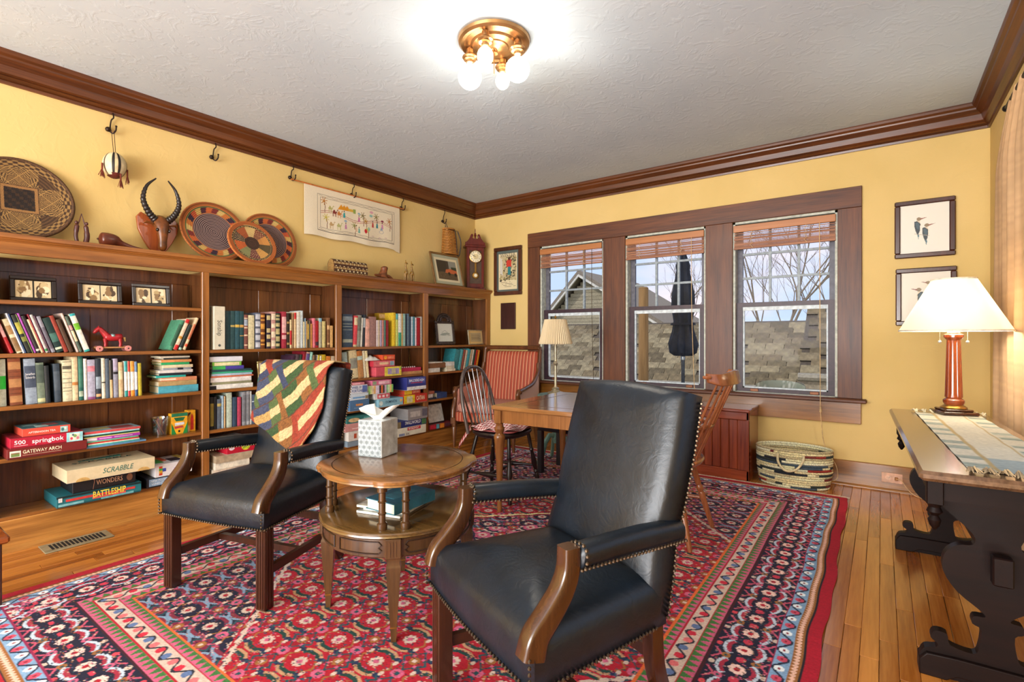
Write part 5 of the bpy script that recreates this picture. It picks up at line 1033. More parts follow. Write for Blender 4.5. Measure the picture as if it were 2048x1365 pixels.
def stack(items, base, xf, where, group, name='book', cat='book', kind='book', total=None):
    # items from bottom to top: thickness, uL, uR, colour, description, extras
    z = base+.0006; s = (total/sum(i[0] for i in items)) if total else 1.0; n = len(items)
    for k, it in enumerate(items):
        th, uL, uR, col, desc = it[:5]; ex = dict(it[5]) if len(it) > 5 else {}
        y0, y1 = at(uL, 690, 'x', xf).y, at(uR, 690, 'x', xf).y; lab = ex.pop('label', None) or '%s, %s up %s' % (desc, ORD[k], where)
        slab(ex.pop('name', name), lab, ex.pop('cat', cat), group, y0, y1, z, z+th*s-.0004, ex.pop('xf', xf), ex.pop('d', .17), col, kind=ex.pop('kind', kind), **ex); z += th*s
    return z
stack([(.047, 317, 397, '#4a9aac', 'thick sky blue book'), (.032, 317, 394, '#a58a5c', 'ochre book'), (.024, 322, 394, '#c9825c', 'salmon book', dict(art=[('r', 0, .3, .4, .7, '#d9cdb4')])), (.014, 312, 372, '#2aa39a', 'thin turquoise book'), (.016, 318, 384, '#20242c', 'thin black book'), (.020, 318, 386, '#c9c4c0', 'pale grey book'), (.014, 326, 383, '#8a8f98', 'slate paperback', dict(art=[('r', .5, 0, .7, 1, '#1d2230')])), (.020, 326, 386, '#d2c3a0', 'cream paperback'), (.017, 322, 379, '#2f9a5c', 'thin bright green book'), (.018, 322, 383, '#cf8a52', 'orange book'), (.012, 327, 377, '#30342f', 'thin dark book'), (.012, 320, 380, '#c9c5b4', 'thin white book')],
      SB, .20, 'in the flat pile left of the post', 'flat pile on the bay one shelf', total=.245)
# puzzle boxes and magazines
pz0 = at(14, 919, 'x', .30).z; xz = .300
b1 = slab('puzzle_box', 'long maroon puzzle box at the bottom of its stack', 'puzzle box', 'jigsaw puzzles', at(14, 909, 'x', xz).y, at(174, 909, 'x', xz).y, SC+.001, SC+.056, xz, .24, '#6e1f1c', art=[('r', .03, .2, .16, .8, '#cfd6c8'), ('r', .045, .25, .145, .5, '#6f8a4a'), ('r', .045, .5, .145, .62, '#8a6a4a'), ('t', 'GATEWAY ARCH', .18, .60, .34, .48, '#e8d9b8', 0, .0008), ('r', .18, .29, .66, .31, '#d8c9a8')])
b2 = slab('puzzle_box', 'crimson 500 piece puzzle box in the middle of its stack', 'puzzle box', 'jigsaw puzzles', at(20, 886, 'x', xz).y, at(166, 886, 'x', xz).y, SC+.0565, SC+.111, xz, .22, '#b01a34', art=[('t', '500', .05, .56, .40, .15, '#f2ece8', 0, .001), ('t', 'springbok', .28, .54, .44, .44, '#f4efec', 0, .0012), ('r', .05, .24, .23, .27, '#e8d0d0'), ('r', .76, .02, .995, .98, '#8fc9cf'), ('r', .80, .12, .95, .86, '#d9d3c2'), ('e', .83, .35, .02, .14, '#c0405a'), ('e', .88, .6, .025, .16, '#7a9a5a'), ('e', .92, .35, .02, .15, '#c97a8a'), ('e', .85, .72, .015, .1, '#3a5a6a'), ('rt', 0, 0, 1, 1, '#7a1424')])
b3 = slab('puzzle_box', 'coral tea-themed puzzle box on top of its stack', 'puzzle box', 'jigsaw puzzles', at(44.5, 864, 'x', xz).y, at(141, 864, 'x', xz).y, SC+.1115, SC+.157, xz, .20, '#cf4a38', art=[('t', 'AFTERNOON TEA', .12, .5, .22, .56, '#f2dcd2', 0, .0004), ('r', .78, .14, .94, .86, '#9fc4c0'), ('e', .83, .5, .03, .2, '#4a7a7a'), ('e', .89, .6, .025, .15, '#e6e0d0'), ('rt', 0, 0, 1, 1, '#3f6266'), ('rt', .1, .2, .4, .5, '#7a9a98'), ('rt', .5, .3, .8, .7, '#8f4a48'), ('rt', .3, .6, .55, .9, '#9fb5b0')])
stack([(.010, 166, 292, '#5a86a8', 'steel blue magazine'), (.008, 175, 280, '#3f9a9a', 'aqua magazine'), (.006, 176, 279, '#d9d6c4', 'white magazine'), (.009, 175, 278, '#b83a30', 'red magazine'), (.008, 174, 277, '#5cb08c', 'mint magazine'), (.018, 174, 280, '#a23aa0', 'magenta catalogue', dict(art=[('r', 0, .1, .18, .9, '#d6d2d8'), ('r', .22, .4, .45, .6, '#d9b8d8'), ('r', .5, .4, .85, .6, '#d9b8d8')])), (.006, 168, 279, '#cfc070', 'thin yellow magazine'), (.010, 168, 279, '#1f4a3c', 'dark green magazine'), (.008, 167, 279, '#a5cfd4', 'pale blue magazine'), (.014, 169, 281, '#c24a4a', 'rose red magazine', dict(art=[('rt', 0, 0, 1, 1, '#7f9aa0'), ('rt', .2, .2, .5, .6, '#b8a860'), ('rt', .5, .3, .9, .9, '#8a3a3a')]))],
      SC, .285, 'in the pile beside the puzzles', 'magazines beside the puzzles', 'magazine', 'magazine', 'magazine')
# lowest shelf: board games
xg = .292
def gz(u, v, x=xg): return at(u, v, 'x', x).z
yy = lambda u, x=xg: at(u, 690, 'x', x).y
slab('board_game_box', 'long teal naval game box with yellow title at the bottom', 'game box', 'stacked board games', yy(113), yy(282.5), SD+.001, SD+.064, xg, .27, '#1f6a74', art=[('r', 0, .8, 1, 1, '#0f2a2c'), ('r', .02, .10, .3, .30, '#7ab5bc'), ('r', .5, .06, .9, .26, '#6aa8b0'), ('r', .10, .45, .92, .66, '#c23a34'), ('r', .40, .24, .80, .40, '#d2504a'), ('t', 'BATTLESHIP', .40, .60, .56, .40, '#e6cf4a', 0, .0022), ('r', .02, .5, .06, .86, '#d9d9d9')])
slab('board_game_box', 'flat black game box with bronze title second in its stack', 'game box', 'stacked board games', yy(146), yy(272), SD+.0645, SD+.138, xg-.008, .25, '#17161a', art=[('t', '7', .30, .45, .9, .04, '#a8765c', .3), ('t', 'WONDERS', .36, .55, .40, .42, '#b08468', 0, .0005), ('e', .90, .55, .05, .3, '#6a4632')])
slab('board_game_box', 'large cream word-game box overhanging the shelf', 'game box', 'stacked board games', yy(133, .33), yy(309.7, .33), SD+.1385, SD+.212, .33, .30, '#cfbd98', split=.02, art=[('t', 'SCRABBLE', .38, .52, .42, .36, '#2f6a5e', .28, .0006), ('e', .17, .0, .075, .30, '#c09a5c'), ('e', .86, .0, .075, .30, '#c09a5c'), ('tt', 'SCRABBLE', .12, .45, .20, .72, '#1d5a52', .25), *[('rt', .24+.045*k, .22, .275+.045*k, .30, '#1d5a52') for k in range(11)]])
slab('board_game_box', 'black game box with pale blue label near the post', 'game box', 'stacked board games', yy(297), yy(372), SD+.001, SD+.062, .262, .22, '#1b2029', art=[('r', .06, .15, .62, .88, '#7f9ab8'), ('t', 'NEW PHONE', .10, .66, .24, .46, '#dfe6ee'), ('t', 'WHO DIS?', .12, .36, .24, .42, '#dfe6ee')])
slab('board_game_box', 'white game box with coloured block shapes near the post', 'game box', 'stacked board games', yy(310.3, .27), yy(384, .27), SD+.0625, SD+.142, .27, .24, '#d9d5d8', split=.02, art=[('r', .10, .12, .19, .85, '#c8452c'), ('r', .10, .5, .19, .68, '#4a9a3c'), ('r', .10, .30, .19, .5, '#cf9a2c'), ('r', .19, .40, .28, .66, '#3a4a9a'), ('r', .50, .36, .68, .55, '#7a2a9a'), ('r', .60, .2, .68, .82, '#7a2a9a'), ('rt', .05, .1, .45, .6, '#c8502c'), ('rt', .1, .3, .3, .8, '#3f9a4a'), ('rt', .5, .4, .8, .8, '#2a2838'), ('rt', .8, .1, .95, .5, '#b8a24a')])
# cup of pens and crayon boxes
cy_ = at(320, 850, 'x', .17).y; gp = thing('glass_tumbler', 'clear glass tumbler of pencils beside the crayon boxes', 'tumbler', (.17, cy_, SC)); zt0 = SC+.0006
MB().lathe([(.040, 0), (.052, .116), (.054, .122), (.050, .122), (.048, .115), (.037, .008), (.0, .008)], (.17, cy_, zt0), 28, cap=False).build('glass', clear_glass('tumbler_glass', (.82, .86, .86), .22), gp)
for k, c in enumerate(('#b05a3a', '#c9b49a', '#4a5a7a', '#a33a34', '#7a8a8c', '#d0a080')):
    a = k*1.05; MB().tube([(.17+.02*math.cos(a+2.4), cy_+.02*math.sin(a+2.4), zt0+.012), (.17+.036*math.cos(a), cy_+.036*math.sin(a), zt0+.11)], .0035, 6).build('pencil', paint(c, .6), gp)
def crayon(label, uL, uR, vT, x, c1, kind):
    y0, y1 = at(uL, 850, 'x', x).y, at(uR, 850, 'x', x).y; h = at(uL, vT, 'x', x).z-SC; W = y1-y0
    o = thing('crayon_box', label, 'crayon box', (x-.03, (y0+y1)/2, SC), 0, 'crayon boxes'); z0 = SC+.0006
    MB().bbox(x-.055, x, y0, y1, z0, z0+h, .001).build('carton', paint('#d99a1c', .5), o)
    X = x+.0005; pan = lambda P, c: MB().rings([[(q, y0+W*a, z0+h*b) for a, b in P] for q in (x, X)], False, True).build('printed_panel', paint(c, .5), o, smooth=0)
    if kind == 0:
        pan([(0, 0), (.3, 0), (0, .55)], '#1f7a3a'); pan([(.7, 0), (1, 0), (1, .55)], '#1f7a3a'); pan([(0, .84), (1, .84), (1, 1), (0, 1)], '#1c6a4a')
        x_ = X; X += .0003; pan([(.14, .80), (.86, .80), (.72, .62), (.28, .62)], '#1d5a34'); pan([(.22, .40), (.80, .44), (.78, .56), (.2, .54)], '#c9cbd2'); pan([(.2, .26), (.75, .30), (.7, .38), (.2, .36)], '#b0323c'); pan([(.42, .08), (.54, .08), (.54, .18), (.42, .18)], '#1c1c1c')
    else:
        pan([(.35, .08), (.75, .08), (.75, .6), (.62, .8), (.5, .82), (.35, .6)], '#b8261c'); pan([(0, 0), (.2, 0), (.2, .3), (0, .3)], '#cfc3a4'); pan([(.05, .7), (.35, .85), (.35, .92), (.05, .86)], '#2a2418')
crayon('yellow and green crayon box beside the glass tumbler', 343, 375, 829, .20, '#d99a1c', 0); crayon('yellow crayon box with a big red crayon print', 375.5, 391, 822, .17, '#d99a1c', 1)
# framed pairs of photographs on the top shelf
def pframe(name, label, group, c, w, h, tilt, frame, draw, cat='picture', fw=.018, mat_=None, rz=0, easel=True, ppu=400, th=.016):
    # stands at c (bottom centre), facing +x turned by rz, leaning back by tilt
    t = thing(name, label, cat, (c[0], c[1], c[2]), rz, group); T = Matrix.Rotation(-tilt, 4, 'Y')
    m = MB(T)
    for a0, a1, b0, b1 in ((-w/2, w/2, 0, fw), (-w/2, w/2, h-fw, h), (-w/2, -w/2+fw, fw, h-fw), (w/2-fw, w/2, fw, h-fw)): m.bbox(-.004, th-.004, a0, a1, b0, b1, .003)
    m.build('frame', frame, t, local=True); MB(T).box(-.005, -.003, -w/2+.002, w/2-.002, .002, h-.002).build('backing', BLACK, t, local=True)
    cv = Cv(w-2*fw, h-2*fw, ppu, '#e9e2d0'); draw(cv, w-2*fw, h-2*fw); Rt = np.array(T.to_3x3())
    sheet('picture', cv, lambda U, V: tuple(Rt[k, 0]*.0005+Rt[k, 1]*(-w/2+fw+(w-2*fw)*U)+Rt[k, 2]*(fw+(h-2*fw)*V) for k in range(3)), vcol(.35), t, local=True)
    if easel: MB().sweep([(T @ Vector((-.006, 0, h*.6))), Vector((-.006-h*.42*math.sin(.35)-.02, 0, .002))], [(-.02, -.002), (.02, -.002), (.02, .002), (-.02, .002)], (0, 1, 0)).build('easel', BLACK, t, local=True)
    return t
def sepia(seed):
    def f(cv, w, h):
        r = np.random.RandomState(seed); cv.a[:] = lin('#120c08')
        for x0 in (.03*w, .52*w):
            cv.rect(x0, .04*h, x0+.45*w, .96*h, '#d9c49a')
            for k in range(26):
                x, y = x0+.02+r.rand()*(.45*w-.04), .06*h+r.rand()*.8*h; cv.ell(x, y, .006+.012*r.rand(), .005+.02*r.rand(), ('#8a6a42', '#b59a68', '#cdb686', '#4a3622', '#e9dcb8')[k % 5])
            cv.rect(0, 0, x0, h, '#120c08') if x0 < .1*w else cv.rect(.48*w, 0, .52*w, h, '#120c08')
        cv.rect(.97*w, 0, w, h, '#120c08'); cv.rect(0, .96*h, w, h, '#120c08'); cv.rect(0, 0, w, .04*h, '#120c08')
    return f
DKF = wood('#140b08', '#2c1a12', axis='y', coat=.3, rough=.3)
for k, (u0, u1, v0, lab) in enumerate(((16, 113, 549, 'dark double frame of sepia photographs at the end of the top shelf'), (153, 243, 559, 'dark double frame of sepia photographs between two similar frames'), (261, 339, 566, 'dark double frame of sepia photographs nearest the post'))):
    xx = .13; ya, yb = at(u0, 600, 'x', xx).y, at(u1, 600, 'x', xx).y; h = at(u0, v0, 'x', xx).z-SE
    pframe('framed_photographs', lab, 'double sepia photo frames', (xx+.02, (ya+yb)/2, SE+.001), (yb-ya)*.97, h*.97, .14, DKF, sepia(k+1), fw=.020)
# pull-along toy horse
hy = at(225, 690, 'x', .17).y; th_ = thing('toy_horse', 'red wooden pull-along horse on wheels', 'toy horse', (.17, hy, SA)); HR = paint('#9c1f26', .35, var=.15); z0 = SA+.0006
kx = 3.62/1011*1.0; S = .0036
def hp(du, dz): return (.17, hy+du*S, z0+dz*S)
MB().bbox(.145, .195, hy-26*S, hy+26*S, z0+5.5*S, z0+8*S, .002).build('platform', wood('#a06a3a', '#c99a66', axis='y', coat=.1), th_)
for du in (-20, 20):
    for s in (-1, 1):
        w = MB(Matrix.Translation((.17+s*.030, hy+du*S, z0+5.0*S)) @ Matrix.Rotation(PI/2, 4, 'Y')).lathe([(.0165, -.004), (.018, -.002), (.018, .002), (.0165, .004)], (0, 0, 0), 20); wo = w.build('wheel', paint('#c9807a', .5), th_)
        MB(Matrix.Translation((.17+s*.0345, hy+du*S, z0+5.0*S)) @ Matrix.Rotation(PI/2, 4, 'Y')).lathe([(.004, -.001), (.004, .0015)], (0, 0, 0), 10).build('hub', BLACK, wo)
hb = MB(); hb.tube([hp(-12, 24), hp(-9, 24.5), hp(-2, 23.5), hp(6, 24), hp(11, 24.5), hp(13.5, 22)], [.016, .024, .0215, .022, .022, .012], 12)
hb.tube([hp(-8, 26), hp(-12, 32), hp(-17, 38), hp(-20, 39.5)], [.020, .016, .013, .011], 10); hb.tube([hp(-18, 40), hp(-22, 36), hp(-25, 32.5), hp(-25.8, 31)], [.0115, .0125, .0085, .005], 10)
for du, dx in ((-11, .01), (-8, -.01), (10, .01), (12.5, -.01)): q = .17+dx; hb.tube([(q, hy+du*S, z0+22*S), (q, hy+(du+.6)*S, z0+14*S), (q, hy+du*S, z0+8*S)], [.012, .0075, .0075], 8)
hb.build('body', HR, th_, smooth=60)
MB().tube([hp(-19, 41), hp(-19.5, 44)], [.005, .001], 6).build('ear', HR, th_); MB().tube([hp(-10, 33), hp(-14, 38), hp(-18, 42)], [.004, .006, .005], 8).build('mane', paint('#5a1418', .8), th_)
MB().ball(hp(0, 27), (.024, .016, .012), 12, 6).build('saddle', paint('#7f9a98', .5), th_); MB().tube([hp(13, 24), hp(17, 23), hp(18, 17)], [.004, .008, .003], 6).build('tail', paint('#c9a86a', .9), th_)
# ---------------------------------------------------------------- bay two
w4 = 'in the row below the coiled plates'; g4 = 'upright row in bay two'
y0, y1 = at(427.5, 690, 'x', .243).y, at(450.5, 690, 'x', .243).y
bd = thing('binder', 'thick cream slipcase titled in dark letters beside the teal set', 'binder', (.14, (y0+y1)/2, SA)); hS = at(439, 613, 'x', .243).z-SA
MB().bbox(.03, .243, y0, y1, SA+.0006, SA+hS, .003).build('case', paint('#cdc7b0', .6, var=.03), bd); letters('Sonship', .045, paint('#3a3f3a', .6), (.2437, (y0+y1)/2, SA+hS*.68), bd, rot=FSP, width=hS*.36); MB(Matrix.Translation((.243, (y0+y1)/2, SA+.03)) @ Matrix.Rotation(PI/2, 4, 'Y')).lathe([(.009, 0), (.009, .0006)], (0, 0, 0), 12).build('emblem', paint('#4a504a', .6), bd)
gb = lambda c, *z: [(a, b, c) for a, b in z]
row([(451.5, 460.5, 622.5, '#24484e', 'teal book'), (461, 470, 622.5, '#284c50', 'teal book', dict(bands=gb('#b9a45c', (.58, .63)))), (470.5, 479.5, 622.5, '#28505a', 'teal book', dict(bands=gb('#c9a94a', (.57, .64)))), (480, 488, 623, '#1f4448', 'teal book', dict(bands=gb('#b88f4a', (.57, .64), (.34, .36)))), (488.5, 496, 630, '#7a4a40', 'brown book with pale bands', dict(bands=gb('#d9c3a4', (.10, .13), (.38, .42), (.60, .64), (.88, .91))+[(.68, .86, '#9aa6b4')])), (497, 509, 631, '#c9bf98', 'cream book'),
     (511, 521, 626, '#5a6070', 'pewter leather book', dict(bands=gb('#b9bcc4', (.04, .18), (.24, .38), (.44, .56), (.62, .76), (.82, .96)))), (521.5, 530, 626.5, '#6a3a18', 'brown leather book with gilt', dict(bands=gb('#c98f3c', (.1, .14), (.2, .26), (.40, .46), (.55, .7), (.78, .82), (.88, .94)))), (533.5, 541.5, 628, '#2f2634', 'aubergine leather book', dict(bands=gb('#b9a878', (.06, .18), (.28, .40), (.46, .58), (.82, .95)))), (543, 551.5, 624, '#b98a80', 'rose leather book with cream panels', dict(bands=gb('#ddcdb0', (.06, .22), (.30, .46), (.56, .68), (.78, .94)))), (552, 560, 627, '#2c3a30', 'dark green gilt book', dict(bands=gb('#b3a674', (.06, .14), (.2, .34), (.4, .56), (.62, .72), (.8, .86), (.9, .95)))),
     (564, 573, 624, '#9c2c3c', 'crimson book with pale title', dict(bands=gb('#d9a8a4', (.25, .36), (.42, .86)))), (574, 579.5, 627, '#2e241a', 'dark brown gilt book', dict(bands=gb('#a3824a', (.1, .16), (.4, .46), (.7, .76)))), (580, 584, 640, '#d8c394', 'small book half red half cream', dict(bands=[(.12, .62, '#b8202a')])), (584.5, 588, 627, '#8a6a48', 'thin fawn book'), (588.5, 593, 626, '#d6b88a', 'tan book with red head', dict(bands=[(.82, 1, '#c22a2a')])), (593.5, 601, 624, '#cfc9b8', 'broad stone book'), (601.5, 606.5, 622, '#b9c3c4', 'tall pale blue book'), (607, 610, 644, '#d2c498', 'small straw book'), (610.2, 612.2, 637, '#6f8494', 'thin blue grey book'), (612.4, 615, 643, '#b38f5c', 'thin camel book'),
     (615.2, 618.2, 640, '#3a321c', 'thin black and gold book', dict(bands=gb('#b9983c', (.3, .85)))), (618.4, 621, 642, '#5a5440', 'thin drab book'), (621.2, 625.5, 648, '#b8783c', 'small amber book'), (626, 631, 637, '#d0707c', 'pink book'), (631.3, 637.5, 642, '#a01a1e', 'scarlet and black book', dict(bands=[(.08, .22, '#3a2630')])), (638, 644, 637, '#a9a48c', 'grey beige book with blue head', dict(bands=[(.88, 1, '#7fb0c4')])), (645, 651.5, 643, '#c9b878', 'pale yellow book'), (654.5, 660.3, 636, '#7c5434', 'chestnut book', dict(bands=gb('#c9a474', (.6, .75), (.1, .16)))), (660.8, 666.5, 652, '#c99e62', 'short honey book')],
    SA, w4, g4)
z_ = stack([(.034, 420, 506, '#dcd9d2', 'white book with black corner', dict(art=[('r', 0, 0, .14, .8, '#16161c')])), (.018, 424, 503, '#8a8a6a', 'magazine bundle'), (.034, 421, 503, '#dfd8d4', 'thick white book'), (.012, 422, 507, '#c96a4a', 'thin coral book'), (.016, 423, 504, '#a9bed2', 'thin light blue book'), (.014, 424, 506, '#3aa07c', 'thin jade book'), (.016, 424, 503, '#2c4a52', 'thin dark teal book'), (.026, 425, 488, '#4a3f9a', 'green and purple book', dict(art=[('r', 0, .05, .40, .95, '#3ca050')])), (.030, 425, 483, '#7ab83c', 'lime green book with cream label', dict(art=[('r', .06, .12, .92, .88, '#ded2a4')])), (.040, 419.5, 485, '#d8dae2', 'white box set', dict(kind='box', name='box', cat='box'))],
          SB, .22, 'in the pile beside the gilt frame', 'flat pile in bay two', total=.232)
def letterpic(cv, w, h):
    cv.rect(0, 0, w, h, '#e6e4e0'); r = np.random.RandomState(3)
    for k in range(70):
        a = r.rand()*9; y = .18*h+.64*h*r.rand(); x = w*(.5+.22*math.sin(y/h*9)); cv.ell(x+r.randn()*.006, y, .004+.004*r.rand(), .004, ('#a2607c', '#c98a4a', '#6a5a8c', '#b8403c', '#c9a25c')[k % 5])
pframe('framed_letter', 'small gilt frame with a decorated letter beside the quilt', None, (.175, (at(516, 740, 'x', .17).y+at(554, 740, 'x', .17).y)/2, SB+.001), .155, .185, .13, paint('#a8905c', .35, .6), letterpic, fw=.013)
row([(577, 584, 712, '#3a2034', 'dark plum book', dict(bands=[(.2, .5, '#5a6a3c')])), (585, 592, 710, '#4a3a40', 'murky violet book'), (593, 598, 710, '#2c3a2e', 'black green book'), (599, 605, 704, '#8a1c2a', 'maroon book with teal foot', dict(bands=[(0, .5, '#2a5a66')])), (606, 613, 705, '#c99a84', 'peach book with violet head', dict(bands=[(.6, .95, '#5a4a7a')])), (614, 619, 705, '#8fc3b4', 'pale aqua book'), (620, 623, 711, '#8a6a4a', 'thin tan book'), (623.4, 626.4, 712, '#4a3426', 'thin umber book'), (627, 630, 711, '#d9d3c4', 'thin white book'), (630.4, 634, 711, '#26262c', 'thin black book'), (634.4, 639, 711, '#c9b43c', 'yellow book'), (639.4, 643, 712, '#d9d4b0', 'thin ivory book'), (643.4, 651, 710, '#b89a1c', 'deep yellow book'), (652, 661, 713, '#c2742c', 'bright orange book'), (662, 670, 713, '#bca88c', 'book with a speckled beige spine')],
    SB, 'in the mixed row above the quilt', 'mixed row above the quilt', lambda i, n: -8 if i < 9 else -1)
row([(420.5, 428, 795, '#211f1c', 'black book with gold title', dict(bands=[(.1, .8, '#8f7f3a')])), (429, 434, 794, '#16171d', 'thin black book'), (434.5, 443, 799, '#5a6674', 'battered blue-grey book', dict(bands=[(.75, .85, '#b3a25c')])), (443.5, 448, 792, '#9ab4c6', 'pale blue book'), (448.5, 451.5, 793, '#bf9a6c', 'thin tan book'), (453.5, 464, 786, '#b3c0ae', 'celadon book'), (465.5, 474, 795, '#34475c', 'navy book'), (475, 482.5, 795, '#b03e58', 'raspberry book'), (485, 492.8, 784, '#8d8f94', 'tall grey reference volume', dict(bands=[(.1, .9, '#6f7076')])), (493.2, 501, 783, '#9a9ca0', 'tall grey reference volume', dict(bands=[(.1, .9, '#77787c')])), (501.4, 503.4, 783, '#d6d3cc', 'thin white booklet'), (504, 511, 790, '#46566a', 'slate book', dict(bands=[(.75, .78, '#b9c9d2'), (.3, .33, '#b9c9d2')])), (511.3, 514, 791, '#c98a5c', 'thin apricot book')],
    SC, 'in the low row behind the armchair arm', 'low row behind the armchair')
fy = at(531, 820, 'x', .12).y; fg = thing('wire_figurine', 'small twisted brown figurine behind the quilted armchair', 'figurine', (.12, fy, SC))
MB().tube(bez([(.12, fy-.012, SC+.002), (.12, fy-.02, SC+.08), (.12, fy-.028, SC+.13), (.12, fy-.01, SC+.17), (.12, fy+.02, SC+.15), (.12, fy+.01, SC+.10), (.12, fy-.005, SC+.06), (.12, fy+.015, SC+.002)], 6), .006, 8).build('body', paint('#8a6040', .6), fg, smooth=60)
MB().ball((.12, fy-.012, SC+.178), .013, 10, 6).build('head', paint('#8a6040', .6), fg)
pxbox('box', 'flat white carton tucked under the shelf above the red game', 'box', None, 430, 863, 493, 868, .20, .18, '#c9cdd0', z0=SD+.2075, h=.026)
yA = lambda u: at(u, 900, 'x', .27).y
slab('paper_bundle', 'rumpled bottom bundle of cream papers under the red game', 'papers', 'paper bundles under the red game', yA(428), yA(500), SD+.001, SD+.031, .25, .2, '#d3c7b4', kind='magazine'); slab('paper_bundle', 'folded middle bundle of white papers under the red game', 'papers', 'paper bundles under the red game', yA(432), yA(500), SD+.0315, SD+.078, .262, .2, '#ddd6c2', kind='magazine')
slab('paper_bundle', 'torn brown paper bundle directly under the red game', 'papers', 'paper bundles under the red game', yA(432), yA(512), SD+.0785, SD+.128, .272, .22, '#a8957a', kind='magazine')
slab('board_game_box', 'crimson party game box with green and yellow emblem', 'game box', 'stacked board games', yA(453), yA(520), SD+.1285, SD+.207, .276, .24, '#b0142c', split=.02, art=[('e', .14, .58, .09, .25, '#d9c4c8'), ('e', .55, .52, .13, .34, '#e0c830'), ('t', 'APPLES', .45, .70, .24, .2, '#b02a1c', .1, .001), ('t', 'APPLES', .45, .40, .24, .2, '#2f9a34', .1, .001), ('r', .70, .86, .98, .92, '#e6d3d6')])
# ---------------------------------------------------------------- bay three
row([(680.5, 684, 638, '#8fae8c', 'thin pale green book'), (685.5, 705.5, 629, '#3a4a5c', 'broad navy reference book', dict(bands=[(.70, .71, '#b9c0b4'), (.62, .63, '#b9c0b4'), (.52, .53, '#b9c0b4'), (.80, .93, '#7f8c94'), (.14, .24, '#a3a998')])), (706.5, 713.5, 632, '#cf4a50', 'red book with cream head', dict(bands=[(.70, .94, '#d6c6a0'), (0, .07, '#c9b88c')])), (714, 721, 631, '#8a8a7c', 'speckled grey book', dict(bands=[(.5, .95, '#6a6a60')])), (721.4, 724.6, 636, '#c9c4b8', 'thin off-white book'), (725, 730, 630, '#2a3038', 'black book with white edge', dict(bands=[(.6, .9, '#9fa8ac')])), (730.4, 739.5, 638, '#d08a70', 'coral pink book', dict(bands=[(0, .96, '#d9a494')])), (740, 752.5, 634, '#94706a', 'broad mauve brown book'),
     (753.5, 756.3, 641, '#d6c9c8', 'thin striped journal'), (757, 760, 641, '#c9b8a0', 'thin fawn journal'), (761, 764, 641, '#a89ab0', 'thin lilac journal'), (765, 768, 641, '#c08078', 'thin rose journal'), (769, 772, 641, '#5a7a6c', 'thin sage journal'), (773, 777.5, 641, '#8a2028', 'thin ruby journal'), (786.5, 791.5, 626, '#cfae2c', 'bright yellow slipcase'), (792, 796.5, 628, '#c2c86a', 'yellow green book', dict(bands=[(.82, 1, '#4a9aa0')])), (797, 803, 628, '#dcdfd8', 'white book with green foot', dict(bands=[(0, .42, '#3f9a78')])), (803.3, 806.6, 628, '#b59a68', 'thin tan book'), (807, 811, 628, '#8fb5a8', 'pale teal book'), (811.3, 814.4, 629, '#24303e', 'thin navy album'), (814.8, 818.6, 628, '#5c7080', 'thin steel blue album'), (819, 822.4, 634, '#2a3a4c', 'thin dark blue album', dict(bands=[(0, 1, '#32455a')])), (822.8, 826.2, 634, '#b9c9d4', 'thin ice blue album'), (826.6, 830.2, 634, '#3f7a8a', 'thin petrol album'), (830.6, 833.6, 636, '#d9c4cc', 'thin blush album'), (834, 840.5, 636, '#9c1420', 'deep red album'), (841.2, 845, 634, '#a8a29a', 'thin silver album')],
    SA, 'in the row below the carved chest', 'upright row in bay three', lambda i, n: -3 if 1 < i < 6 else 0)
slab('scalloped_box', 'gold box with scalloped paper edge behind the journals', 'box', None, at(757, 690, 'x', .09).y, at(786, 690, 'x', .09).y, SA+.001, at(770, 627, 'x', .09).z, .09, .06, '#9c7a1c', kind='magazine', art=[('r', .05, .84, .95, .97, '#c9a87c')])
row([(681, 687, 702, '#6fae90', 'soft green book'), (688, 698, 705, '#9db0aa', 'pale sage book'), (703, 717, 701, '#cdbb90', 'wide cream book with picture label', dict(bands=[(.35, .72, '#8a8a7c')])), (717.5, 728, 702, '#b5824e', 'sienna book with pale label', dict(bands=[(.66, .80, '#a9bcb0'), (.82, 1, '#a8622c')])), (729, 734, 702, '#cfc4a4', 'thin parchment book'), (734.5, 739, 702, '#d9cc9c', 'thin butter yellow book')],
    SB, 'beside the pink party games', 'leaning row behind the armchair back', lambda i, n: 5.5)
xq = .262; yq = lambda u, x=xq: at(u, 740, 'x', x).y
slab('board_game_box', 'pink and yellow game box with purple panel', 'game box', 'stacked board games', yq(752), yq(803), SB+.001, SB+.093, xq, .2, '#c8505c', art=[('r', .33, .03, .995, .97, '#d9c84a'), ('r', .45, .2, .9, .8, '#9a8aae'), ('r', .60, .25, .76, .75, '#b9b08c'), ('r', .93, .6, .99, .95, '#8fb83c')]); slab('board_game_box', 'red game box with pale lettering above the pink and yellow box', 'game box', 'stacked board games', yq(748), yq(790), SB+.0935, SB+.152, xq-.006, .2, '#b83040', art=[('r', 0, .08, 1, .95, '#cf6a6e'), ('r', .28, .35, .70, .75, '#d9b890'), ('r', .78, .2, .97, .85, '#7fa0ae')])
slab('card_game_box', 'small orange card box on the red game box', 'game box', 'stacked board games', yq(765, .25), yq(790, .25), SB+.1525, SB+.204, .25, .14, '#d2502c', art=[('e', .24, .5, .12, .32, '#e09a2c'), ('r', .42, .3, .9, .7, '#d97a5a')])
cl_ = thing('cloth_bundle', 'crumpled white cloth beside the small orange card box', 'cloth', (.18, yq(749), SB+.161)); cq = Cv(.14, .14, 100, '#cfccc4')
def clo(U, V): return .115+.13*V, yq(736)+(yq(763)-yq(736))*U, SB+.1535+.042*np.sin(U*PI)**.5*np.sin(V*PI)**.5+.008*np.sin(U*19+V*7)*np.sin(V*PI)*np.sin(U*PI)+.002
sheet('folds', cq, clo, vcol(.9), cl_)
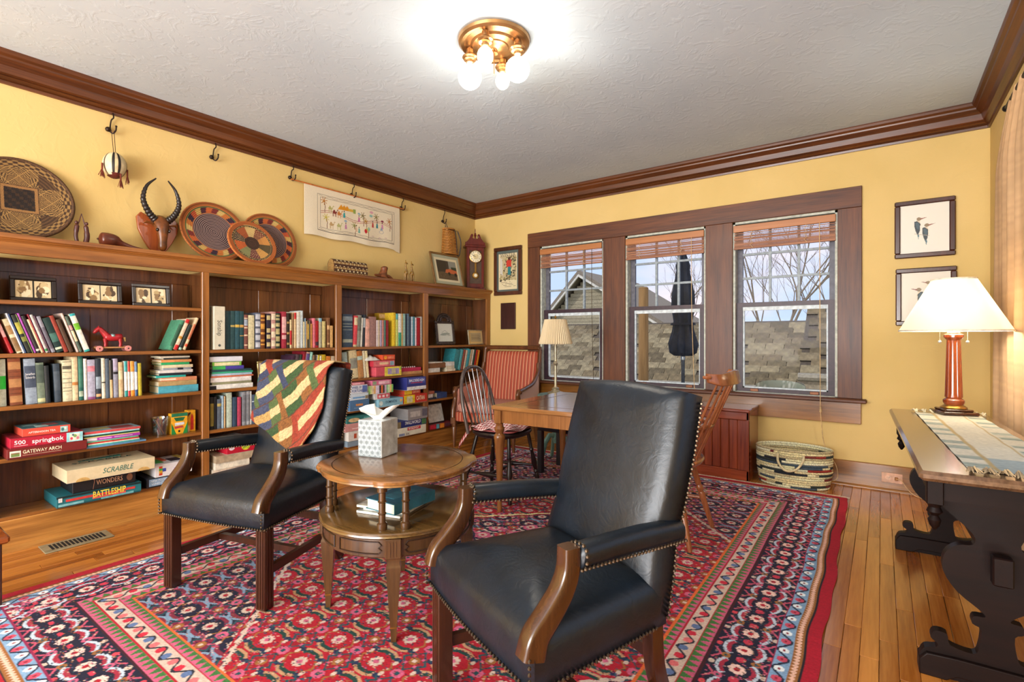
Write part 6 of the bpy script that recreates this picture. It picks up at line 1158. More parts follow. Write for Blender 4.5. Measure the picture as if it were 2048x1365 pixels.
slab('game_board', 'folded tan game board under the pink tray', 'game board', None, yq(804, .22), yq(846, .22), SB+.001, SB+.030, .22, .17, '#c2905c', kind='magazine')
pt = slab('peg_tray', 'raspberry pink peg tray with white pegs', 'game tray', None, yq(803, .215), yq(842, .215), SB+.0305, SB+.066, .215, .15, '#b82e50', kind='magazine')
for k in range(7): MB().lathe([(.006, 0), (.006, .008), (.003, .012)], (.19, yq(808, .215)+k*.027, SB+.066), 8).build('peg', paint('#e6d8d8', .5), pt)
def gbx(lab, uL, uR, z0, z1, x, col, art=(), d=.2, split=.02): slab('board_game_box', lab, 'game box', 'stacked board games', at(uL, 800, 'x', x).y, at(uR, 800, 'x', x).y, SC+z0+.0008, SC+z1, x, d, col, split=split, art=art)
gbx('blue game box with orange emblem at the bottom of its stack', 700, 738.5, 0, .094, .285, '#486a8c', [('r', .30, .45, .66, .65, '#c9854e'), ('r', .2, .25, .8, .3, '#7a94ac')]); gbx('white and blue game box above the blue one', 700, 737, .0945, .152, .282, '#c3cdd4', [('r', .15, .25, .8, .5, '#6a94b8'), ('r', .82, .1, .98, .6, '#8a7a5a')])
gbx('white game box with navy lettering in the second pile', 700, 735, .1525, .226, .28, '#d6d6d8', [('t', 'WHEEL OF', .10, .72, .30, .55, '#31508a', 0, .0015), ('t', 'FORTUNE', .10, .30, .34, .62, '#31508a', 0, .0015), ('r', .70, .08, .97, .92, '#5a6ca0')]); gbx('pink game box on top of the white lettered one', 700, 729, .2265, .250, .278, '#cf7f86', [('r', .2, .35, .7, .65, '#e2b8bc')])
gbx('pale blue game box with dark lettering', 757, 806, 0, .074, .288, '#86b4c4', [('t', 'DOMINION', .28, .58, .34, .46, '#27506a', 0, .001), ('e', .10, .5, .07, .3, '#c9d3cc'), ('e', .92, .6, .05, .2, '#c9a06a')], .22); gbx('white game box with red panels above the pale blue one', 749, 780, .0745, .129, .27, '#d6d3cf', [('r', .18, .12, .98, .9, '#c24a54'), ('r', .26, .3, .4, .7, '#e2c8c4'), ('r', .5, .3, .64, .7, '#e2c8c4'), ('r', .74, .3, .88, .7, '#e2c8c4')])
gbx('candy striped game box', 737, 786, .1295, .206, .272, '#cfc9b4', [('r', a/14, .02, (a+.9)/14, .98, c) for a, c in enumerate(('#8fbf6a', '#c9d08c', '#d9c3a0', '#d8a86a', '#d8c9d0', '#cfc0d8', '#3a3230', '#d8683a', '#4a3c34', '#c9a8c0', '#8ab88a', '#cfe0b0', '#d9b870', '#6fae5c'))]); gbx('rose and purple game box above the striped one', 744, 783, .2065, .252, .272, '#c96a86', [('r', .04, .15, .22, .85, '#8aa07c'), ('r', .34, .2, .9, .8, '#e0b4bc')])
gbx('red and yellow trading game box with white lettering', 808, 856, 0, .085, .292, '#b8301f', [('r', 0, .02, .46, .98, '#d6b81c'), ('r', .12, .12, .36, .85, '#c9c29a'), ('t', 'CATAN', .52, .5, .50, .36, '#ecdfb8', 0, .0012)], .22); gbx('small red and yellow expansion box on the trading game', 809, 841, .0855, .1265, .27, '#b8432c', [('r', 0, .02, .45, .98, '#cfa81c'), ('t', 'CATAN', .5, .5, .5, .4, '#e2cfa0')])
gbx('navy bluffing game box with white base', 814, 852, .127, .254, .285, '#31367c', [('r', .06, .50, .94, .95, '#46549c'), ('t', 'BALDERDASH', .10, .74, .20, .8, '#e8e8f0', .1, .001), ('r', .2, .54, .8, .6, '#b8383c'), ('r', 0, .02, 1, .28, '#d8d8d6')], .24)
def gbd(lab, uL, uR, z0, z1, x, col, art=(), d=.22): slab('board_game_box', lab, 'game box', 'stacked board games', at(uL, 850, 'x', x).y, at(uR, 850, 'x', x).y, SD+z0+.0008, SD+z1, x, d, col, split=.02, art=art)
gbd('grey blue box at the very bottom beside the armchair', 695, 723, 0, .05, .27, '#7f8f9a'); gbd('brown box with white end above the grey blue box', 697, 724, .0505, .135, .278, '#d3cbc0', [('r', .40, .25, .6, .75, '#a8482c')]); gbd('salmon pink game box with white script', 690, 737, .1355, .205, .28, '#c48a84', [('r', .3, .3, .8, .4, '#e2c4bc')]); gbd('teal card game box with cream oval', 694, 749, .2055, .268, .278, '#2f6a64', [('e', .25, .45, .2, .3, '#c9a97a'), ('r', .6, .3, .95, .7, '#5a9a94')])
gbd('white classic property game box with red banner', 795, 852, 0, .082, .285, '#d6d2bc', [('r', .34, .60, .80, .96, '#b8242c'), ('t', 'MONOPOLY', .37, .78, .24, .38, '#ecdcd8', 0, .001), ('t', 'OX', .28, .22, .26, .12, '#2a3048', 0, .001), ('r', .05, .08, .24, .36, '#7a86a0')]); gbd('navy box with white fantasy title', 790, 853, .0825, .149, .285, '#27306a', [('t', 'SMALLWORLD', .30, .6, .5, .5, '#e6e6ea', .15, .0012), ('r', 0, .05, .18, .95, '#7a6a4a'), ('r', .84, .1, .98, .9, '#4a7a4a')]); gbd('large grey brown strategy game box on top', 816, 862, .1495, .257, .30, '#8a8684', [('r', .12, .25, .62, .75, '#b3aea8'), ('r', .72, .2, .98, .9, '#5a5a66')], .26)
# ---------------------------------------------------------------- bay four
def draw_horse(cv, w, h):
    cv.rect(0, 0, w, h, '#d9ddd4'); cv.poly([(w*.15, h*.36), (w*.8, h*.38), (w*.82, h*.46), (w*.6, h*.5), (w*.3, h*.46)], '#9aa59c'); cv.line([(w*.3, h*.5), (w*.5, h*.62), (w*.68, h*.5)], .004, '#7f8a84'); cv.line([(w*.2, h*.36), (w*.85, h*.34)], .004, '#8a938c'); cv.speck(.1)
c4 = at(888, 686, 'x', .13); of = pframe('framed_sketch', 'carved dark frame with crest around a pale sketch', None, (.16, (at(866, 686, 'x', .14).y+at(911, 686, 'x', .14).y)/2, SA+.014), .285, .25, .12, paint('#3a302e', .35, .3, var=.35, nscale=40), draw_horse, fw=.026)
orn = MB(Matrix.Rotation(-.12, 4, 'Y'))
for k in range(30):
    a = PI*k/29; orn.ball((.006, .10*math.cos(a), .25+.075*math.sin(a)**1.1), .016, 7, 5)
for k in range(9): orn.ball((.008, .06*math.cos(PI*k/8), .26+.04*math.sin(PI*k/8)), .018, 7, 5)
for s in (-1, 1):
    for k in range(8): orn.ball((.004, s*.143, .02+.22*k/7), (.008, .010, .019), 6, 5)
for k in range(10): orn.ball((.006, -.12+.24*k/9, .0), (.008, .016, .013), 6, 5)
tag(orn.build('carving', paint('#3a302e', .3, .35, var=.35, nscale=40), of, local=True, smooth=60), kind='stuff')
def lines_(cv, w, h):
    cv.rect(0, 0, w, h, '#d8b87c'); cv.rect(w*.13, h*.16, w*.87, h*.84, '#b3a07c')
    for k in range(4): cv.line([(w*.2, h*(.68-.1*k)), (w*(.82 if k % 2 else .76), h*(.68-.1*k))], .0035, '#5a4e3a')
pframe('framed_text', 'small cream frame with four lines of text', None, (.17, (at(933.5, 690, 'x', .16).y+at(976, 690, 'x', .16).y)/2-.035, SA+.001), .275, .172, .12, paint('#a8987a', .5), lines_, fw=.010)
row([(905, 915, 700, '#2f8088', 'teal volume facing outward'), (916, 921, 700, '#4fa0a8', 'light teal book'), (922, 926, 700, '#8a4a3c', 'russet book'), (926.5, 930, 701, '#c9b8a0', 'thin beige book'), (930.5, 936, 699, '#3f98a4', 'turquoise book'), (936.5, 940, 700, '#b3a080', 'thin sand book'), (940.5, 943, 700, '#d6d0c0', 'thin white book'), (943.5, 947, 700, '#2a4a44', 'bottle green book'), (947.5, 951, 701, '#b02c20', 'vermilion book'), (951.5, 955, 701, '#d0862c', 'thin orange book')],
    SB, 'leaning beside the striped armchair', 'leaning row in bay four', lambda i, n: -14)
stack([(.045, 856, 880, '#d3d0c6', 'white book', dict(label='white book at the bottom beside the bay four post')), (.052, 858, 891, '#7a5230', 'brown leather book', dict(label='brown leather book lying on the white one in bay four')), (.012, 857, 885, '#d9d5c8', 'thin white pamphlet', dict(label='thin white pamphlet on the brown leather book'))], SB, .225, '', 'flat books in bay four')
stack([(.028, 893, 911, '#d6cfb8', 'pale book', dict(label='pale book below two others in front of the teal volume', d=.1)), (.03, 893, 909, '#c9c3ac', 'ecru book', dict(label='ecru book in the middle in front of the teal volume', d=.1)), (.045, 892, 909, '#d4d4cc', 'white book', dict(label='thick white book on top in front of the teal volume', d=.1))], SB, .226, '', 'flat books in bay four')
stack([(.02, 857, 873, '#2c3446', 'dark blue book', dict(label='dark blue book under the white one on the low shelf of bay four')), (.038, 856, 866, '#d3d0cc', 'white book', dict(label='short white book near the trading game')), (.03, 858, 869, '#a05a44', 'red brown book', dict(label='red brown book topping the pile near the trading game'))], SC, .235, '', 'flat books in bay four')
slab('book', 'wide royal blue book lying on the low shelf of bay four', 'book', 'flat books in bay four', at(874, 830, 'x', .235).y, at(894, 830, 'x', .235).y, SC+.001, SC+.062, .235, .17, '#3a4a78', kind='book')
lt_ = thing('leaning_panel', 'pale grey framed panel leaning on the lowest shelf', 'panel', (.2, at(876, 830, 'x', .22).y, SD)); T = Matrix.Translation((.225, at(858, 830, 'x', .22).y, SD+.056)) @ Matrix.Rotation(-.25, 4, 'Y')
MB(T).bbox(-.012, 0, 0, .23, 0, .215, .003).build('frame', paint('#202024', .4), lt_); MB(T).box(0, .001, .0, .222, .012, .20).build('face', paint('#c6c2bc', .25), lt_, smooth=0)
slab('board_game_box', 'flat red box with turquoise and orange squares under the leaning panel', 'game box', 'stacked board games', at(856, 850, 'x', .262).y, at(905, 850, 'x', .262).y, SD+.001, SD+.054, .262, .2, '#7a2a2c', art=[('r', .02, .1, .26, .9, '#b8283c'), ('r', .28, .05, .40, .95, '#5aa0b0'), ('r', .44, .05, .62, .95, '#d8842c'), ('r', .68, .2, .9, .8, '#5a3440')])
# book and magazines on the side table
def flatrect(N, L, Rr, z, w, l):
    N, L, Rr = at(*N, 'z', z), at(*L, 'z', z), at(*Rr, 'z', z); e1 = (L-N).normalized(); e2 = Vector((-e1.y, e1.x, 0)); e2 = e2 if e2.dot(Rr-N) > 0 else -e2
    return N, e1, e2
zz_ = .4170
for lab, N, L, Rr, w, l, th, c in (('grey magazine lowest on the lower tier of the round table', (800, 1042), (692, 1026), (872, 1002), .21, .27, .010, '#8f938c'), ('floral magazine poking out under the blue book', (812, 1034), (715, 1022), (880, 1000), .20, .26, .007, '#a9b7a4'), ('folded newspaper directly under the blue book', (795, 1030), (700, 1016), (868, 992), .20, .25, .010, '#b9b5a8')):
    N, e1, e2 = flatrect(N, L, Rr, zz_, w, l); o = thing('magazine', lab, 'magazine', tuple(N+e1*w/2+e2*l/2), math.atan2(e1.y, e1.x), 'reading on the side table'); q = 1 if (e1.x*e2.y-e1.y*e2.x) > 0 else -1
    MB().bbox(-w/2, w/2, -l/2, l/2, 0, th-.0005, .001).build('pages', paint('#d2cec0', .8), o, local=True); MB().box(-w/2, w/2, -l/2, l/2, th-.0005, th).build('cover', paint(c, .4, var=.35, nscale=25), o, local=True); zz_ += th+.0003
w, l, th = .165, .235, .043; N, e1, e2 = flatrect((789, 1014), (723, 997), (858, 973), zz_+th, w, l); N.z = zz_
o = thing('book', 'thick blue hardback on the lower tier of the side table', 'book', tuple(N+e1*w/2+e2*l/2), math.atan2(e1.y, e1.x), 'reading on the side table')
MB().box(-w/2, w/2, -l/2, l/2, 0, .003).box(-w/2, w/2, -l/2, l/2, th-.003, th).box(-w/2, -w/2+.003, -l/2, l/2, .003, th-.003).build('cover', paint('#2c6a80', .35), o, local=True, smooth=0); MB().box(-w/2+.003, w/2-.006, -l/2+.005, l/2-.005, .003, th-.003).build('pages', PAGE, o, local=True, smooth=0); MB().box(-.03, .04, -.07, .07, th, th+.0005).build('title_block', paint('#3f7d90', .3), o, local=True, smooth=0)
# ---------------------------------------------------------------- hooks on the picture rail
ZT = 1.7045; IRON = paint('#2a1c14', .4, .6)
def hook(label, u, v):
    p = at(u, v, 'x', .02); y, zt = p.y, 2.592; zb = p.z; t = thing('picture_hook', label, 'hook', (.01, y, zb-.03), 0, 'iron hooks along the picture rail')
    MB().tube(bez([(.022, y+.012, zt), (.028, y+.014, zt-.03), (.020, y+.004, zb+.05), (.014, y, zb+.01), (.016, y-.002, zb-.02)], 5), .0042, 7).build('stem', IRON, t, smooth=60)
    MB().ball((.018, y-.012, zb-.012), .016, 10, 6).build('boss', IRON, t); MB().tube(bez([(.016, y-.004, zb-.022), (.028, y+.010, zb-.034), (.040, y+.022, zb-.015), (.042, y+.024, zb+.008)], 5), .0045, 7).ball((.042, y+.024, zb+.012), .007, 8, 5).build('prong', IRON, t, smooth=60); return y, zb
HK = [hook(l, u, v) for l, u, v in (('iron hook holding the hanging ball', 221, 256), ('empty iron hook above the horned mount', 427, 312), ('iron hook at the left end of the tapestry rod', 583, 353), ('iron hook above the middle of the tapestry', 705, 388), ('iron hook at the right end of the tapestry rod', 804, 414), ('iron hook holding the pack basket', 887, 441))]
# hanging leather ball
by, bz = HK[0][0]+.004, at(223, 331, 'x', .07).z; R_ = .072; hb_ = thing('hanging_ball', 'cream and black ball with tassels hanging from a hook', 'ornament', (.08, by, bz-R_))
MB().ball((.08, by, bz), (R_*.95, R_*.88, R_*1.14), 26, 15).build('shell', paint('#d2c29c', .5, var=.08), hb_, smooth=80)
def strip(a0, a1, e0, e1, c, name='strap', r=R_+.0015): 
    MB().rings([[(.08+.95*r*math.cos(e)*math.cos(a), by+.88*r*math.cos(e)*math.sin(a), bz+1.14*r*math.sin(e)) for a in np.linspace(a0, a1, 5)] for e in np.linspace(e0, e1, 14)], False, False, closed=False).build(name, paint(c, .6), hb_, smooth=80)
BRW = '#3a1410'
for a in (-.50, .02): strip(a, a+.22, -1.0, 1.45, '#1a1412')
strip(-.24, .0, -.55, 1.4, '#c9b48a', 'lacing'); strip(-.6, .35, -1.2, -.72, '#5a1f14', 'cap')
for a in (-1.25, 1.0): strip(a, a+.10, -1.2, 1.45, BRW)
for a in np.linspace(-PI, PI, 9)[:-1]: strip(a, a+PI/4, -1.5, -.95, '#5a1f14', 'cap', R_+.001)
MB().tube([(.08, by-.004, bz+R_-.002), (.045, by-.006, HK[0][1]-.02)], .0018, 5).build('cord', paint(BRW, .8), hb_); MB().tube([(.08, by+.006, bz+R_-.002), (.045, by+.008, HK[0][1]-.02)], .0018, 5).build('cord', paint(BRW, .8), hb_)
for dx, dy, dz in ((.02, -.068, -.035), (.02, .062, -.045), (.045, .02, -.085)):
    ts = MB(); r2 = random.Random(int(dy*1000))
    ts.tube([(.08+dx, by+dy, bz+dz+.03), (.08+dx, by+dy, bz+dz-.01)], .005, 6)
    for k in range(14): a = r2.uniform(0, 6.28); q = r2.uniform(.004, .02); ts.tube([(.08+dx, by+dy, bz+dz), (.08+dx+q*.5*math.cos(a), by+dy+q*.5*math.sin(a), bz+dz-.025), (.08+dx+q*math.cos(a), by+dy+q*math.sin(a), bz+dz-.055+r2.uniform(-.01, .01))], .0016, 4)
    tag(ts.build('tassel', paint('#6a2a18', .9), hb_), kind='stuff')
# ---------------------------------------------------------------- round woven trays leaning on the wall
def disc_tray(name, label, cat, cy, cz, rad, x0, tilt, cvf, ppu, dish=.03, rim='#5a3c22', rim_r=.008, group=None):
    # disc facing +x, lower edge resting forward on the bookcase cap, upper edge towards the wall
    t = thing(name, label, cat, (x0, cy, cz-rad), 0, group); nr, na = int(rad*ppu), 180; cv = Cv(1, 1, 2, '#808080'); cv.W, cv.H = na+1, nr; cv.a = np.zeros((nr, na+1, 3))
    A_, Rr = np.meshgrid(np.linspace(0, 2*PI, na+1), np.linspace(.0, rad, nr)); cvf(cv, Rr/rad, A_, Rr*np.cos(A_)/rad, Rr*np.sin(A_)/rad)
    Tm = Matrix.Translation((x0, cy, cz-rad)) @ Matrix.Rotation(-tilt, 4, 'Y') @ Matrix.Translation((0, 0, rad)); Mt = np.array(Tm)
    def P(U, V): 
        a = U*2*PI; r = V*rad; x = dish*(V**2)-dish; y = r*np.cos(a); z = r*np.sin(a); q = np.stack([x+.006*np.sin(V*nr*.5)*0, y, z, np.ones_like(x)], -1) @ Mt.T; return q[..., 0], q[..., 1], q[..., 2]
    o = sheet('weave', cv, P, vcol(.9, bump=.6, bscale=220), t); s = o.modifiers.new('t', 'SOLIDIFY'); s.thickness = .008; s.offset = -1
    MB(Tm).tube([(0, rad*math.cos(2*PI*k/72), rad*math.sin(2*PI*k/72)) for k in range(73)], rim_r, 8).build('rim', paint(rim, .8, nscale=150, var=.3), t, smooth=70); return t
def setc(cv, m, c): cv.a[m] = lin(c)
def big_weave(cv, r, a, x, y):
    setc(cv, r >= 0, '#3a2411'); X, Y = x*9, y*9
    zg = (np.abs(((X+Y) % 2)-1)+np.abs(((X-Y) % 2)-1)); 
    setc(cv, (np.sin(r*90) > .1), '#553a1e')
    band_ = (np.abs(x) < .36) ^ (np.abs(y) < .36)
    d1 = np.abs((np.abs((x*5) % 2-1)+np.abs((y*5) % 2-1))-1); setc(cv, band_ & ((d1*5 % 1) < .5), '#94703e'); setc(cv, band_ & ((d1*5 % 1) >= .5), '#2a190d')
    q = (r > .82); k = np.floor(a*14/PI)+np.floor(r*20); setc(cv, q & ((np.sin(a*28)*np.sin(r*60)) > 0), '#8c6a3a'); setc(cv, q & ((np.sin(a*28)*np.sin(r*60)) <= 0), '#3a2412')
    setc(cv, (np.abs(x) < .34) & (np.abs(y) < .34), '#8a6236'); setc(cv, (np.abs(x) < .28) & (np.abs(y) < .28), '#1d110a'); setc(cv, (np.abs(x) < .28) & (np.abs(y) < .28) & ((np.floor(x*14)+np.floor(y*14)) % 3 == 0), '#33200f')
    setc(cv, r > .965, '#4a2f16')
cz1 = at(0, 400, 'x', .06).z; yc1 = at(40, 400, 'x', .06).y-.0; rt1 = (at(152, 400, 'x', .08).y-yc1)
disc_tray('woven_tray', 'large round dark woven tray with square centre', 'tray', yc1+.0, ZT+.2425, .232, .125, math.radians(13), big_weave, 560, .03, '#4a2f16', .010)
def coil(c1, seed, spec):
    def f(cv, r, a, x, y):
        rs = random.Random(seed); setc(cv, r >= 0, c1); spec(cv, r, a, rs); ln = np.sin(r*2*PI*20) > .45; cv.a[ln & (r < .97)] *= .38
    return f
def plate1(cv, r, a, rs):
    setc(cv, r < .64, '#4a3436'); lt = (np.sin(r*2*PI*20) < -.45) & (r < .64); setc(cv, lt, '#9a8078')
    n = 26; seg = ((a/(2*PI)*n+r*2).astype(int)) % n; cols = ['#c4602a', '#4a1f2a', '#c9a55a', '#b8502a', '#3a2436', '#c2702e', '#d0b068', '#7a2a24']
    m = (r > .66) & (r < .84); kk = seg % 8
    for q, c in enumerate(cols): setc(cv, m & (kk == q), c)
    setc(cv, (r > .84) & (r < .88), '#5a6a3c'); setc(cv, (r >= .88) & (r < .93), '#b8682c'); setc(cv, (r >= .93), '#8a4a1e')
def plate2(cv, r, a, rs):
    n = 10; seg = (a/(2*PI)*n).astype(int) % n; cols = ['#c98a44', '#7a3a2c', '#d2b070', '#a8562a', '#4a3a34', '#c9642e', '#8a8a5a', '#6a2c34', '#cf9a50', '#5a4a2a']
    for q, c in enumerate(cols): setc(cv, (seg == q), c)
    setc(cv, ((np.sin(a*40)*np.sin(r*50)) > .55) & (seg % 3 == 1), '#d9b878'); setc(cv, r < .30, '#3a2418'); setc(cv, (r < .30) & (np.sin(r*100) > .3), '#5a3a26'); setc(cv, (r > .76) & (r < .84), '#4a3a28'); setc(cv, (r > .78) & (r < .82) & (np.sin(a*60) > 0), '#b89a5c'); setc(cv, r >= .86, '#a85a26')
yp = lambda u, x=.1: at(u, 460, 'x', x).y
disc_tray('coiled_plate', 'large coiled plate with dark centre behind the small one', 'plate', (yp(366)+yp(492))/2, ZT+.226, .225, .142, math.radians(16), coil('#b8682c', 1, plate1), 760, .02, '#9a5a28', .006, 'coiled plates on the bookcase')
disc_tray('coiled_plate', 'coiled plate with dark centre tucked behind, nearest the tapestry', 'plate', (yp(482)+yp(600))/2+.01, ZT+.223, .222, .098, math.radians(12), coil('#b8682c', 4, plate1), 760, .02, '#9a5a28', .006, 'coiled plates on the bookcase')
disc_tray('coiled_plate', 'smaller coiled plate with sunburst segments in front', 'plate', (yp(455, .16)+yp(557, .16))/2, ZT+.178, .178, .205, math.radians(22), coil('#a85a26', 2, plate2), 800, .015, '#a8602a', .007, 'coiled plates on the bookcase')
# dancers, gourd
dy_ = at(163, 470, 'x', .15).y; dn = thing('dancer_figurine', 'two slim dark dancers with joined raised arms', 'figurine', (.15, dy_, ZT)); DW = paint('#4a2018', .4)
for s, nm in ((-1, 'dancer'), (1, 'dancer')):
    y = dy_+s*.022; m = MB(); m.tube(bez([(.15, y-s*.004, ZT), (.15, y+s*.004, ZT+.045), (.15, y+s*.002, ZT+.085), (.15, y-s*.002, ZT+.115)], 5), [.018 if s > 0 else .009]+[.014 if s > 0 else .010]*8+[.012]*6+[.008], 8); m.ball((.15, y+s*.002, ZT+.128), (.009, .009, .011), 8, 6); m.tube([(.15, y-s*.003, ZT+.11), (.15, y-s*.012, ZT+.14), (.15, dy_, ZT+.185)], [.004, .003, .002], 6); m.build(nm, DW, dn, smooth=60)
MB().bbox(.125, .175, dy_-.035, dy_+.04, ZT, ZT+.005, .002).build('base', DW, dn)
gy0 = at(218, 490, 'x', .15).y; gd = thing('gourd', 'brown gourd with a long neck lying on the bookcase', 'gourd', (.16, gy0, ZT)); gpts = bez([(.16, gy0-.055, ZT+.045), (.16, gy0-.03, ZT+.045), (.16, gy0+.02, ZT+.043), (.16, gy0+.06, ZT+.03), (.165, gy0+.12, ZT+.014), (.17, gy0+.17, ZT+.010)], 5)
rads = [.004, .022, .033, .040, .043, .044, .0445, .0445, .044, .043, .041, .038, .034, .029, .025, .021, .019, .017, .0155, .014, .013, .012, .011, .010, .009, .008]
MB().tube(gpts, rads[:len(gpts)], 16).build('body', paint('#5a2a1a', .3, var=.2), gd, smooth=80)
MB().ball((.16, gy0-.058, ZT+.045), .006, 8, 5).build('blossom_end', paint('#3a1a10', .5), gd)
# horned mount
sy, sz = at(324, 470, 'x', .05).y-.02, 1.86; mt = thing('horned_mount', 'carved antelope head with ribbed horns on a wooden shield', 'mount', (.06, sy, ZT)); SHW = wood('#7a3414', '#b05a28', axis='z', coat=.3, rough=.4)
sh_ = [(0, 1.712), (.03, 1.722), (.055, 1.75), (.085, 1.80), (.115, 1.87), (.125, 1.93), (.10, 1.965), (.06, 1.945), (.02, 1.96)]; pl_ = [(sy+a, b) for a, b in sh_]+[(sy-a, b+(.02 if b > 1.9 else 0)) for a, b in sh_[::-1]]
MB().prism(pl_, 'x', .022, .046).build('shield', SHW, mt, smooth=20, bevel=.004)
hd = MB().tube(bez([(.05, sy, 1.935), (.09, sy, 1.915), (.115, sy, 1.86), (.12, sy, 1.79), (.115, sy, 1.745), (.11, sy, 1.73)], 5), [.052, .054, .055, .055, .053, .050, .048, .046, .043, .040, .037, .034, .031, .029, .027, .026, .026, .027, .027, .026, .024, .022, .019, .016, .012, .008][:26], 14, flat=(.95, .85)); hd.build('head', paint('#6a3a14', .35, var=.3, nscale=20), mt, smooth=80)
for s in (-1, 1):
    e_ = MB().ball((.13, sy+s*.035, 1.865), (.010, .008, .012), 10, 6); e_.build('eye', paint('#1a0f08', .2), mt); MB().tube([(.10, sy+s*.045, 1.905), (.09, sy+s*.085, 1.915), (.085, sy+s*.10, 1.90)], [.008, .016, .004], 8, flat=(1, .5)).build('ear', paint('#6a3a14', .4), mt)
    hp_ = bez([(.09, sy+s*.028, 1.93), (.10, sy+s*.075, 1.98), (.10, sy+s*.105, 2.06), (.10, sy+s*.085, 2.15), (.11, sy+s*.035, 2.21)], 12); nh = len(hp_)
    MB().tube(hp_, [(.024*(1-.82*(k/(nh-1))**1.15))*(1+.13*(1 if k % 3 == 0 else -.5)*(1 if k < nh*.72 else 0)) for k in range(nh)], 12).build('horn', paint('#1e1512', .35, var=.3), mt, smooth=40)
MB().tube([(.06, sy+.02, 1.722), (.11, sy+.03, 1.712), (.12, sy+.06, 1.706)], .006, 8).tube([(.06, sy-.03, 1.722), (.10, sy-.05, 1.712)], .006, 8).build('stand', paint('#4a2414', .4), mt)
# ---------------------------------------------------------------- embroidered hanging
ty0, ty1, tz0, tz1 = -2.285, -1.225, 2.035, 2.47; TWd, THt = ty1-ty0, tz1-tz0; ec = Cv(TWd, THt, 320, '#dccfb4'); W, H = TWd, THt
def ln(P, w, c): ec.line([(a*W, b*H) for a, b in P], w, c)
def wavy(y, a=.008): return [(x, y+a*math.sin(x*60)) for x in np.linspace(.13, .93, 90)]
for (x0, y0, x1, y1) in ((.12, .13, .93, .86), (.145, .19, .905, .80)): ln([(x0, y0), (x1, y0), (x1, y1), (x0, y1), (x0, y0)], .004, '#5a5048')
for y in (.16, .83): ln(wavy(y, .010), .003, '#7a6a5a')
def palm(x, y, s, c='#8a5a1c'):
    ln([(x+.008, y-.22*s), (x+.012, y-.1*s), (x, y)], .006, '#6a3a22')
    for k in range(7): a = k*.9+.3; ln([(x, y), (x+.030*math.cos(a)*s, y+.075*math.sin(a)*s)], .006, c)
def figure(x, y, c, hat=None):
    ec.poly([((x-.012)*W, (y-.08)*H), ((x+.012)*W, (y-.08)*H), ((x+.007)*W, (y+.02)*H), ((x-.007)*W, (y+.02)*H)], c); ec.ell(x*W, (y+.045)*H, .0055, .0065, '#3a2420')
    if hat: ec.ell(x*W, (y+.09)*H, .016, .010, hat)
def camel(x, y, c):
    ec.ell(x*W, y*H, .020, .012, c); ec.ell((x-.003)*W, (y+.03)*H, .009, .010, c); ln([(x+.02, y), (x+.027, y+.06), (x+.035, y+.058)], .006, c)
    for d in (-.015, -.008, .009, .016): ln([(x+d, y), (x+d, y-.085)], .004, c)
road = [(x, .52+.055*math.sin((x-.14)*13)+.02*(x-.5)) for x in np.linspace(.15, .90, 60)]; ln(road, .005, '#a8685c'); ln([(a, b-.035) for a, b in road], .005, '#b87868')
for x, y, s, c in ((.18, .74, 1, '#a86a1c'), (.20, .42, 1, '#b8a83c'), (.48, .36, 1, '#7a7a2c'), (.57, .62, 1, '#6a5a1c'), (.60, .52, .8, '#a87a24'), (.72, .66, 1, '#7a6a24'), (.87, .62, 1, '#a8641c'), (.62, .34, .8, '#b8a42c')): palm(x, y, s, c)
for k in range(3): ec.poly([((.31+.03*k)*W, .64*H), ((.345+.03*k)*W, .75*H), ((.385+.03*k)*W, .64*H)], '#d08a14')
ec.rect(.42*W, .64*H, .47*W, .70*H, '#c9a23c'); ec.rect(.468*W, .62*H, .495*W, .71*H, '#8a9a4a')
for x, y, c in ((.24, .62, '#a8a060'), (.28, .56, '#7a3026'), (.325, .55, '#b8702c'), (.25, .30, '#b09060'), (.32, .30, '#a8a468')): camel(x, y, c)
for x, y, c, h in ((.375, .57, '#2a9a9a', None), (.53, .55, '#b86a8c', '#8aa0a8'), (.39, .33, '#b87aa0', '#8aa0b4'), (.50, .32, '#c9a88c', None), (.53, .30, '#6a9a8c', None), (.73, .50, '#2a7a84', None), (.79, .50, '#c07aa0', '#7a1c3c'), (.68, .50, '#b83a34', None)): figure(x, y, c, h)
ec.ell(.60*W, .30*H, .016, .020, '#b81c24'); ec.ell(.635*W, .36*H, .014, .018, '#8fb5a0'); ec.ell(.66*W, .66*H, .020, .012, '#8ab0a4'); ec.ell(.665*W, .74*H, .022, .012, '#d09aa4')
ec.ell(.78*W, .34*H, .028, .016, '#9a9aa0', .8); ec.poly([(.765*W, .38*H), (.78*W, .46*H), (.80*W, .38*H)], '#8a98a8')
for x, y in ((.68, .22), (.76, .20), (.83, .22)): ec.ell(x*W, y*H, .012, .006, '#a87a8a', .6)
ec.speck(.05)
tp = thing('tapestry', 'embroidered cream hanging of camels, palms and figures', 'wall hanging', (.03, (ty0+ty1)/2, tz0))
to = sheet('cloth', ec, lambda U, V: (.028+.004*np.sin(U*23)*(1-V)+.010*(1-V)**3*np.sin(U*4), ty0+TWd*U+.012*(1-V)*(U > .97), tz0+THt*V+.006*np.sin(U*17)*(1-V)-.02*np.clip((U-.93)*14, 0, 1)*(1-V)**4), vcol(.95, bump=.3, bscale=400), tp); q_ = to.modifiers.new('t', 'SOLIDIFY'); q_.thickness = .003
MB().tube([(.032, HK[2][0]-.01, tz1+.002), (.032, HK[4][0]+.03, tz1+.002)], .006, 8).build('rod', paint('#b8682c', .5), tp)
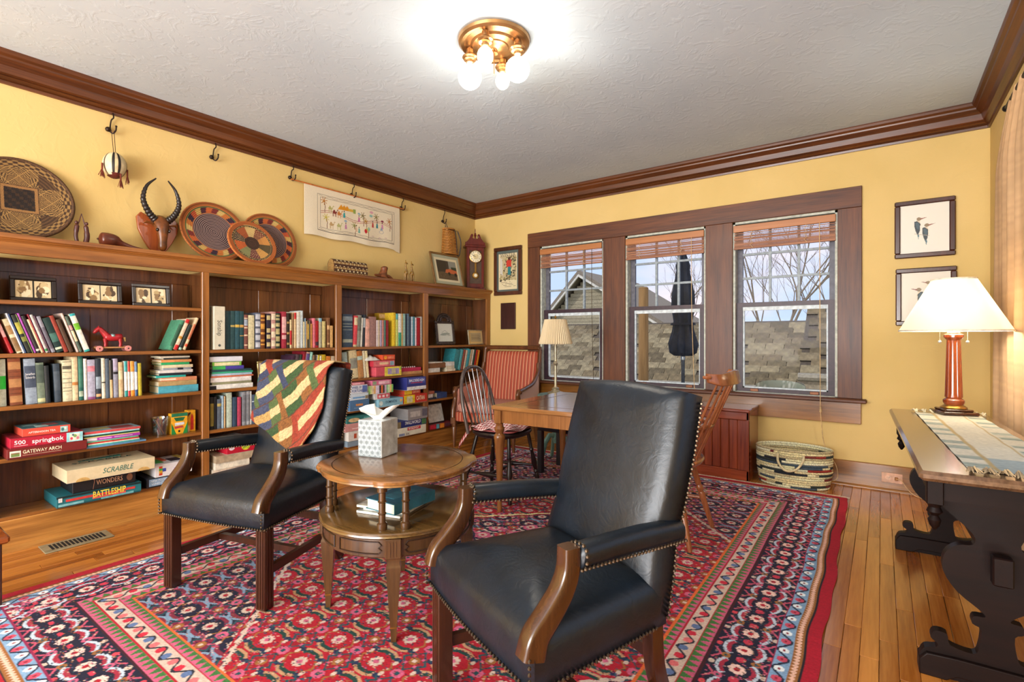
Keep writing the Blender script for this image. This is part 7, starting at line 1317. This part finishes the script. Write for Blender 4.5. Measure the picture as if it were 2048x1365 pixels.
# ---------------------------------------------------------------- pack basket on the last hook
py0, pz0, pz1 = HK[5][0]+.035, at(897, 508, 'x', .08).z, at(897, 460, 'x', .08).z; pb = thing('pack_basket', 'small woven pack basket with dark straps on a hook', 'basket', (.085, py0, pz0)); PBM = wood('#8a4e16', '#c98a3c', axis='y', coat=.1, rough=.6, fine=.6)
wv_ = MB(); nl = 16
for k in range(nl):
    z = pz0+(pz1-pz0)*k/(nl-1); g = 1.08-.32*k/(nl-1); pts = [(.085+.062*g*math.copysign(abs(math.cos(a))**.6, math.cos(a))+.003*math.sin(a*12+k*PI), py0-.02*(k/nl)+.085*g*math.copysign(abs(math.sin(a))**.6, math.sin(a)), z) for a in np.linspace(0, 2*PI, 41)]; wv_.tube(pts, .0062, 6, caps=False)
tag(wv_.build('weave', PBM, pb, smooth=60), kind='stuff'); MB().box(.04, .13, py0-.07, py0+.07, pz0-.003, pz0+.004).build('bottom', PBM, pb)
rimp = [(.085+.054*math.cos(a), py0-.02+.074*math.sin(a), pz1+.004) for a in np.linspace(0, 2*PI, 33)]; MB().tube(rimp, .009, 8).build('rim', PBM, pb, smooth=60)
STR = paint('#2a2320', .6)
MB().tube([(.142, py0-.095, pz1-.012), (.147, py0-.02, pz1-.014), (.142, py0+.058, pz1-.010)], .006, 6, flat=(1, .4)).build('strap', STR, pb); MB().tube([(.148, py0+.02, pz1-.01), (.156, py0+.035, (pz0+pz1)/2), (.152, py0+.045, pz0)], .007, 6, flat=(1, .5)).build('strap', STR, pb)
MB().tube(bez([(.14, py0+.07, pz1-.012), (.165, py0+.095, (pz0+pz1)/2), (.15, py0+.085, pz0-.01), (.14, py0+.05, pz0-.012)], 5), .006, 6).build('strap', STR, pb); MB().tube([(.06, py0-.045, pz1), (.045, py0-.03, HK[5][1]-.012), (.08, py0-.02, pz1)], .006, 7).build('hanger', paint('#4a3020', .6), pb)
# ---------------------------------------------------------------- inlaid chest, carving, giraffes, car picture, clock
cy0, cy1 = at(668, 545, 'x', .19).y, at(735, 545, 'x', .19).y; ch = thing('inlaid_chest', 'small domed chest inlaid with mosaic', 'chest', (.14, (cy0+cy1)/2, ZT)); chh = .075; mo = Cv(cy1-cy0, .25, 420, '#5a3a24')
for i in range(int((cy1-cy0)/.02)+1):
    for j in range(14): mo.ell(.010+i*.02+(.010 if j % 2 else 0), .010+j*.02, .0075, .0075, ('#c9b07a', '#3a2418', '#b08a50', '#d6c9a0')[(i*2+j) % 4])
for y in (.07, .18): mo.rect(0, y, 2, y+.008, '#3a1c12')
mo.rect(0, 0, 2, .008, '#3a1c12'); mo.rect(0, .242, 2, .25, '#3a1c12')
def chP(U, V):
    s = V*.25; lo = s < chh; ang = np.clip((s-chh)/.12, 0, 1)*PI; x = np.where(lo, .195, .145+.05*np.cos(ang)); z = np.where(lo, ZT+.0008+s, ZT+chh+.055*np.sin(ang)); return x, cy0+(cy1-cy0)*U, z
sheet('mosaic', mo, chP, vcol(.5), ch)
endp = [(.0955, ZT+.0008), (.194, ZT+.0008)]+[(.145+.049*math.cos(a), ZT+chh+.054*math.sin(a)) for a in np.linspace(0, PI, 14)]
MB().prism(endp, 'y', cy0+.001, cy1-.001).build('body', paint('#5a3420', .4, var=.3), ch); MB().prism([(x*.86+.02, z) for x, z in endp], 'y', cy0-.001, cy0+.001).build('end_inlay', paint('#8a6a3c', .5, var=.4, nscale=140), ch)
ky = at(768, 550, 'x', .17).y; kn = thing('carved_figure', 'brown driftwood carving of a hooded figure', 'carving', (.16, ky, ZT)); KW = paint('#6a3a1c', .5, var=.35, nscale=35)
MB().tube(bez([(.16, ky-.01, ZT+.01), (.16, ky, ZT+.06), (.165, ky+.008, ZT+.10), (.165, ky+.008, ZT+.125)], 5), [.052, .050, .046, .042, .039, .037, .035, .033, .032, .032, .033, .034, .033, .029, .022, .010], 12).build('figure', KW, kn, smooth=60)
for s, L, z in ((-1, .115, .03), (1, .10, .006)): MB().tube(bez([(.16, ky, ZT+.035), (.175, ky+s*.05, ZT+.03), (.18, ky+s*L, ZT+z)], 5), [.022, .021, .02, .018, .017, .016, .015, .014, .013, .012, .010][:11], 8).build('branch', KW, kn, smooth=60)
for k, (u, lab, hh) in enumerate(((812, 'slightly taller carved giraffe facing away from the clock', .205), (823.5, 'carved giraffe standing nearer the framed car picture', .20))):
    y = at(u, 550, 'x', .17).y; x = .17; gi = thing('giraffe_figurine', lab, 'figurine', (x, y, ZT), 0, 'pair of carved giraffes'); GM = paint('#7a5a24', .4, var=.5, nscale=90); b = MB()
    b.tube(bez([(x, y-.012, ZT+.085), (x, y+.004, ZT+.088), (x, y+.016, ZT+.082)], 4), [.016, .020, .023, .025, .025, .023, .020, .017, .012], 10); b.tube(bez([(x, y+.006, ZT+.09), (x, y-.002, ZT+.14), (x, y-.008, ZT+hh-.02)], 4), [.018, .016, .013, .0115, .010, .009, .0085, .008, .008], 9); b.tube([(x, y-.006, ZT+hh-.012), (x, y+.012, ZT+hh-.018), (x, y+.022, ZT+hh-.026)], [.008, .0075, .004], 8)
    for dy in (-.012, .016): 
        for dx in (-.007, .007): b.tube([(x+dx, y+dy, ZT+.085), (x+dx, y+dy, ZT+.002)], [.009, .006], 7)
    b.build('body', GM, gi, smooth=60); MB().tube([(x-.003, y-.004, ZT+hh-.006), (x-.004, y-.006, ZT+hh+.012)], .002, 5).tube([(x+.003, y-.004, ZT+hh-.006), (x+.004, y-.006, ZT+hh+.012)], .002, 5).build('horns', GM, gi)
def carpic(cv, w, h):
    cv.rect(0, 0, w, h, '#a8ab94'); cv.rect(.09*w, .10*h, .91*w, .90*h, '#d9cfae'); cv.rect(.15*w, .17*h, .86*w, .82*h, '#3a3432'); cv.rect(.15*w, .17*h, .86*w, .42*h, '#5a4a38'); cv.rect(.58*w, .45*h, .86*w, .82*h, '#8a8c84'); cv.poly([(.15*w, .40*h), (.50*w, .46*h), (.50*w, .80*h), (.15*w, .78*h)], '#2c2828'); cv.rect(.66*w, .46*h, .86*w, .62*h, '#2f3a2c')
    cv.poly([(.42*w, .40*h), (.86*w, .38*h), (.86*w, .50*h), (.62*w, .55*h), (.46*w, .52*h)], '#c2643c'); cv.ell(.56*w, .38*h, .02, .02, '#1c1818'); cv.ell(.80*w, .37*h, .02, .02, '#1c1818')
    r = np.random.RandomState(2)
    for k in range(60): cv.ell((.16+.7*r.rand())*w, (.18+.18*r.rand())*h, .006, .003, ('#6a5844', '#4a3c2c')[k % 2])
ya, yb = at(860, 540, 'x', .14).y, at(924, 540, 'x', .12).y
pframe('framed_car_picture', 'large leaning framed picture of a red car beside the clock', None, (.20, (ya+yb)/2-.02, ZT), .47, .375, .24, wood('#5a3c1c', '#8a6434', axis='y', coat=.1), carpic, fw=.020, ppu=260)
# clock, standing across the corner
ckp = Vector((.155, -.185, ZT)); ck = thing('wall_clock', 'dark pendulum clock with swan-neck top across the corner', 'clock', tuple(ckp), math.radians(-38)); CKW = wood('#3a0f08', '#6e241a', axis='z', coat=.4, rough=.25); cw, chh_ = .105, .48
MB().bbox(-.09, .03, -cw, cw, .02, .50, .004).build('case', CKW, ck, local=True); MB().bbox(-.095, .042, -cw-.015, cw+.015, 0, .022, .004).build('base', CKW, ck, local=True); MB().bbox(-.095, .045, -cw-.02, cw+.02, .495, .525, .006).build('cornice', CKW, ck, local=True)
fr_ = MB()
for a0, a1, b0, b1 in ((-cw+.004, -cw+.034, .03, .49), (cw-.034, cw-.004, .03, .49), (-cw+.034, cw-.034, .03, .07), (-cw+.034, cw-.034, .455, .49)): fr_.bbox(.030, .040, a0, a1, b0, b1, .002)
fr_.build('door_frame', CKW, ck, local=True); MB().box(.0301, .031, -cw+.034, cw-.034, .07, .455).build('dial_recess', paint('#4a3626', .6), ck, local=True)
crown_ = [(-.118, .525), (-.118, .555), (-.10, .56), (-.07, .60), (-.052, .645), (-.040, .655), (-.028, .645), (-.026, .625), (-.036, .615), (-.028, .60), (0, .592), (.028, .60), (.036, .615), (.026, .625), (.028, .645), (.040, .655), (.052, .645), (.07, .60), (.10, .56), (.118, .555), (.118, .525)]
MB().prism(crown_, 'x', .005, .035).build('pediment', CKW, ck, local=True, smooth=25, bevel=.003); MB().lathe([(.008, .59), (.012, .605), (.006, .615), (.016, .635), (.010, .66), (.004, .67), (.007, .685), (.002, .715)], (.02, 0, 0), 12).build('finial', CKW, ck, local=True)
Tk = Matrix.Translation((.041, 0, .385)) @ Matrix.Rotation(PI/2, 4, 'Y'); di = MB(Tk).lathe([(.070, 0), (.070, .006), (.064, .008)], (0, 0, 0), 36).build('dial', paint('#e0d6b4', .4), ck, local=True)
MB(Tk).lathe([(.072, 0), (.074, .008), (.068, .010), (.066, .004)], (0, 0, 0), 36, cap=False).build('bezel', BRASS, di, local=True)
for k in range(12):
    a = 2*PI*k/12; MB().box(.0493, .0498, -.002, .002, -.007, .007).build('hour_mark', BLACK, di, local=True); o = COL.objects[-1]; o.rotation_euler = (a, 0, 0); o.location = (0, .054*math.sin(-a), .385+.054*math.cos(a))
for L, a in ((.032, math.radians(75)), (.046, math.radians(68))): MB().tube([(.0505, 0, .385), (.0505, -L*math.sin(a), .385+L*math.cos(a))], .0022, 5).build('hand', BLACK, di, local=True)
MB(Tk).lathe([(.030, .0085), (.032, .009)], (0, 0, 0), 30).build('inner_ring', paint('#c9b98a', .4), di, local=True)
MB().box(.036, .040, -.010, .010, .19, .315).build('pendulum_rod', BRASS, ck, local=True); Tp_ = Matrix.Translation((.034, 0, .165)) @ Matrix.Rotation(PI/2, 4, 'Y'); pe = MB(Tp_).lathe([(.040, 0), (.040, .006), (.034, .012), (.02, .014)], (0, 0, 0), 30).build('pendulum_bob', BRASS, ck, local=True); MB(Tp_).lathe([(.020, .014), (.019, .016)], (0, 0, 0), 24).build('bob_centre', paint('#ddd6bc', .4), pe, local=True)
# ---------------------------------------------------------------- pictures on the window wall
def wframe(name, label, x0, x1, z0, z1, fw, frame, draw, mat_, group=None, ppu=380, cat='picture'):
    t = thing(name, label, cat, ((x0+x1)/2, -.012, z0), 0, group)
    for a, b, c, d in ((x0, x1, z0, z0+fw), (x0, x1, z1-fw, z1), (x0, x0+fw, z0+fw, z1-fw), (x1-fw, x1, z0+fw, z1-fw)): MB().bbox(a, b, -.030, -.002, c, d, .006).build('frame_side', frame, t)
    cv = Cv(x1-x0-2*fw, z1-z0-2*fw, ppu, mat_); draw(cv, x1-x0-2*fw, z1-z0-2*fw); sheet('print', cv, lambda U, V: (x0+fw+(x1-x0-2*fw)*U, -.014+0*U, z0+fw+(z1-z0-2*fw)*V), vcol(.4), t); return t
def winter(cv, w, h):
    cv.rect(0, 0, w, h, '#54605c'); cv.rect(.08*w, .05*h, .92*w, .93*h, '#d9cba4'); r = np.random.RandomState(4); cv.rect(.14*w, .28*h, .88*w, .88*h, '#b8a882')
    for k in range(150): x, y = (.14+.72*r.rand())*w, (.27+.58*r.rand())*h; cv.ell(x, y, .006+.010*r.rand(), .005+.008*r.rand(), ('#3a352a', '#8a7a4a', '#cdbf94', '#5a5440', '#a89a64')[k % 5])
    cv.poly([(.14*w, .45*h), (.26*w, .40*h), (.24*w, .80*h), (.14*w, .84*h)], '#c9c3b4')
    cv.poly([(.44*w, .60*h), (.66*w, .58*h), (.66*w, .76*h), (.54*w, .80*h), (.44*w, .74*h)], '#c23a2c'); cv.poly([(.50*w, .40*h), (.64*w, .40*h), (.64*w, .60*h), (.50*w, .60*h)], '#2a7478'); cv.ell(.56*w, .80*h, .018, .02, '#4a3022')
    for k in range(4): cv.line([(.16*w+.02*k, (.22-.035*k)*h), ((.62+.05*(k % 2)+.06*k)*w, (.23-.035*k)*h)], .003, '#3a342a')
wt_ = wframe('winter_print', 'framed winter print of a figure in red near the corner', .311, .71, 1.637, 2.20, .045, wood('#2c1408', '#5a2e16', axis='z', coat=.2), winter, '#54605c', ppu=260)
letters('WINTER', .055, paint('#4a4436', .6), (.40, -.0146, 2.105), wt_, rot=Matrix(((1, 0, 0), (0, 0, -1), (0, 1, 0))), width=.22)
pq = thing('wall_plaque', 'plain dark wooden plaque below the winter print', 'plaque', (.513, -.01, 1.24)); MB().bbox(.408, .618, -.020, -.001, 1.24, 1.547, .004).build('board', wood('#2a1210', '#46241c', axis='z', coat=.2), pq)
def bird(cv, x, y, s, f=1):
    P = lambda L: [(x+f*a*s, y+b*s) for a, b in L]
    cv.poly(P([(-.02, .05), (.02, .06), (.035, .02), (.03, -.06), (.012, -.12), (-.008, -.06), (-.02, 0)]), '#2a3438'); cv.poly(P([(-.012, .04), (.015, .04), (.028, 0), (.018, -.05), (0, -.02)]), '#40545c'); cv.poly(P([(0, .06), (.03, .055), (.036, .02), (.034, -.03), (.042, .02)]), '#d6c6a8'); cv.ell(x+f*.022*s, y+.078*s, .022*s, .020*s, '#8a7454'); cv.poly(P([(.036, .085), (.10, .092), (.036, .068)]), '#8a4a34'); cv.poly(P([(.008, -.09), (.016, -.16), (.026, -.10)]), '#3f6a78')
def birds1(cv, w, h): cv.rect(0, 0, w, h, '#e2ddcf'); bird(cv, w*.34, h*.56, .62); bird(cv, w*.50, h*.42, .62); cv.line([(w*.30, h*.40), (w*.60, h*.34)], .003, '#a89a84')
def birds2(cv, w, h): cv.rect(0, 0, w, h, '#dfd8c6'); bird(cv, w*.42, h*.5, .65, -1); bird(cv, w*.6, h*.66, .55, -1)
BFW = wood('#2a1008', '#50261a', axis='z', coat=.4, rough=.3)
wframe('bird_print', 'upper framed print of two kingfishers', 4.097, 4.440, 1.728, 2.147, .034, BFW, birds1, '#e2ddcf', 'framed bird prints'); wframe('bird_print', 'lower framed bird print partly behind the lamp shade', 4.103, 4.447, 1.233, 1.652, .034, BFW, birds2, '#dfd8c6', 'framed bird prints')
# ---------------------------------------------------------------- what stands on the rug stands on its pile
for o in list(bpy.data.objects):
    if o.parent is None and (o.name.split('.')[0] in ('armchair', 'side_table', 'game_table', 'windsor_chair', 'comb_back_chair', 'bench', 'lamp_table', 'buffet_lamp', 'quilt', 'seat_cushion', 'tissue_box') or o.get('group') == 'reading on the side table'): o.location.z += .0068
